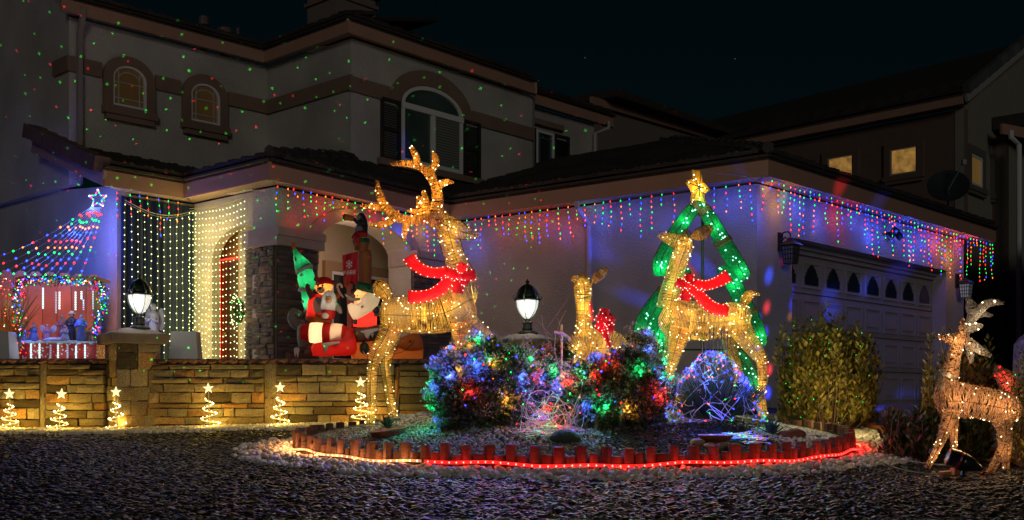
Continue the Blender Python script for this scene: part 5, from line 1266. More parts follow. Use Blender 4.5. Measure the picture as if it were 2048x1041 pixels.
limb(fa, 'leg', H([(720, 960, 34), (700, 1000, 26), (680, 1030, 20), (672, 1080, 16)]), YF, GOLD, dy=-.09, bulbs=5)
limb(fa, 'leg', H([(900, 980, 40), (930, 1020, 34), (950, 1070, 24)]), YF, GOLD, dy=-.06, bulbs=5)
bf = thing('bow', '', '', P(1200, 650, YF)); del bf['label']; del bf['category']; bf.parent = fa; bf.location = P(1200, 650, YF) - ori(fa)
for i in range(11):
    a = i * 2.4; rr = 12 + 9 * (i % 3); x, y = 1203 + math.cos(a) * rr * .7, 652 + math.sin(a) * rr
    ribbon(bf, 'loop', [(1200, 655, 4), ((1200 + x) / 2, (655 + y) / 2, 10), (x, y, 10)], YF, -.20 - R.uniform(0, .05), .05, nb=4)
ribbon(bf, 'tail', H([(820, 850, 18), (835, 890, 14), (850, 935, 8)]), YF, -.23, .03, nb=5); ribbon(bf, 'tail', H([(772, 800, 10), (765, 760, 10), (762, 700, 8)]), YF, -.10, .03, nb=4)
plight(bf, P(1205, 655, YF - .36), (1, .05, .03), .5, .04)
# ---- the pale wicker stag at the right
YR = 7.5; kr = 1 / 2.163
def K(l): return [(1540 + a[0] * kr, 560 + a[1] * kr, a[2] * kr) + tuple(a[3:]) for a in l]
rx = (1950 - CX) / F * YR
rd = thing('wicker_stag_figure', 'pale wicker stag with warm bulbs and silver antlers at the right edge', 'light-up deer', (rx, YR, gz0(rx, YR)), 'light-up wire deer')
kw = dict(messy=.9, tr=.0026, jit=.01, wm=mat('brown_wire', (.10, .05, .03), .6), gcol=(1, .56, .24), br=.0065)
limb(rd, 'torso', K([(722, 520, 30), (735, 518, 66), (770, 515, 82), (830, 520, 74), (900, 530, 68), (970, 545, 72), (1030, 558, 66), (1068, 560, 44), (1078, 560, 16)]), YR, ROSEW, bulbs=30, glow=6, gw=0.210, seg=16, step=.011, **kw)
limb(rd, 'neck', K([(772, 455, 42), (778, 410, 38), (788, 360, 31), (800, 315, 29), (812, 275, 28), (818, 250, 18)]), YR, ROSEW, bulbs=8, glow=2, gw=0.175, step=.009, **kw)
limb(rd, 'head', K([(850, 250, 16), (832, 255, 30), (805, 258, 29), (775, 256, 21), (745, 249, 14), (724, 243, 7)]), YR, ROSEW, bulbs=4, glow=1, gw=0.125, step=.008, **kw)
limb(rd, 'ear', K([(828, 235, 9), (822, 212, 17), (822, 195, 13), (824, 175, 4)]), YR, ROSEW, dy=-.04, ratio=.3, step=.008, **kw)
limb(rd, 'leg', K([(760, 565, 38), (738, 630, 28), (715, 690, 20), (690, 745, 15), (655, 808, 13)]), YR, ROSEW, dy=-.10, bulbs=10, glow=2, gw=0.150, step=.010, **kw)
limb(rd, 'leg', K([(815, 575, 30), (818, 640, 20), (820, 700, 15), (820, 765, 13)]), YR, ROSEW, dy=.10, bulbs=7, glow=1, gw=0.150, step=.010, **kw)
limb(rd, 'leg', K([(975, 600, 44), (985, 650, 34), (978, 720, 22), (945, 790, 17), (900, 868, 17)]), YR, ROSEW, dy=-.10, bulbs=3, glow=1, gw=0.150, step=.010, **kw)
limb(rd, 'leg', K([(1040, 600, 44), (1055, 660, 28), (1058, 730, 20), (1054, 800, 16), (1052, 880, 16)]), YR, ROSEW, dy=.12, bulbs=3, glow=1, gw=0.125, step=.010, **kw)
for l, dy in ((K([(850, 235, 12), (862, 190, 17), (875, 150, 20), (870, 115, 22), (858, 82, 8)]), 0), (K([(880, 165, 12), (905, 125, 18), (935, 105, 18), (965, 98, 14), (994, 103, 6)]), -.03), (K([(880, 190, 10), (905, 155, 15), (935, 145, 14), (968, 152, 6)]), .05), (K([(850, 265, 14), (875, 290, 17), (905, 312, 16), (938, 330, 7)]), -.05), (K([(860, 270, 14), (875, 300, 16), (880, 330, 14), (882, 356, 6)]), .04), (K([(855, 225, 14), (885, 205, 16), (912, 200, 10)]), 0)):
    limb(rd, 'antler', l, YR, SILV, dy=dy, step=.008, seg=10, frames=False, bulbs=2, glow=1, gw=0.060, messy=1.2, tr=.0024, jit=.01, gcol=(1, .8, .55), br=.011)
limb(rd, 'collar', K([(762, 424, 44), (770, 408, 42)]), YR, mat('silver_band', (.45, .42, .42), .35, metal=.7), step=.0035, tr=.003, frames=False)
limb(rd, 'tag', K([(700, 400, 6), (703, 425, 20), (708, 455, 16), (712, 475, 5)]), YR, SILV, dy=-.12, ratio=.3, step=.007, frames=False, messy=1, tr=.0024)
# small fawn peeping behind it
YS = 8.6; sx = (2010 - CX) / F * YS
sf = thing('wicker_fawn_figure', 'small wicker fawn with red and green bulbs behind the pale wicker stag', 'light-up deer', (sx, YS, gz0(sx, YS)), 'light-up wire deer')
limb(sf, 'neck', [(2022, 800, 14), (2015, 780, 13), (2005, 760, 13), (1998, 745, 11), (1996, 732, 5)], YS, ROSEW, step=.01, bulbs=16, kb='rrgc', glow=1, gw=.25, gcol=(1, .15, .1), messy=.9, tr=.0026, br=.011)
limb(sf, 'head', [(1996, 742, 6), (2012, 752, 13), (2028, 764, 10), (2040, 772, 5)], YS, ROSEW, step=.01, bulbs=4, kb='rg', messy=.9, tr=.0026)
limb(sf, 'torso', [(2010, 800, 8), (2020, 822, 30), (2050, 830, 34), (2090, 832, 30), (2110, 832, 8)], YS, ROSEW, step=.012, bulbs=14, kb='rgbw', messy=.9, tr=.0026)
for px in (2022, 2036, 2085, 2098): limb(sf, 'leg', [(px, 850, 10), (px + 1, 880, 7), (px, 915, 6)], YS, ROSEW, step=.012, dy=(.08 if px % 2 else -.05), messy=.9, tr=.0026, frames=False)

# ------------------------------------------------------------------ green tinsel light tree with gold star
YT = 9.95
gx = (1425 - CX) / F * YT
gt = thing('tinsel_light_tree', 'big green tinsel outline tree with gold star behind the doe', 'light tree', (gx, YT, gz(gx, YT)))
GT = mat('green_tinsel', (.006, .20, .085), .5, bump=1.5, bscale=130, transl=.4, var=.7, vscale=70)
BRN = mat('brown_band', (.12, .035, .02), .6)
def tbranch(pts, glow=3, nb=22, dy=0, bands=()):
    mb = MB(); S = catmull(pts, 24); n = 12; C = []
    for a in S: c = P(a[0], a[1], YT); c.y += dy; C.append((c, a[2] / F * YT))
    rows = []
    for i, (c, r) in enumerate(C):
        t = (C[min(i + 1, 23)][0] - C[max(i - 1, 0)][0]).normalized(); nn = t.cross(D_).normalized()
        rr = r * (min(1, (i + .6) / 2.2) ** .5) * (min(1, (23 - i + .6) / 2.2) ** .5)
        rows += [c + nn * rr * math.cos(6.283 * k / n) + D_ * (.038 * (rr / r) * math.sin(6.283 * k / n)) for k in range(n)]
    s_ = mb.av(rows)
    for i in range(23):
        for k in range(n): k2 = (k + 1) % n; mb.af([(s_ + i * n + k, s_ + i * n + k2, s_ + i * n + n + k2, s_ + i * n + n + k)])
    mb.af([tuple(s_ + k for k in range(n)), tuple(s_ + 23 * n + k for k in range(n))]); o = mb.build('branch', GT, gt, smooth=True)
    bb = MB()
    for i in range(nb):
        c, r = C[R.randint(1, 22)]; bb.mat(mat('tree_bulb', (.2, .6, .4), .3, emit=(.25, 1, .6), es=5)); nn = Vector((R.uniform(-.6, .6), 0, R.uniform(-.6, .6))); bb.octa(c + nn * r - D_ * (.042 * (1 - nn.length_squared * .6) + .004), .0085 * R.uniform(.7, 1.2))
    bb.build('bulbs', None, o, kind='stuff')
    wb = MB()
    for sg in (-1, 0, 1):
        wb.tube([c + ((C[min(i + 1, 23)][0] - C[max(i - 1, 0)][0]).normalized().cross(D_).normalized()) * (r * .98 * sg) - D_ * (.042 if sg == 0 else .006) for i, (c, r) in enumerate(C)][1:-1], .004, 4)
    wb.build('frame_rod', WIRED, o)
    for f in bands:
        c, r = C[int(f * 23)]; t = (C[min(int(f * 23) + 1, 23)][0] - C[max(int(f * 23) - 1, 0)][0]).normalized(); nn = t.cross(D_).normalized(); b = MB()
        for q in (-1, 0, 1): b.tube([c + t * q * .016 + nn * r * 1.06 * math.cos(6.283 * k / 14) + D_ * .046 * math.sin(6.283 * k / 14) for k in range(14)], .012, 4, closed=True)
        b.build('band', BRN, o)
    for i in range(glow):
        c, r = C[int((i + .5) / glow * 23)]; plight(o, c + (D_ * .0 if i % 2 else D_ * -.17), (.05, 1, .38), .50 if i % 2 else .42, .03)
def g_(l): return [(1200 + a * kd, 320 + b * kd, w * kd) for a, b, w in l]
tbranch(g_([(392, 168, 20), (355, 195, 26), (310, 255, 28), (265, 330, 30), (232, 400, 30), (235, 448, 26)]), glow=4, bands=(.17,))
tbranch(g_([(262, 440, 16), (270, 400, 20), (285, 360, 20)]), glow=1, nb=5, dy=.08)
tbranch(g_([(385, 172, 22), (425, 230, 28), (470, 310, 32), (520, 395, 34), (560, 460, 30)]), glow=4, nb=30, bands=(.17, .56))
tbranch(g_([(455, 425, 18), (490, 440, 28), (525, 500, 32), (560, 570, 34), (600, 650, 34), (625, 720, 26)]), glow=4, nb=26, bands=(.66,))
tbranch(g_([(345, 415, 16), (320, 450, 22), (265, 505, 34), (215, 575, 44), (180, 640, 46), (162, 690, 36)]), glow=4, nb=26, bands=(.45,), dy=.05)
tbranch(g_([(262, 560, 30), (240, 640, 44), (228, 710, 44), (245, 790, 34)]), glow=3, nb=18, dy=.10)
tbranch(g_([(535, 735, 14), (560, 780, 26), (590, 850, 28), (605, 930, 22)]), glow=2, nb=10, dy=.05)
tbranch(g_([(170, 700, 14), (210, 760, 24), (235, 850, 22)]), glow=1, nb=8, dy=.05)
mb = MB(); mb.tube([P(1405, 410, YT + .06), P(1405, 850, YT + .06)], .014, 6); mb.tube([P(1310, 700, YT + .06), P(1500, 700, YT + .06)], .01, 5); mb.build('pole', BLACK, gt)
mb = MB(); so_ = [(352, 38), (388, 42), (396, 84), (426, 114), (402, 134), (418, 196), (384, 166), (346, 182), (352, 128), (328, 82), (356, 74)]
so_ = [P(1200 + a * kd, 320 + b * kd, YT) for a, b in so_]; cc = sum(so_, Vector()) / len(so_)
n = mb.av(so_ + [cc - D_ * .09, cc + D_ * .07]); k = len(so_)
for i in range(k): mb.af([(n + i, n + (i + 1) % k, n + k), (n + (i + 1) % k, n + i, n + k + 1)])
so2 = mb.build('star', mat('gold_star_tinsel', (.85, .50, .06), .4, metal=.2, bump=1, bscale=120, transl=.35), gt)
mb = MB()
for i in range(18): a, b_ = R.choice(so_), R.random() ** .7; bulb(mb, cc.lerp(a, b_ * .85) - D_ * (.10 * (1 - b_ * .8)), 'w', .009, 1)
mb.build('bulbs', None, so2, kind='stuff'); plight(so2, cc - D_ * .2, (1, .7, .2), .8, .03); plight(so2, cc - D_ * .02, (1, .7, .2), .4, .03)
mb = MB()
for i in range(k): mb.tube([so_[i], cc - D_ * .092], .004, 4)
mb.build('frame_rod', WIRED, so2)
# ------------------------------------------------------------------ plants
LEAF = mat('shrub_leaf', rough=.6, attr='rnd', ramp=[(0, (.02, .03, .012)), (.6, (.06, .08, .03)), (1, (.14, .13, .06))], transl=.25)
BLOS = mat('dried_blossom', rough=.85, attr='rnd', ramp=[(0, (.14, .09, .07)), (.4, (.28, .20, .17)), (.8, (.42, .33, .30)), (1, (.26, .22, .14))], transl=.2)
BOX = mat('boxwood_leaf', rough=.45, attr='rnd', ramp=[(0, (.05, .06, .010)), (.5, (.22, .19, .03)), (1, (.50, .40, .08))], transl=.3, spec=.5)
LAUR = mat('laurel_leaf', rough=.35, attr='rnd', ramp=[(0, (.015, .035, .008)), (.7, (.045, .08, .018)), (1, (.12, .10, .03))], transl=.15, spec=.6)
BARK = mat('twig_bark', (.16, .10, .06), .8)
def lump(d, seed): return 1 + .13 * math.sin(d[0] * 4.2 + seed) * math.sin(d[2] * 5 + seed * 2) + .08 * math.sin(d[1] * 9 + seed * 3 + d[0] * 6) + .06 * math.sin(d[0] * 11 + d[2] * 9 + seed)
def rdir(zmin=-.25):
    while True:
        d = NP.normal(0, 1, 3); d /= np.linalg.norm(d)
        if d[2] > zmin: return d
def leaves_mesh(name, P_, Dn, Lg, Wd, m, parent, up=None):
    """folded four-triangle leaves: base points, directions, lengths, widths"""
    P_ = np.array(P_); Dn = np.array(Dn); n = len(P_); rv = NP.normal(0, 1, (n, 3)); S = np.cross(Dn, rv); S /= np.linalg.norm(S, axis=1)[:, None] + 1e-9; Nn = np.cross(Dn, S)
    Lg = np.array(Lg)[:, None]; Wd = np.array(Wd)[:, None]
    V = np.stack([P_, P_ + Dn * Lg * .5 + S * Wd * .5 + Nn * Wd * .18, P_ + Dn * Lg, P_ + Dn * Lg * .5 - S * Wd * .5 + Nn * Wd * .18, P_ + Dn * Lg * .5], 1)
    T = (np.array([(0, 1, 4), (1, 2, 4), (2, 3, 4), (3, 0, 4)])[None] + (np.arange(n) * 5)[:, None, None]).reshape(-1, 3)
    off = np.array(ori(parent)); o = fast_mesh(name, V.reshape(-1, 3) - off, T, m, np.repeat(NP.uniform(0, 1, n), 5)); o.parent = parent; o['kind'] = 'stuff'; return o
def shrub(label, px0, px1, ptop, Y, seed, nleaf=2600, nflow=330, cols='bgar', nlight=14, w=.16, dark=0):
    cx_ = (px0 + px1) / 2; c = P(cx_, HY, Y); rx_ = (px1 - px0) / 2 / F * Y; zb = gz(c.x, Y) - .02; zt = (HY - ptop) / F * Y; rz = (zt - zb) * .56; cz = zt - rz; ry = rx_ * .75
    t = thing('flowering_shrub', label, 'shrub', (c.x, Y, zb), 'flowering shrubs wrapped in coloured lights')
    Pp = []; Dd = []
    for i in range(nleaf * 2):
        d = rdir(-.85); k = (R.uniform(.5, 1.0) ** .5) * lump(d, seed); p = np.array((c.x, Y, cz)) + d * k * np.array((rx_, ry, rz)); p[2] = max(p[2], zb + .02); Pp.append(p); q = d + NP.normal(0, .6, 3); Dd.append(q / np.linalg.norm(q))
    leaves_mesh('foliage', Pp, Dd, [R.uniform(.045, .08) for _ in Pp], [R.uniform(.024, .042) for _ in Pp], LEAF, t)
    pts = []; dirs = []
    for i in range(int(nflow * 1.3)):
        d = rdir(-.6); k = (R.uniform(.93, 1.06) if R.random() < .86 else R.uniform(1.05, 1.24)) * lump(d, seed); h = np.array((c.x, Y, cz)) + d * k * np.array((rx_, ry, rz)); hr = R.uniform(.022, .042)
        for j in range(15):
            e = rdir(-.3); q = h + e * hr * np.array((1, 1, .7)); pts.append(q); f = e + NP.normal(0, .5, 3); dirs.append(f / np.linalg.norm(f))
    leaves_mesh('blossoms', pts, dirs, [R.uniform(.013, .022) for _ in pts], [R.uniform(.010, .017) for _ in pts], BLOS, t)
    sb = MB()
    for i in range(26):
        d = rdir(0); e = Vector((c.x, Y, cz)) + Vector((d[0] * rx_, d[1] * ry, d[2] * rz)) * .85; b = Vector((c.x + R.uniform(-.06, .06), Y + R.uniform(-.06, .06), zb)); sb.tube([b, b.lerp(e, .5) + Vector((0, 0, .03)), e], [.007, .005, .002], 4)
    for i in range(26):
        d = rdir(-.2); e = Vector((c.x, Y, cz)) + Vector((d[0] * rx_, d[1] * ry, d[2] * rz)) * R.uniform(1.08, 1.28); b = Vector((c.x, Y, cz)) + Vector((d[0] * rx_, d[1] * ry, d[2] * rz)) * .7; sb.tube([b, e], [.003, .0015], 3)
    sb.build('stems', BARK, t, kind='stuff')
    bb = MB(); wp = []
    for i in range(int(nlight * 3.2)):
        d = rdir(-.35); d[1] = -abs(d[1]) if R.random() < .85 else d[1]; k = R.uniform(.96, 1.1) * lump(d, seed)
        p = Vector((c.x, Y, cz)) + Vector((d[0] * rx_, d[1] * ry, d[2] * rz)) * k
        if p.z < zb + .03: continue
        col = cols[i % len(cols)]; bulb(bb, p, col, .0125 * R.uniform(.6, 1.25), 1)
        if i < nlight: plight(t, Vector((c.x, Y, cz)).lerp(p, R.choice((1.0, 1.08, 1.13))), LEDC[col], w * 5.5 * R.uniform(.5, 1.5) * {'b': 3.2, 'g': 1.0, 'r': 1.0, 'a': .6, 'p': 1}[col], .015)
        wp.append(p)
    bb.build('bulbs', None, t, kind='stuff')
    wb = MB()
    for i in range(0, len(wp) - 1):
        if (wp[i] - wp[i + 1]).length < .45: a, b = wp[i], wp[i + 1]; m_ = (a + b) / 2 + Vector((R.uniform(-.03, .03), -.03, -R.uniform(.02, .08))); wb.tube([Vector(x) for x in catmull([a, m_, b], 7)], .002, 3)
    wb.build('light_wire', WIREG, t, kind='stuff')
    return t
shrub('round dried-blossom shrub with blue, green and amber lights left of the second lantern', 866, 1062, 688, 8.45, 1, 3000, 480, 'bgabrgba', 22, .22)
shrub('low pale shrub behind with blue and pink lights below the second lantern', 1000, 1135, 700, 9.2, 2, 1800, 300, 'bbpgrba', 12, .16)
shrub('dark round shrub with blue, green and red lights under the fawn', 1112, 1332, 712, 8.35, 3, 3200, 480, 'bgrbagbr', 22, .22)
shrub('tall pale-blossomed shrub with green and blue lights between the fawn and the green tree', 1232, 1330, 668, 9.35, 4, 1800, 340, 'bgbag', 10, .16)
shrub('small pale shrub just behind the fawn beside the bare twigs', 1105, 1160, 690, 9.4, 6, 700, 120, 'gg', 3, .1)
# netted ornamental grass
c = P(1425, HY, 8.75); zb = gz(c.x, 8.75); t = thing('netted_grass_clump', 'domed dark grass clump under tangled pale wires and tiny coloured lights before the doe', 'ornamental grass', (c.x, 8.75, zb))
rx_, rz = .39, (HY - 712) / F * 8.75 - zb; Pp = []; Dd = []
GR_ = mat('dark_grass', rough=.7, attr='rnd', ramp=[(0, (.02, .035, .015)), (1, (.08, .09, .04))], transl=.2)
for i in range(2600):
    a = R.uniform(0, 6.283); e = R.random() ** .6; b = np.array((c.x + .12 * math.cos(a) * e, 8.75 + .1 * math.sin(a) * e, zb)); d = np.array((math.cos(a) * e, math.sin(a) * e * .8, 1.15 - e * .45 + R.uniform(-.1, .1))); d /= np.linalg.norm(d); q = R.uniform(.0, .6); Pp.append(b + d * q * rz * 1.0 * np.array((.8, .8, .75))); f = d + NP.normal(0, .12, 3); Dd.append(f / np.linalg.norm(f))
leaves_mesh('blades', Pp, Dd, [R.uniform(.14, .26) for _ in Pp], [R.uniform(.004, .008) for _ in Pp], GR_, t)
stm = MB()
for px in (1405, 1412, 1420, 1427, 1436, 1443, 1448, 1455): stm.tube([P(px + R.uniform(-2, 2), 760, 8.8), P(px, R.uniform(652, 690), 8.8)], .004, 4)
stm.build('flower_stalks', mat('stalk', (.18, .08, .06), .8), t, kind='stuff')
wb = MB(); bb = MB()
for i in range(75):
    a = R.uniform(2.8, 6.7); e = 1.5 * R.random() ** .6; pp = []; n = 9; a2 = a + R.uniform(-1.1, 1.1); e2 = min(1.5, max(.05, e + R.uniform(-.8, .8)))
    for q in range(n):
        f = q / (n - 1); aa = a + (a2 - a) * f + .16 * math.sin(f * 9 + i); ee = e + (e2 - e) * f + .10 * math.sin(f * 7 + i * 2)
        k = 1.02 + .05 * math.sin(f * 12 + i)
        g = max(0, ee / 1.5); w_ = 1.06 * g ** .85; pp.append(Vector((c.x + rx_ * k * math.cos(aa) * w_, 8.75 + rx_ * .8 * k * math.sin(aa) * w_, zb + .01 + rz * k * max(0, 1 - g ** 1.7))))
    wb.tube(pp, .0028, 3)
    for q in (R.randint(0, 3), R.randint(4, 8)): bulb(bb, pp[q], R.choice('bbbbbgraabbr'), .0115, 1)
    if i % 3 == 0: k_ = R.choice('bbbbgbab'); plight(t, pp[4] + Vector((0, -.04, .01)), LEDC[k_], .34 if k_ == 'b' else .16, .015)
wb.build('net_wires', mat('pale_net_wire', (.62, .52, .50), .5), t, kind='stuff'); bb.build('bulbs', None, t, kind='stuff')
# loose tangle of lights on the gravel between the shrubs
q0 = P(1095, 830, 8.0); t = thing('string_light_tangle', 'loose tangle of pale wires and small lights on gravel between the two round shrubs', 'string lights', (q0.x, 8.0, gz(q0.x, 8.0)))
wb = MB(); bb = MB()
for i in range(34):
    x = wx(R.uniform(1065, 1135), 8.1); y = 8.1 + R.uniform(-.2, .25); pp = []
    for q in range(8): pp.append(Vector((x + .16 * math.sin(q * .9 + i * 1.7) * R.uniform(.6, 1), y + .12 * math.cos(q * 1.1 + i), gz(x, y) + .02 + .28 * max(0, math.sin(q * .5 + i)) * R.random())))
    wb.tube([Vector(a) for a in catmull(pp, 16)], .0024, 3); bulb(bb, pp[R.randint(0, 7)], 'grarbg'[i % 6], .009, 1)
wb.build('wires', MATS['pale_net_wire'], t, kind='stuff'); bb.build('bulbs', None, t, kind='stuff')
for px, py, Y, k, w in ((1085, 845, 7.95, 'g', .3), (1115, 850, 7.9, 'r', .35), (1105, 800, 8.1, 'g', .2), (1130, 830, 8.1, 'a', .2)):
    q = P(px, py, Y); q.z = max(q.z, gz(q.x, Y) + .06); plight(t, q, LEDC[k], w, .02)
q0 = P(1490, 850, 8.1); t = thing('string_light_tangle', 'blue-lit coil of string lights on gravel at the right foot of the netted grass', 'string lights', (q0.x, 8.1, gz(q0.x, 8.1))); wb = MB(); bb = MB()
for i in range(16):
    x = wx(R.uniform(1465, 1515), 8.1); y = 8.15 + R.uniform(-.12, .15); pp = [Vector((x + .09 * math.sin(q * 1.2 + i), y + .08 * math.cos(q * 1.3 + i * 2), gz(x, y) + .015 + .03 * R.random())) for q in range(7)]
    wb.tube([Vector(a) for a in catmull(pp, 14)], .0024, 3); bulb(bb, pp[2], 'bbgrgb'[i % 6], .010, 1); bulb(bb, pp[5], 'bgb'[i % 3], .009, 1)
wb.build('wires', MATS['pale_net_wire'], t, kind='stuff'); bb.build('bulbs', None, t, kind='stuff')
for px, k, w in ((1465, 'b', .5), (1490, 'g', .3), (1510, 'r', .15), (1400, 'b', .5), (1440, 'b', .4), (870, 'b', .3)):
    Y = 8.05 if px != 870 else 8.3; q = P(px, 850, Y); plight(t, Vector((q.x, Y, gz(q.x, Y) + .09)), LEDC[k], w, .02)
# bare twigs with a stake
q0 = P(1105, 745, 8.75); t = thing('bare_sapling', 'leafless twiggy sapling tied to a short stake left of the fawn', 'sapling', (q0.x, 8.75, gz(q0.x, 8.75)))
def twig(pts, r0=.006, r1=.0015, m=BARK): mb = MB(); C = [P(a, b, 8.75 + (c if len(p_) > 2 else 0)) for p_ in pts for a, b, c in [tuple(p_) + (0,) * (3 - len(p_))]]; mb.tube(C, [r0 + (r1 - r0) * i / (len(C) - 1) for i in range(len(C))], 5); mb.build('twig', m, t)
twig([(1125, 800), (1120, 740), (1108, 700), (1095, 680), (1080, 665), (1062, 650)], .009)
twig([(1095, 655), (1115, 628), (1135, 600), (1147, 572)], .004); twig([(1078, 622), (1090, 600), (1108, 582), (1117, 566)], .003)
twig([(1108, 700), (1112, 660), (1122, 640), (1132, 620)], .005); twig([(1102, 672), (1085, 655), (1075, 640), (1060, 645)], .004); twig([(1120, 740), (1140, 720), (1150, 700)], .005); twig([(1112, 665), (1118, 650), (1112, 625)], .003)
twig([(1100, 690), (1085, 650), (1083, 628)], .004); twig([(1118, 668), (1135, 655), (1142, 645)], .003); twig([(1105, 700), (1090, 690), (1080, 700)], .003); twig([(1108, 720), (1090, 712), (1070, 690)], .003)
twig([(1098, 745), (1085, 705), (1098, 690), (1120, 680), (1130, 690)], .003)
mb = MB(); mb.tube([P(1124, 840, 8.72), P(1123, 650, 8.72)], .008, 6); mb.build('stake', mat('cane', (.45, .32, .15), .7), t)
mb = MB(); a, b = P(1108, 664, 8.7), P(1141, 678, 8.7); mb.tube([a, a.lerp(b, .4) + UZ * .015, b], [.010, .014, .012], 6); mb.build('plant_tag', mat('tan_tag', (.55, .42, .25), .7), t)
# boxwoods and other bushes at the right
def boxwood(label, px0, px1, ptop, Y, nst, m=BOX, lf=(.028, .045), spikes=(), zb=None, wide=.55):
    cx_ = (px0 + px1) / 2; c = P(cx_, HY, Y); rx_ = (px1 - px0) / 2 / F * Y; zb = gz0(c.x, Y) - .02 if zb is None else zb; zt = (HY - ptop) / F * Y; H_ = zt - zb
    t = thing('boxwood_bush', label, 'bush', (c.x, Y, zb)); Pp = []; Dd = []; sb = MB()
    for i in range(nst):
        a = R.uniform(0, 6.283); e = R.random() ** .5; ex = math.cos(a) * e; ey = math.sin(a) * e
        base = Vector((c.x + ex * rx_ * wide, Y + ey * rx_ * wide, zb)); ht = H_ * (.58 + .44 * R.random() ** 1.5) * (1 - .42 * e ** 2.2) * (.9 + .08 * math.sin(a * 5 + e * 7)); top = Vector((c.x + ex * rx_ * .97, Y + ey * rx_ * .9, zb + ht))
        if i < len(spikes): sx_, sy_ = spikes[i]; top = P(sx_, sy_, Y - .05); base = Vector((top.x, Y - .05, zb + .3))
        if e > .75 and i >= len(spikes): top.z = zb + H_ * R.uniform(.15, .88)
        mid = base.lerp(top, .5) + Vector((ex * rx_ * .22, ey * rx_ * .2, 0)); k = 0; seg = [Vector(x) for x in catmull([base, mid, top], 9)]; sb.tube(seg[::2], [.006, .005, .004, .003, .001], 3)
        nl = int(ht / .024)
        for j in range(nl):
            f = .25 + .75 * j / nl if e < .75 else .45 + .55 * j / nl; q = f * 8; i0 = min(7, int(q)); p = seg[i0].lerp(seg[i0 + 1], q - i0); tdir = (seg[i0 + 1] - seg[i0]).normalized()
            az = j * 2.4 + i; d = tdir * .9 + Vector((math.cos(az), math.sin(az), .15)) * .85; d.normalize(); Pp.append(tuple(p + Vector((math.cos(az), math.sin(az), 0)) * .01)); Dd.append(tuple(d))
    leaves_mesh('foliage', Pp, Dd, [R.uniform(*lf) for _ in Pp], [R.uniform(*lf) * .5 for _ in Pp], m, t); sb.build('stems', BARK, t, kind='stuff'); return t
t = boxwood('big upright boxwood beside the garage door, flecked with green laser specks', 1557, 1752, 628, 10.9, 430, lf=(.048, .078), spikes=((1652, 604), (1594, 638), (1622, 630), (1685, 632), (1712, 645), (1738, 680), (1570, 650), (1640, 622), (1665, 628), (1607, 650), (1700, 660), (1728, 672), (1580, 672), (1748, 720)))
for px, py, k, w in ((1700, 800, 'a', 2.2), (1600, 740, 'a', 2.0), (1660, 850, 'a', 1.5)): plight(t, P(px, py, 10.0), (1, .70, .25), w, .15)  # warm fill lamps added in front of the bush, no fixture there
bb = MB()
for i in range(26): q = P(R.uniform(1565, 1745), R.uniform(640, 850), 10.35); bulb(bb, q, 'g', .006, 1)  # laser specks put in as tiny glowing bits, no real bulbs here
bb.build('bulbs', None, t, kind='stuff')
boxwood('boxwood behind the pale wicker stag', 1850, 1985, 668, 8.9, 300, lf=(.04, .062), spikes=((1884, 655), (1908, 660), (1978, 672), (1862, 668), (1960, 690)))
boxwood('boxwood cut off by the right edge of the photo', 2026, 2120, 690, 7.7, 170, spikes=((2040, 688), (2046, 700)))
boxwood('low dark broad-leaved bush at the left feet of the wicker stag', 1775, 1965, 800, 8.35, 330, m=LAUR, lf=(.05, .075), wide=.7)
# agave, succulent bowl, dish of pebbles, rocks, board
def rosette(label, px, py, Y, s, n, m, name='agave', zoff=0):
    c = P(px, py, Y); c.z = gz(c.x, Y) + zoff; t = thing(name, label, 'succulent', c)
    for i in range(n):
        a = i * 2.4; el = .35 + 1.0 * (i / n); d = Vector((math.cos(a) * math.cos(el), math.sin(a) * math.cos(el), math.sin(el))); S_ = d.cross(UZ).normalized(); Nn = S_.cross(d); mb = MB(); L_ = s * R.uniform(.8, 1.1); w_ = s * .13
        rows = []; 
        for q, ww in ((0, .7), (.3, 1), (.65, .75), (1, .04)): p = c + d * L_ * q + Nn * (-.05 * q * q) * s; rows += [p + S_ * w_ * ww, p + Nn * w_ * ww * .35 * -1, p - S_ * w_ * ww, p + Nn * w_ * .15 * ww]
        st_ = mb.av(rows)
        for j in range(3):
            for k in range(4): k2 = (k + 1) % 4; mb.af([(st_ + j * 4 + k, st_ + j * 4 + k2, st_ + j * 4 + 4 + k2, st_ + j * 4 + 4 + k)])
        mb.build('leaf', m, t)
    return t
AG = mat('agave_green', (.05, .085, .05), .55); AG2 = mat('agave_blue', (.035, .07, .07), .5)
rosette('small spiky green succulent in the tilted terracotta bowl near the stag', 775, 862, 8.45, .115, 26, AG, 'succulent', .06)
c = P(779, 876, 8.45); c.z = gz(c.x, 8.45) + .0; mb = MB(); mb.lathe([(.09, -.02), (.14, .03), (.158, .052), (.145, .054), (.12, .03)], (0, 0, 0), 22)
TERR = mat('terracotta', (.28, .09, .05), .75, bump=.3, bscale=40)
o = mb.build('terracotta_bowl', TERR); o.location = c; o.rotation_euler = (.06, -.14, 0); tag(o, 'shallow terracotta bowl tilted on the bed gravel by the stag\'s hind hoof', 'bowl')
rosette('dark bluish agave at the right side of the bed by the rounded rocks', 1543, 852, 8.5, .15, 22, AG2, 'agave', .0)
c = P(1432, 866, 8.0); c.z = gz(c.x, 8.0); mb = MB(); mb.lathe([(.07, 0), (.115, .03), (.135, .055), (.12, .058), (.09, .04)], c, 20); tag(mb.build('terracotta_dish', TERR, origin=c), 'round terracotta dish of pebbles below the netted grass', 'dish')
o = scatter('dish_pebbles', [(c.x + R.gauss(0, .04), 8.0 + R.gauss(0, .04), c.z + .05) for _ in range(90)], [R.uniform(.015, .025) for _ in range(90)], PEB, (IV, IF), .15)
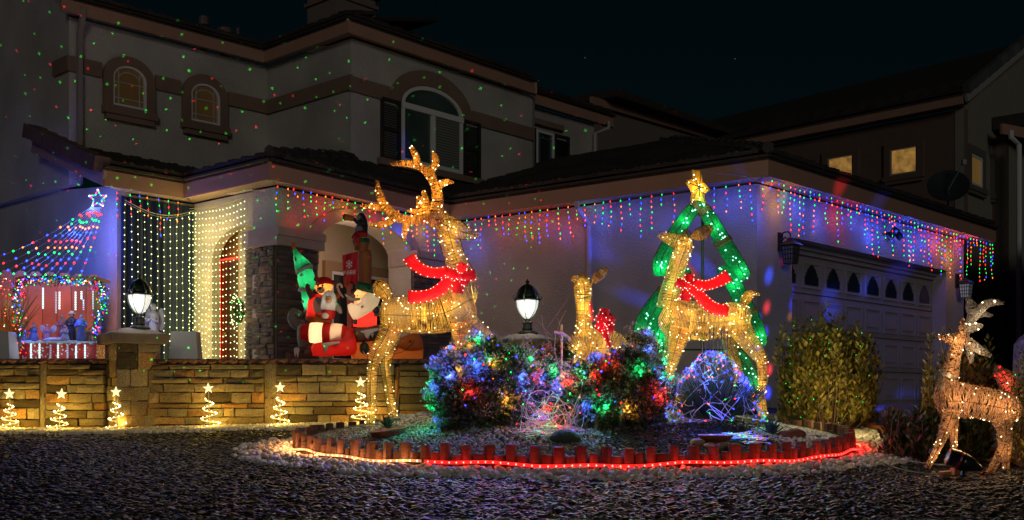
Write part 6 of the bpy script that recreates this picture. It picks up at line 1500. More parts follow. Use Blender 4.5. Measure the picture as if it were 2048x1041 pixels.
ROCK = mat('river_rock', (.26, .22, .18), .7, bump=.5, bscale=20, var=.25, vscale=8, objvar=.3)
for i, (px, py, Y, s, lb) in enumerate(((628, 880, 8.3, .05, 'rounded grey stone'), (745, 882, 8.15, .055, 'pale oblong stone below the terracotta bowl'), (800, 842, 9.3, .07, 'pale round rock behind the terracotta bowl'), (822, 844, 9.3, .055, 'small rock right of the pale round rock'), (842, 843, 9.3, .06, 'tan flat rock nearest the shrub'),
        (1395, 872, 7.9, .06, 'grey rounded rock left of the pebble dish'), (1420, 876, 7.85, .05, 'small white rock in front of the pebble dish'), (1448, 876, 7.85, .07, 'cream rock right in front of the pebble dish'), (1462, 872, 7.9, .05, 'cream rock right of the pebble dish'),
        (1590, 850, 8.6, .09, 'red brown boulder beside the agave'), (1570, 862, 8.5, .07, 'small red brown rock beside the agave'), (1130, 872, 7.85, .12, 'mossy flat rock between the two round shrubs'))):
    q = P(px, py, Y); q.z = gz(q.x, Y) + s * .25
    if i == 0: continue
    mb = MB(); mb.blob(q, (s, s * .7, s * .5), nu=12, nv=8); mb.v = [tuple(Vector(v_) + (Vector(v_) - q) * R.uniform(-.08, .08)) for v_ in mb.v]
    tag(mb.build('rock', mat('red_rock', (.20, .07, .05), .8, bump=.4) if i in (9, 10) else mat('mossy_rock', (.05, .07, .045), .85, bump=.6) if i == 11 else ROCK, smooth=True, origin=q), lb, 'rock')
# ------------------------------------------------------------------ laser projector on a stake
pc = P(1928, 938, 7.05); pc.z = gz0(pc.x, 7.05) + .115; t = thing('laser_projector', 'small black bullet-shaped laser projector with red ring on the gravel under the wicker stag', 'projector', (pc.x, pc.y, gz0(pc.x, 7.05)))
aim = Vector((-.80, .15, .32)).normalized(); S_ = aim.cross(UZ).normalized(); U_ = S_.cross(aim)
def axial(mb, prof, n=18):
    rows = [pc + aim * q + S_ * (r * math.cos(6.283 * k / n)) + U_ * (r * math.sin(6.283 * k / n)) for q, r in prof for k in range(n)]; st_ = mb.av(rows)
    for j in range(len(prof) - 1):
        for k in range(n): k2 = (k + 1) % n; mb.af([(st_ + j * n + k, st_ + j * n + k2, st_ + j * n + n + k2, st_ + j * n + n + k)])
    mb.af([tuple(st_ + k for k in range(n)), tuple(st_ + (len(prof) - 1) * n + k for k in range(n))]); return mb
PLB = mat('black_plastic', (.012, .014, .016), .28, coat=.4)
axial(MB(), [(-.12, .006), (-.11, .018), (-.05, .048), (0, .062), (.03, .064)]).build('body', PLB, t, smooth=True)
axial(MB(), [(.03, .0655), (.042, .0655)]).build('ring', mat('red_ring', (.35, .02, .03), .4), t)
axial(MB(), [(.042, .064), (.10, .060), (.112, .05), (.108, .046)]).build('hood', PLB, t, smooth=True)
mb = MB(); mb.tube([pc - UZ * .05, pc - UZ * .09 + aim * .01, pc - UZ * .16 + aim * .03], [.014, .016, .006], 8); mb.build('stake', PLB, t)
mb = MB(); pts = [pc - UZ * .05 - aim * .08, pc - UZ * .10 - aim * .02, P(1900, 965, 7.0), P(1850, 955, 7.1), P(1800, 925, 7.4), P(1770, 905, 7.8), P(1720, 880, 8.4)]
for q in pts[2:]: q.z = gz0(q.x, q.y) + .035
mb.tube([Vector(a) for a in catmull(pts, 30)], .0045, 4); mb.build('cable', mat('green_cable', (.16, .20, .10), .6), t)
def gobo(parent, loc, target, power, estr, cone, kind):
    d = bpy.data.lights.new('beam', 'SPOT'); d.energy = power; d.spot_size = math.radians(cone); d.spot_blend = .15; d.shadow_soft_size = .0 if kind == 'dots' else .03
    o = bpy.data.objects.new('beam', d); COL.objects.link(o); o.parent = parent; o.location = Vector(loc) - ori(parent)
    o.rotation_euler = (Vector(target) - Vector(loc)).to_track_quat('-Z', 'Y').to_euler()
    d.use_nodes = True; N = d.node_tree.nodes; L = d.node_tree.links; em = N['Emission']; tc = N.new('ShaderNodeTexCoord')
    if kind == 'dots':
        vo = N.new('ShaderNodeTexVoronoi'); vo.voronoi_dimensions = '2D'; vo.inputs['Scale'].default_value = 45; sx3 = N.new('ShaderNodeSeparateXYZ'); cb = N.new('ShaderNodeCombineXYZ'); L.new(tc.outputs['Normal'], sx3.inputs[0])
        for ax_ in (0, 1): dv = N.new('ShaderNodeMath'); dv.operation = 'DIVIDE'; L.new(sx3.outputs[ax_], dv.inputs[0]); L.new(sx3.outputs[2], dv.inputs[1]); L.new(dv.outputs[0], cb.inputs[ax_])
        L.new(cb.outputs[0], vo.inputs['Vector'])
        sp = N.new('ShaderNodeSeparateColor'); L.new(vo.outputs['Color'], sp.inputs[0])
        thr = N.new('ShaderNodeMath'); thr.operation = 'LESS_THAN'; L.new(vo.outputs['Distance'], thr.inputs[0])
        sz = N.new('ShaderNodeMath'); sz.operation = 'MULTIPLY_ADD'; L.new(sp.outputs[2], sz.inputs[0]); sz.inputs[1].default_value = .035; sz.inputs[2].default_value = .04; L.new(sz.outputs[0], thr.inputs[1])
        gt_ = N.new('ShaderNodeMath'); gt_.operation = 'GREATER_THAN'; L.new(sp.outputs[0], gt_.inputs[0]); gt_.inputs[1].default_value = .68
        mx = N.new('ShaderNodeMix'); mx.data_type = 'RGBA'; L.new(gt_.outputs[0], mx.inputs[0]); mx.inputs[6].default_value = (.02, 1, .06, 1); mx.inputs[7].default_value = (1, .03, .05, 1)
        on = N.new('ShaderNodeMath'); on.operation = 'LESS_THAN'; L.new(sp.outputs[1], on.inputs[0]); on.inputs[1].default_value = .8
        m2 = N.new('ShaderNodeMath'); m2.operation = 'MULTIPLY'; L.new(thr.outputs[0], m2.inputs[0]); L.new(on.outputs[0], m2.inputs[1])
        m3 = N.new('ShaderNodeMath'); m3.operation = 'MULTIPLY'; L.new(m2.outputs[0], m3.inputs[0]); m3.inputs[1].default_value = estr; L.new(mx.outputs[2], em.inputs[0]); L.new(m3.outputs[0], em.inputs[1])
    else:
        mp = N.new('ShaderNodeMapping'); mp.inputs['Scale'].default_value = (1, 1, .42) ; L.new(tc.outputs['Normal'], mp.inputs[0])
        vo = N.new('ShaderNodeTexVoronoi'); vo.inputs['Scale'].default_value = 9; L.new(mp.outputs[0], vo.inputs['Vector'])
        mr = N.new('ShaderNodeMapRange'); mr.interpolation_type = 'SMOOTHSTEP'; L.new(vo.outputs['Distance'], mr.inputs[0]); mr.inputs[1].default_value = .12; mr.inputs[2].default_value = .38; mr.inputs[3].default_value = 1; mr.inputs[4].default_value = 0
        sp = N.new('ShaderNodeSeparateColor'); L.new(vo.outputs['Color'], sp.inputs[0]); rp = N.new('ShaderNodeValToRGB'); rp.color_ramp.interpolation = 'CONSTANT'; el = rp.color_ramp.elements
        cols = [(0, (.03, .05, 1)), (.40, (1, .04, .06)), (.52, (.1, .7, .4)), (.62, (.03, .08, 1)), (.84, (.9, .35, .1)), (.89, (0, 0, 0))]
        while len(el) < len(cols): el.new(.5)
        for e, (p_, c_2) in zip(el, cols): e.position = p_; e.color = (*c_2, 1)
        L.new(sp.outputs[0], rp.inputs[0]); m3 = N.new('ShaderNodeMath'); m3.operation = 'MULTIPLY'; L.new(mr.outputs[0], m3.inputs[0]); m3.inputs[1].default_value = estr; L.new(rp.outputs[0], em.inputs[0]); L.new(m3.outputs[0], em.inputs[1])
    return o
lz = pc + aim * .125
ql = Vector((-2.6, 4.45, gz0(-2.6, 4.45) + .12)); t3 = thing('laser_projector', 'added black laser projector unseen below the left of the frame, casting the house dots', 'projector', (ql.x, ql.y, ql.z - .12))  # body and place made up, out of view, to throw the dots
mb = MB(); mb.lathe([(.03, 0), (.055, .02), (.06, .08), (.045, .13), (.012, .15)], ql - UZ * .13, 14); mb.build('body', PLB, t3, smooth=True)
gobo(t3, ql + UZ * .05, P(610, 175, 16.3), 120, 80, 42, 'dots')
q = P(1748, 850, 11.35); q.z = gz0(q.x, q.y) + .09
t2 = thing('added_projector', 'small black projector added at the right foot of the big boxwood to cast colour blotches', 'projector', (q.x, q.y, gz0(q.x, q.y)))  # made-up projector, added to throw colour blotches on the garage
mb = MB(); mb.lathe([(.035, -.09), (.03, -.05), (.012, -.045), (.012, -.02)], q, 10); mb.build('stand', PLB, t2)
mb = MB(); mb.lathe([(.03, -.02), (.05, 0), (.05, .03), (.03, .05)], q, 14); mb.build('body', PLB, t2, smooth=True)
gobo(t2, q + Vector((-.03, .06, .06)), P(1560, 560, 15), 60, 17.0, 84, 'blotch')
# leaves and bricks by the projector
for i, (px, py, Y, lb) in enumerate(((1890, 955, 7.1, 'broken brick piece left of the laser projector'), (1912, 948, 7.3, 'second broken brick piece behind the laser projector'))):
    q = P(px, py, Y); q.z = gz0(q.x, Y) + .03; mb = MB(); mb.box(q, (.07, .045, .04), (Vector((.9, .4, .1)).normalized(), Vector((-.4, .9, 0)).normalized(), UZ)); tag(mb.build('brick_piece', EDGEB, origin=q), lb, 'brick')
q = P(1968, 962, 7.05); q.z = gz0(q.x, 7.05) + .03; mb = MB()
for i in range(8): d = Vector((R.uniform(-1, 1), R.uniform(-1, 1), R.uniform(0, .6))).normalized(); mb.octa(q + d * .02, (.03, .012, .008), (d, d.cross(UZ).normalized(), d.cross(d.cross(UZ)).normalized()))
tag(mb.build('dead_leaves', mat('red_leaf', (.30, .03, .015), .7), origin=q), 'clump of dead red leaves by the hind hoof of the wicker stag', 'leaves')
# second device: the cable running to the right
mb = MB(); pts = [P(a, b, Y) for a, b, Y in ((1700, 878, 8.8), (1760, 900, 8.2), (1830, 915, 7.9), (1880, 925, 7.7), (1960, 935, 7.6))]
for q in pts: q.z = gz0(q.x, q.y) + .035
mb.tube([Vector(a) for a in catmull(pts, 26)], .004, 4); tag(mb.build('pale_cable', WIREM, origin=pts[0]), 'pale cable snaking over the white pebbles toward the wicker stag', 'cable')
# ------------------------------------------------------------------ parked car at the right edge
cp = Vector((8.2, 16.6, 0)); cz0 = gz0(8.2, 13) + .05; t = thing('parked_car', 'pale silver car parked on the driveway, rear end just in view at right', 'car', (8.2, 16.2, FLOOR + .05))
CARP = mat('pale_car_paint', (.55, .55, .58), .25, metal=.2, coat=.8)
cu, cv = u, v; b0 = Vector((7.15, 15.3, FLOOR + .05))
prof = [(0, .28), (0, .62), (.05, .92), (.25, 1.02), (.75, 1.05), (1.3, 1.44), (2.7, 1.46), (3.4, 1.02), (4.4, .86), (4.55, .55), (4.5, .28)]
mb = MB(); sec = []
for f, ins in ((0, .16), (.06, .03), (.5, 0), (.94, .03), (1, .16)):
    yo = 1.75 * f; sec.append([b0 + cu * (x + (ins * .3 if x < 2 else -ins * .3)) - cv * (yo) + UZ * (z - (ins if z > .5 else 0) * .5) for x, z in prof])
st_ = mb.av([p for s_ in sec for p in s_]); k = len(prof)
for i in range(4):
    for j in range(k): j2 = (j + 1) % k; mb.af([(st_ + i * k + j, st_ + i * k + j2, st_ + (i + 1) * k + j2, st_ + (i + 1) * k + j)])
mb.af([tuple(st_ + j for j in range(k))[::-1], tuple(st_ + 4 * k + j for j in range(k))]); mb.build('body', CARP, t, smooth=False)
for sx_ in (.8, 3.6):
    for sy_ in (.02, 1.73):
        mb = MB(); c_ = b0 + cu * sx_ - cv * sy_ + UZ * .31; n = 18
        for rr, ww, mm, nm in ((.32, .11, mat('rubber', (.02, .02, .02), .8), 'wheel'),):
            rows = [c_ + cu * (r2 * math.cos(6.283 * q / n)) + UZ * (r2 * math.sin(6.283 * q / n)) + cv * w2 for r2, w2 in ((.2, -.11), (.32, -.09), (.32, .09), (.2, .11)) for q in range(n)]; s2 = mb.av(rows)
            for j in range(3):
                for q in range(n): q2 = (q + 1) % n; mb.af([(s2 + j * n + q, s2 + j * n + q2, s2 + j * n + n + q2, s2 + j * n + n + q)])
            mb.af([tuple(s2 + q for q in range(n)), tuple(s2 + 3 * n + q for q in range(n))]); mb.build('wheel', mm, t)
for sy_ in (.22, 1.35): mb = MB(); mb.box(b0 - cu * .012 - cv * (sy_ + .1) + UZ * .78, (.03, .26, .14), (cu, cv, UZ)); mb.build('tail_light', mat('tail_red', (.3, .02, .02), .3), t)
mb = MB(); mb.prism([[(.80, 1.07), (1.32, 1.40), (2.66, 1.42), (3.25, 1.05)]], b0 + cv * .012, cu, UZ, cv, -.01, .01); mb.build('side_window', GLASS_D, t)
plight(t, b0 + Vector((-.6, -1.1, 1.0)), (.5, .35, 1), 1.0, .2)

# fallen leaves and odd stones that break up the gravel
LV = mat('fallen_leaf', rough=.7, attr='rnd', ramp=[(0, (.05, .025, .01)), (.6, (.16, .08, .025)), (1, (.28, .17, .06))])
tmp = thing('fallen_leaves', 'scattered dry fallen leaves on the dark gravel', 'leaves', (0, 7, -.6)); pts = []; dd = []
for i in range(170):
    x, y = R.uniform(-4, 3.4), R.uniform(5.2, 11)
    if bedr(x, y) < 1.02 or on_drive(x, y): continue
    pts.append((x, y, gz(x, y) + .028)); a = R.uniform(0, 6.28); dd.append((math.cos(a), math.sin(a), R.uniform(-.05, .35)))
leaves_mesh('leaf_scatter', pts, dd, [R.uniform(.035, .075) for _ in pts], [R.uniform(.015, .035) for _ in pts], LV, tmp)
p = sample(2600, -6, 3.4, 5.0, 11.4, lambda x, y: bedr(x, y) > 1.2 and not on_drive(x, y) and in_frame(x, y, gz0(x, y)) and (math.sin(x * 2.1 + y) + math.sin(y * 3.3 - x) > .2 or R.random() < .15))
scatter('mixed_gravel', p, [R.uniform(.02, .045) for _ in p], BEIGE, (OV, OF), .3, (1, .7, .45), .4, lift=.6)
# ------------------------------------------------------------------ inflatable pirate ship
YI = 13.15
def I(cx, cy, dy=0): return P(560 + cx / 3.717, 460 + cy / 3.717, YI + dy)
isz = YI / F / 3.717     # metres per drawing unit
shp = thing('inflatable_pirate_ship', 'glowing inflatable pirate ship with striped cannon, mast, banner and holiday figures on the porch front', 'inflatable', I(600, 975))
def fab(name, c, tr=.45, **k): return mat('fabric_' + name, c, .55, transl=tr, bump=.15, bscale=12, **k)
FR = fab('red', (.72, .02, .015)); FW = fab('cream', (.80, .66, .50)); FG = fab('green', (.01, .30, .12)); FO = fab('orange', (.62, .20, .04)); FB = fab('brown', (.10, .045, .03), .2); FH_ = fab('hull_orange', (.50, .16, .03), .4)
FGY = fab('grey', (.34, .33, .32)); FDG = fab('dark_green', (.005, .12, .05), .3); FSN = fab('snow', (.62, .62, .62), .4); FK = fab('black', (.012, .012, .02), .05); FTR = fab('mast_brown', (.42, .16, .04), .4); FST = fab('mast_pink', (.55, .22, .16), .35); FRD = fab('deep_red', (.45, .008, .02), .35); FSK = fab('skin', (.75, .30, .12)); FGG = fab('bow_grey', (.16, .14, .15), .2)
def puff(name, outline, dy, depth, m, parent=shp, lv=5, soft=.5):
    """closed outline in drawing units, pillowed front and back"""
    c = (sum(a for a, b in outline) / len(outline), sum(b for a, b in outline) / len(outline))
    # smooth the outline
    ol = []; n = len(outline)
    for i in range(n):
        p0, p1, p2, p3 = outline[i - 1], outline[i], outline[(i + 1) % n], outline[(i + 2) % n]
        for f in (0, .5): ol.append(tuple(.5 * ((2 * p1[k]) + (-p0[k] + p2[k]) * f + (2 * p0[k] - 5 * p1[k] + 4 * p2[k] - p3[k]) * f * f + (-p0[k] + 3 * p1[k] - 3 * p2[k] + p3[k]) * f ** 3) for k in (0, 1)))
    mb = MB(); k = len(ol); rows = []; lvl = []
    for j in range(-lv, lv + 1):
        a = j / lv * math.pi / 2 * .92; lvl.append((1 - soft * (1 - math.cos(a)) ** 1.5, dy + depth * .5 * math.sin(a)))
    s_, y_ = lvl[-1]; s0_, y0_ = lvl[0]; dd = depth * .5
    lvl = [(s0_ * .12, y0_ - dd * .10), (s0_ * .45, y0_ - dd * .085), (s0_ * .78, y0_ - dd * .045)] + lvl + [(s_ * .78, y_ + dd * .045), (s_ * .45, y_ + dd * .085), (s_ * .12, y_ + dd * .10)]
    for s, yy in lvl: rows += [I(c[0] + (x - c[0]) * s, c[1] + (y - c[1]) * s, yy) for x, y in ol]
    st_ = mb.av(rows)
    for j in range(len(lvl) - 1):
        for i in range(k): i2 = (i + 1) % k; mb.af([(st_ + j * k + i, st_ + j * k + i2, st_ + (j + 1) * k + i2, st_ + (j + 1) * k + i)])
    mb.af([tuple(st_ + i for i in range(k)), tuple(st_ + (len(lvl) - 1) * k + i for i in range(k))]); return mb.build(name, m, parent, smooth=True)
def roll(name, pts, m, parent=shp, n=14, ry=1.0, res=20, dy=0):
    """tube through drawing points (cx, cy, radius[, dy])"""
    S = catmull([tuple(p) + (0,) * (4 - len(p)) for p in pts], res); mb = MB()
    C = [I(a[0], a[1], dy + a[3]) for a in S]; mb.tube(C, [max(.002, a[2] * isz) for a in S], n); return mb.build(name, m, parent, smooth=True)
def ball(name, cx, cy, rx, ry, m, parent=shp, dy=0, rd=None, rot=0):
    rd = rd or min(rx, ry); mb = MB(); c_, s_ = math.cos(rot), math.sin(rot); mb.blob(I(cx, cy, dy), (rx * isz, rd * isz, ry * isz), (Vector((c_, 0, s_)), Vector((0, 1, 0)), Vector((-s_, 0, c_))), 16, 11); return mb.build(name, m, parent, smooth=True)
hull = puff('hull', [(530, 850), (600, 838), (740, 822), (830, 822), (900, 800), (960, 770), (1020, 770), (1052, 800), (1066, 860), (1062, 930), (1045, 985), (930, 990), (700, 985), (540, 985)], .12, .75, FH_, soft=.12)
puff('stern_panel', [(850, 850), (905, 805), (960, 775), (1020, 775), (1050, 810), (1060, 890), (930, 900)], -.10, .5, FO, soft=.25)
puff('rail', [(538, 735), (650, 722), (760, 705), (790, 790), (700, 815), (565, 838)], -.10, .55, FB, soft=.15)
puff('icicle_trim', [(600, 752), (735, 728), (742, 745), (700, 760), (690, 808), (665, 770), (656, 820), (620, 772)], -.41, .06, FSN)
puff('red_bow_section', [(238, 850), (300, 835), (480, 735), (545, 738), (566, 820), (560, 925), (400, 938), (245, 936)], -.14, .62, FR, soft=.14)
puff('icicle_trim', [(300, 845), (440, 830), (430, 850), (352, 858), (330, 935), (322, 860)], -.50, .05, FSN)
roll('bow_curl', [(150, 650, 30), (110, 615, 34), (92, 650, 38), (110, 690, 42), (160, 720, 44), (230, 735, 40)], FGG, dy=.15)
puff('bow_post', [(130, 720), (190, 700), (235, 740), (235, 880), (140, 880)], .05, .4, FGY, soft=.2)
puff('bow_log', [(108, 890), (150, 868), (235, 866), (238, 955), (120, 960)], -.05, .45, FB, soft=.25)
puff('icicle_trim', [(105, 880), (145, 880), (140, 915), (133, 958), (122, 920), (112, 945)], -.30, .05, FSN)
b = ball('porthole', 627, 880, 36, 44, FDG, dy=-.28, rd=12); ball('porthole_glass', 627, 880, 24, 31, FK, parent=b, dy=-.33, rd=8)
puff('icicle_trim', [(612, 895), (640, 930), (650, 950), (630, 935)], -.36, .03, FSN)
# cannon
def seg(name, x0, x1, m, r0, r1):
    S = [(x0 + (x1 - x0) * i / 6, 762 + (x0 + (x1 - x0) * i / 6 - 165) * .045, r0 + (r1 - r0) * i / 6 if abs(r0 - r1) > 3 else r0 + 2.5 * math.sin(math.pi * i / 6)) for i in range(7)]; return roll(name, S, m, dy=-.38, n=20, res=10)
cn = seg('cannon_stripe', 160, 226, FR, 52, 72); seg('cannon_stripe', 226.5, 324, FW, 73, 76); seg('cannon_stripe', 324.5, 382, FR, 77, 77); seg('cannon_stripe', 382.5, 466, FW, 76, 72); seg('cannon_stripe', 466.5, 506, FR, 71, 45)
ball('cannon_mouth', 158, 762, 10, 40, FK, dy=-.38, rd=40)
# tree
tr_ = roll('tree_cone', [(104, 130, 8), (118, 170, 22), (140, 220, 42), (162, 262, 60), (178, 290, 70)], FG, dy=.05); roll('snow_band', [(172, 283, 66), (181, 298, 72), (186, 308, 66)], FSN, dy=.05)
roll('tree_cone', [(186, 300, 56), (195, 360, 66), (202, 410, 62), (196, 440, 54)], FG, dy=.05); roll('snow_band', [(190, 432, 52), (190, 448, 56), (190, 460, 52)], FSN, dy=.05); roll('tree_cone', [(194, 455, 40), (205, 520, 42), (212, 585, 34), (214, 640, 30)], FG, dy=.05); roll('snow_band', [(208, 595, 34), (210, 612, 36)], FSN, dy=.05)
puff('tree_star', [(75, 85), (90, 98), (112, 88), (112, 108), (132, 118), (112, 128), (104, 158), (92, 128), (80, 128), (86, 108)], .0, .06, FO)
for cx_, cy_, m in ((120, 220, FR), (158, 334, FSN), (128, 418, FR), (168, 535, FSN)): ball('bauble', cx_, cy_, 11, 11, m, dy=-.10 if cx_ > 140 else .0)
plight(shp, I(195, 370, .05), (1, .85, .6), 1.2, .05); plight(shp, I(160, 240, .05), (1, .85, .6), .5, .03); plight(shp, I(205, 540, .05), (1, .85, .6), .8, .03)
# bear
bd = roll('bear_body', [(270, 480, 40), (265, 540, 58), (262, 600, 62), (258, 650, 66)], FR, dy=-.12); ball('bear_belly', 282, 560, 38, 62, FW, bd, dy=-.30, rd=16); ball('bear_seat', 250, 655, 62, 34, FO, bd, dy=-.12, rd=50)
hd = ball('bear_head', 325, 425, 66, 58, FO, dy=-.20, rd=50); ball('muzzle', 302, 448, 30, 24, FW, hd, dy=-.36, rd=18); ball('nose', 292, 436, 17, 11, FK, hd, dy=-.43, rd=9)
for e in ((282, 414), (316, 416)): ball('eye', e[0], e[1], 8, 10, FK, hd, dy=-.35, rd=6)
for e in ((270, 365), (392, 392)): ball('ear', e[0], e[1], 20, 18, FB, hd, dy=-.1)
ball('hat', 328, 382, 58, 32, FR, hd, dy=-.20, rd=48); roll('hat_brim', [(268, 408, 10, -.05), (300, 396, 11, -.22), (345, 388, 11, -.22), (396, 400, 9, -.1)], FR, hd, dy=-.12)
roll('arm', [(250, 520, 24), (222, 470, 22), (205, 430, 18), (212, 405, 16)], FB, bd, dy=-.15); roll('arm', [(300, 520, 22), (360, 500, 20), (415, 500, 18), (440, 480, 14)], FO, bd, dy=-.2)
roll('leg', [(260, 650, 30), (310, 672, 30), (370, 682, 20)], FO, bd, dy=-.3)
cc_ = roll('candy_cane', [(428, 432, 7), (428, 414, 8), (440, 404, 8), (456, 412, 8), (460, 432, 8)], FW, dy=-.32, res=14); roll('candy_cane', [(426, 425, 8), (440, 460, 8), (456, 485, 8), (472, 505, 7)], FW, dy=-.32)
for i in range(5): ball('cane_stripe', 430 + i * 9, 440 + i * 15, 11, 4, FR, dy=-.32, rd=10, rot=-.5)
plight(shp, I(325, 425, -.20), (1, .85, .6), 1.7, .04); plight(shp, I(268, 570, -.12), (1, .85, .6), .9, .05)
# penguin in red trousers
pb_ = roll('penguin_body', [(362, 460, 34), (364, 500, 50), (362, 560, 56), (358, 600, 52), (356, 640, 40)], FGY, dy=-.42); ball('face', 362, 520, 26, 26, FW, pb_, dy=-.56, rd=14); ball('beak', 356, 519, 15, 10, FO, pb_, dy=-.66, rd=14)
for e in (344, 372): ball('eye', e, 495, 4, 5, FK, pb_, dy=-.64, rd=3)
roll('trousers', [(358, 595, 52), (356, 630, 52), (356, 665, 44)], FR, pb_, dy=-.42); ball('patch', 336, 640, 26, 22, FSN, pb_, dy=-.60, rd=8); ball('cap', 364, 466, 30, 15, FDG, pb_, dy=-.42, rd=28)
roll('wing', [(330, 520, 16), (300, 535, 20), (276, 512, 14), (266, 500, 6)], FGG, pb_, dy=-.42); roll('wing', [(405, 540, 16), (430, 580, 22), (448, 610, 16), (456, 622, 6)], FGY, pb_, dy=-.42)
plight(shp, I(362, 545, -.42), (1, .85, .65), .35, .04)
plight(shp, I(275, 765, -.38), (1, .78, .5), 2.4, .05); plight(shp, I(425, 770, -.38), (1, .78, .5), 2.4, .05); plight(shp, I(400, 880, -.12), (1, .75, .5), 2.2, .06); plight(shp, I(620, 890, .1), (1, .75, .5), 1.6, .06); plight(shp, I(960, 870, .1), (1, .7, .4), 2.8, .1); plight(shp, I(800, 900, .1), (1, .7, .4), 1.6, .1)
# captain with the long beard
sb_ = roll('santa_body', [(640, 580, 60), (635, 640, 84), (632, 690, 88), (630, 725, 84)], FR, dy=-.12); hd = ball('santa_head', 620, 505, 78, 70, FSK, dy=-.14, rd=66)
puff('beard', [(505, 560), (540, 540), (580, 545), (640, 470), (700, 475), (742, 495), (735, 545), (700, 595), (640, 630), (580, 665), (548, 668), (525, 640), (508, 600)], -.32, .36, FW, hd, soft=.4)
puff('moustache', [(478, 475), (510, 482), (545, 502), (590, 505), (600, 518), (560, 532), (520, 528), (498, 508)], -.48, .12, FGY, hd); ball('nose', 542, 492, 20, 14, FSK, hd, dy=-.46, rd=16); ball('eye', 575, 490, 5, 6, FK, hd, dy=-.42, rd=4); ball('mouth', 541, 539, 7, 6, FRD, hd, dy=-.52, rd=4)
puff('hat', [(575, 388), (620, 392), (690, 410), (738, 440), (742, 492), (700, 480), (640, 462), (572, 440)], -.22, .42, FDG, hd, soft=.3); ball('hair_tuft', 540, 458, 17, 20, FK, hd, dy=-.25)
roll('arm', [(700, 570, 26), (735, 590, 24), (735, 620, 22), (700, 625, 18)], FGY, sb_, dy=-.3); ball('glove', 712, 598, 24, 28, FK, sb_, dy=-.42, rd=18)
puff('buckle', [(545, 670), (572, 668), (572, 700), (546, 700)], -.48, .05, FK, sb_)
plight(shp, I(625, 580, -.29), (1, .85, .6), 1.6, .04); plight(shp, I(600, 500, -.16), (1, .85, .6), 1.6, .04); plight(shp, I(560, 590, -.33), (1, .85, .6), .6, .03); plight(shp, I(640, 680, -.12), (1, .85, .6), 2.0, .05)
# masts, banner, crow's nest
roll('mast', [(632, 148, 30), (632, 175, 48), (632, 300, 50), (630, 450, 50), (630, 700, 48)], FTR, dy=.22); roll('mast', [(518, 400, 26), (520, 520, 24), (522, 620, 24), (522, 740, 26)], FST, dy=.12)
roll('crows_nest', [(600, 160, 50), (604, 130, 52), (604, 108, 58), (604, 95, 60)], FTR, dy=.20); roll('nest_band', [(603, 100, 62), (603, 85, 64), (603, 66, 62)], FDG, dy=.20)
pg = roll('lookout_penguin', [(612, 40, 42), (612, 10, 40), (618, -30, 36), (612, -75, 32), (598, -105, 28), (590, -118, 16)], FK, dy=.16); ball('belly', 585, 0, 28, 52, FGY, pg, dy=.06, rd=20, rot=-.1); ball('face', 585, -95, 16, 20, FGY, pg, dy=.04, rd=12)
roll('sash', [(548, 70, 20), (560, 45, 22), (600, 30, 24), (650, 38, 18)], FRD, dy=.02, n=10); puff('sash_end', [(550, 40), (590, 45), (592, 100), (555, 104)], -.12, .08, FRD)
roll('wing', [(625, -50, 16), (590, -45, 15), (560, -70, 13), (545, -85, 10)], FK, pg, dy=.0); tl = roll('telescope', [(545, -82, 20), (500, -92, 22), (485, -94, 24)], FO, dy=-.02); ball('telescope_end', 478, -94, 12, 24, FK, tl, dy=-.02, rd=22)
bn = MB(); n = 12; m_ = 14; pts = []
for j in range(m_ + 1):
    for i in range(n + 1):
        fx_, fy_ = i / n, j / m_; x = 462 + 118 * fx_ + 12 * fy_ * (1 - fx_); y = 190 - 30 * fx_ + fy_ * (225 + 20 * math.sin(fx_ * 9.0)) ; pts.append(I(x, y, -.02 + .035 * math.sin(fx_ * 7 + fy_ * 2.5)))
st_ = bn.av(pts)
for j in range(m_):
    for i in range(n): a = st_ + j * (n + 1) + i; bn.af([(a, a + 1, a + n + 2, a + n + 1)])
bno = bn.build('banner', FRD, shp, smooth=True)
TXT = mat('banner_print', (.62, .60, .66), .6)
def stroke(pl, w=3.0):
    mb = MB(); mb.tube([I(a, b, -.075) for a, b in pl], w * isz, 5); mb.build('banner_print', TXT, bno)
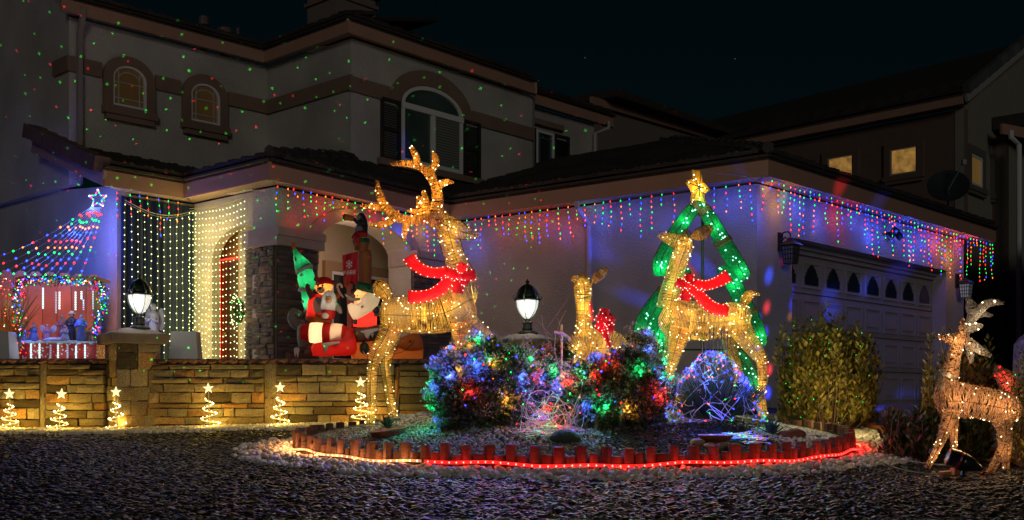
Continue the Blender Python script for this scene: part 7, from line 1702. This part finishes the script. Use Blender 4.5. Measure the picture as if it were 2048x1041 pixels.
def letter(ch, x, y, s=1.0):
    G_ = {'P': [[(0, 0), (0, 30)], [(0, 0), (9, 1), (12, 8), (9, 15), (0, 16)]], 'R': [[(0, 0), (0, 30)], [(0, 0), (11, 1), (14, 8), (11, 15), (0, 16)], [(6, 16), (14, 30)]], '-': [[(0, 17), (5, 16)]]}[ch]
    for l in G_: stroke([(x + a * s, y + b * s - a * .15) for a, b in l], 2.6)
for ch, x in (('P', 474), ('-', 489), ('R', 499), ('-', 515), ('R', 523), ('-', 539), ('R', 545)): letter(ch, x, 308 - (x - 474) * .10)
cx_, cy_ = 514, 256
for k in range(6):
    a = math.pi / 2 + k * math.pi / 3; ex, ey = cx_ + 30 * math.cos(a) * .85, cy_ - 32 * math.sin(a); stroke([(cx_, cy_), (ex, ey)], 2.6)
    for sg in (-1, 1): mx_, my_ = cx_ + (ex - cx_) * .62, cy_ + (ey - cy_) * .62; stroke([(mx_, my_), (mx_ + 12 * math.cos(a + sg * .8) * .85, my_ - 12 * math.sin(a + sg * .8))], 2.0)
mb = MB(); mb.tube([I(1010, 800, -.35), I(985, 850, -.38), I(920, 905, -.36), I(850, 925, -.3)], .005, 4); mb.build('tether', BLACK, shp)
# warm lamps for spill before the figures and for the light inside the porch
plight(shp, I(420, 640, -.75), (1, .55, .3), 1.0, .15); plight(house, P(700, 520, 15.1), (1, .66, .40), 6.0, .2); plight(shp, I(560, 500, -1.1), (1, .70, .5), 1.2, .15)

# small things: tiny dots of the far sky, cable from star to eave
for px, py, lb in ((1170, 116, 'faint bluish star high in the night sky'), (1470, 118, 'faint blue star at the right in the night sky')):
    mb = MB(); mb.octa(P(px, py, 180), .11); tag(mb.build('star', mat('far_star', (0, .05, .06), .5, emit=(.05, .3, .45), es=.35), origin=P(px, py, 180)), lb, 'star')
mb = MB(); mb.tube([P(1392, 343, 9.95), P(1400, 341, 10.5), P(1515, 357, 13.2)], .004, 4); tag(mb.build('guy_wire', WIREM, origin=P(1400, 341, 10.5)), 'thin wire from the gold tree star to the garage corner eave', 'wire')
# the photograph's exposure of metal and fabric is set by the lamps only
for o in list(bpy.data.objects):
    if o.type == 'MESH' and not o.data.vertices: bpy.data.objects.remove(o)
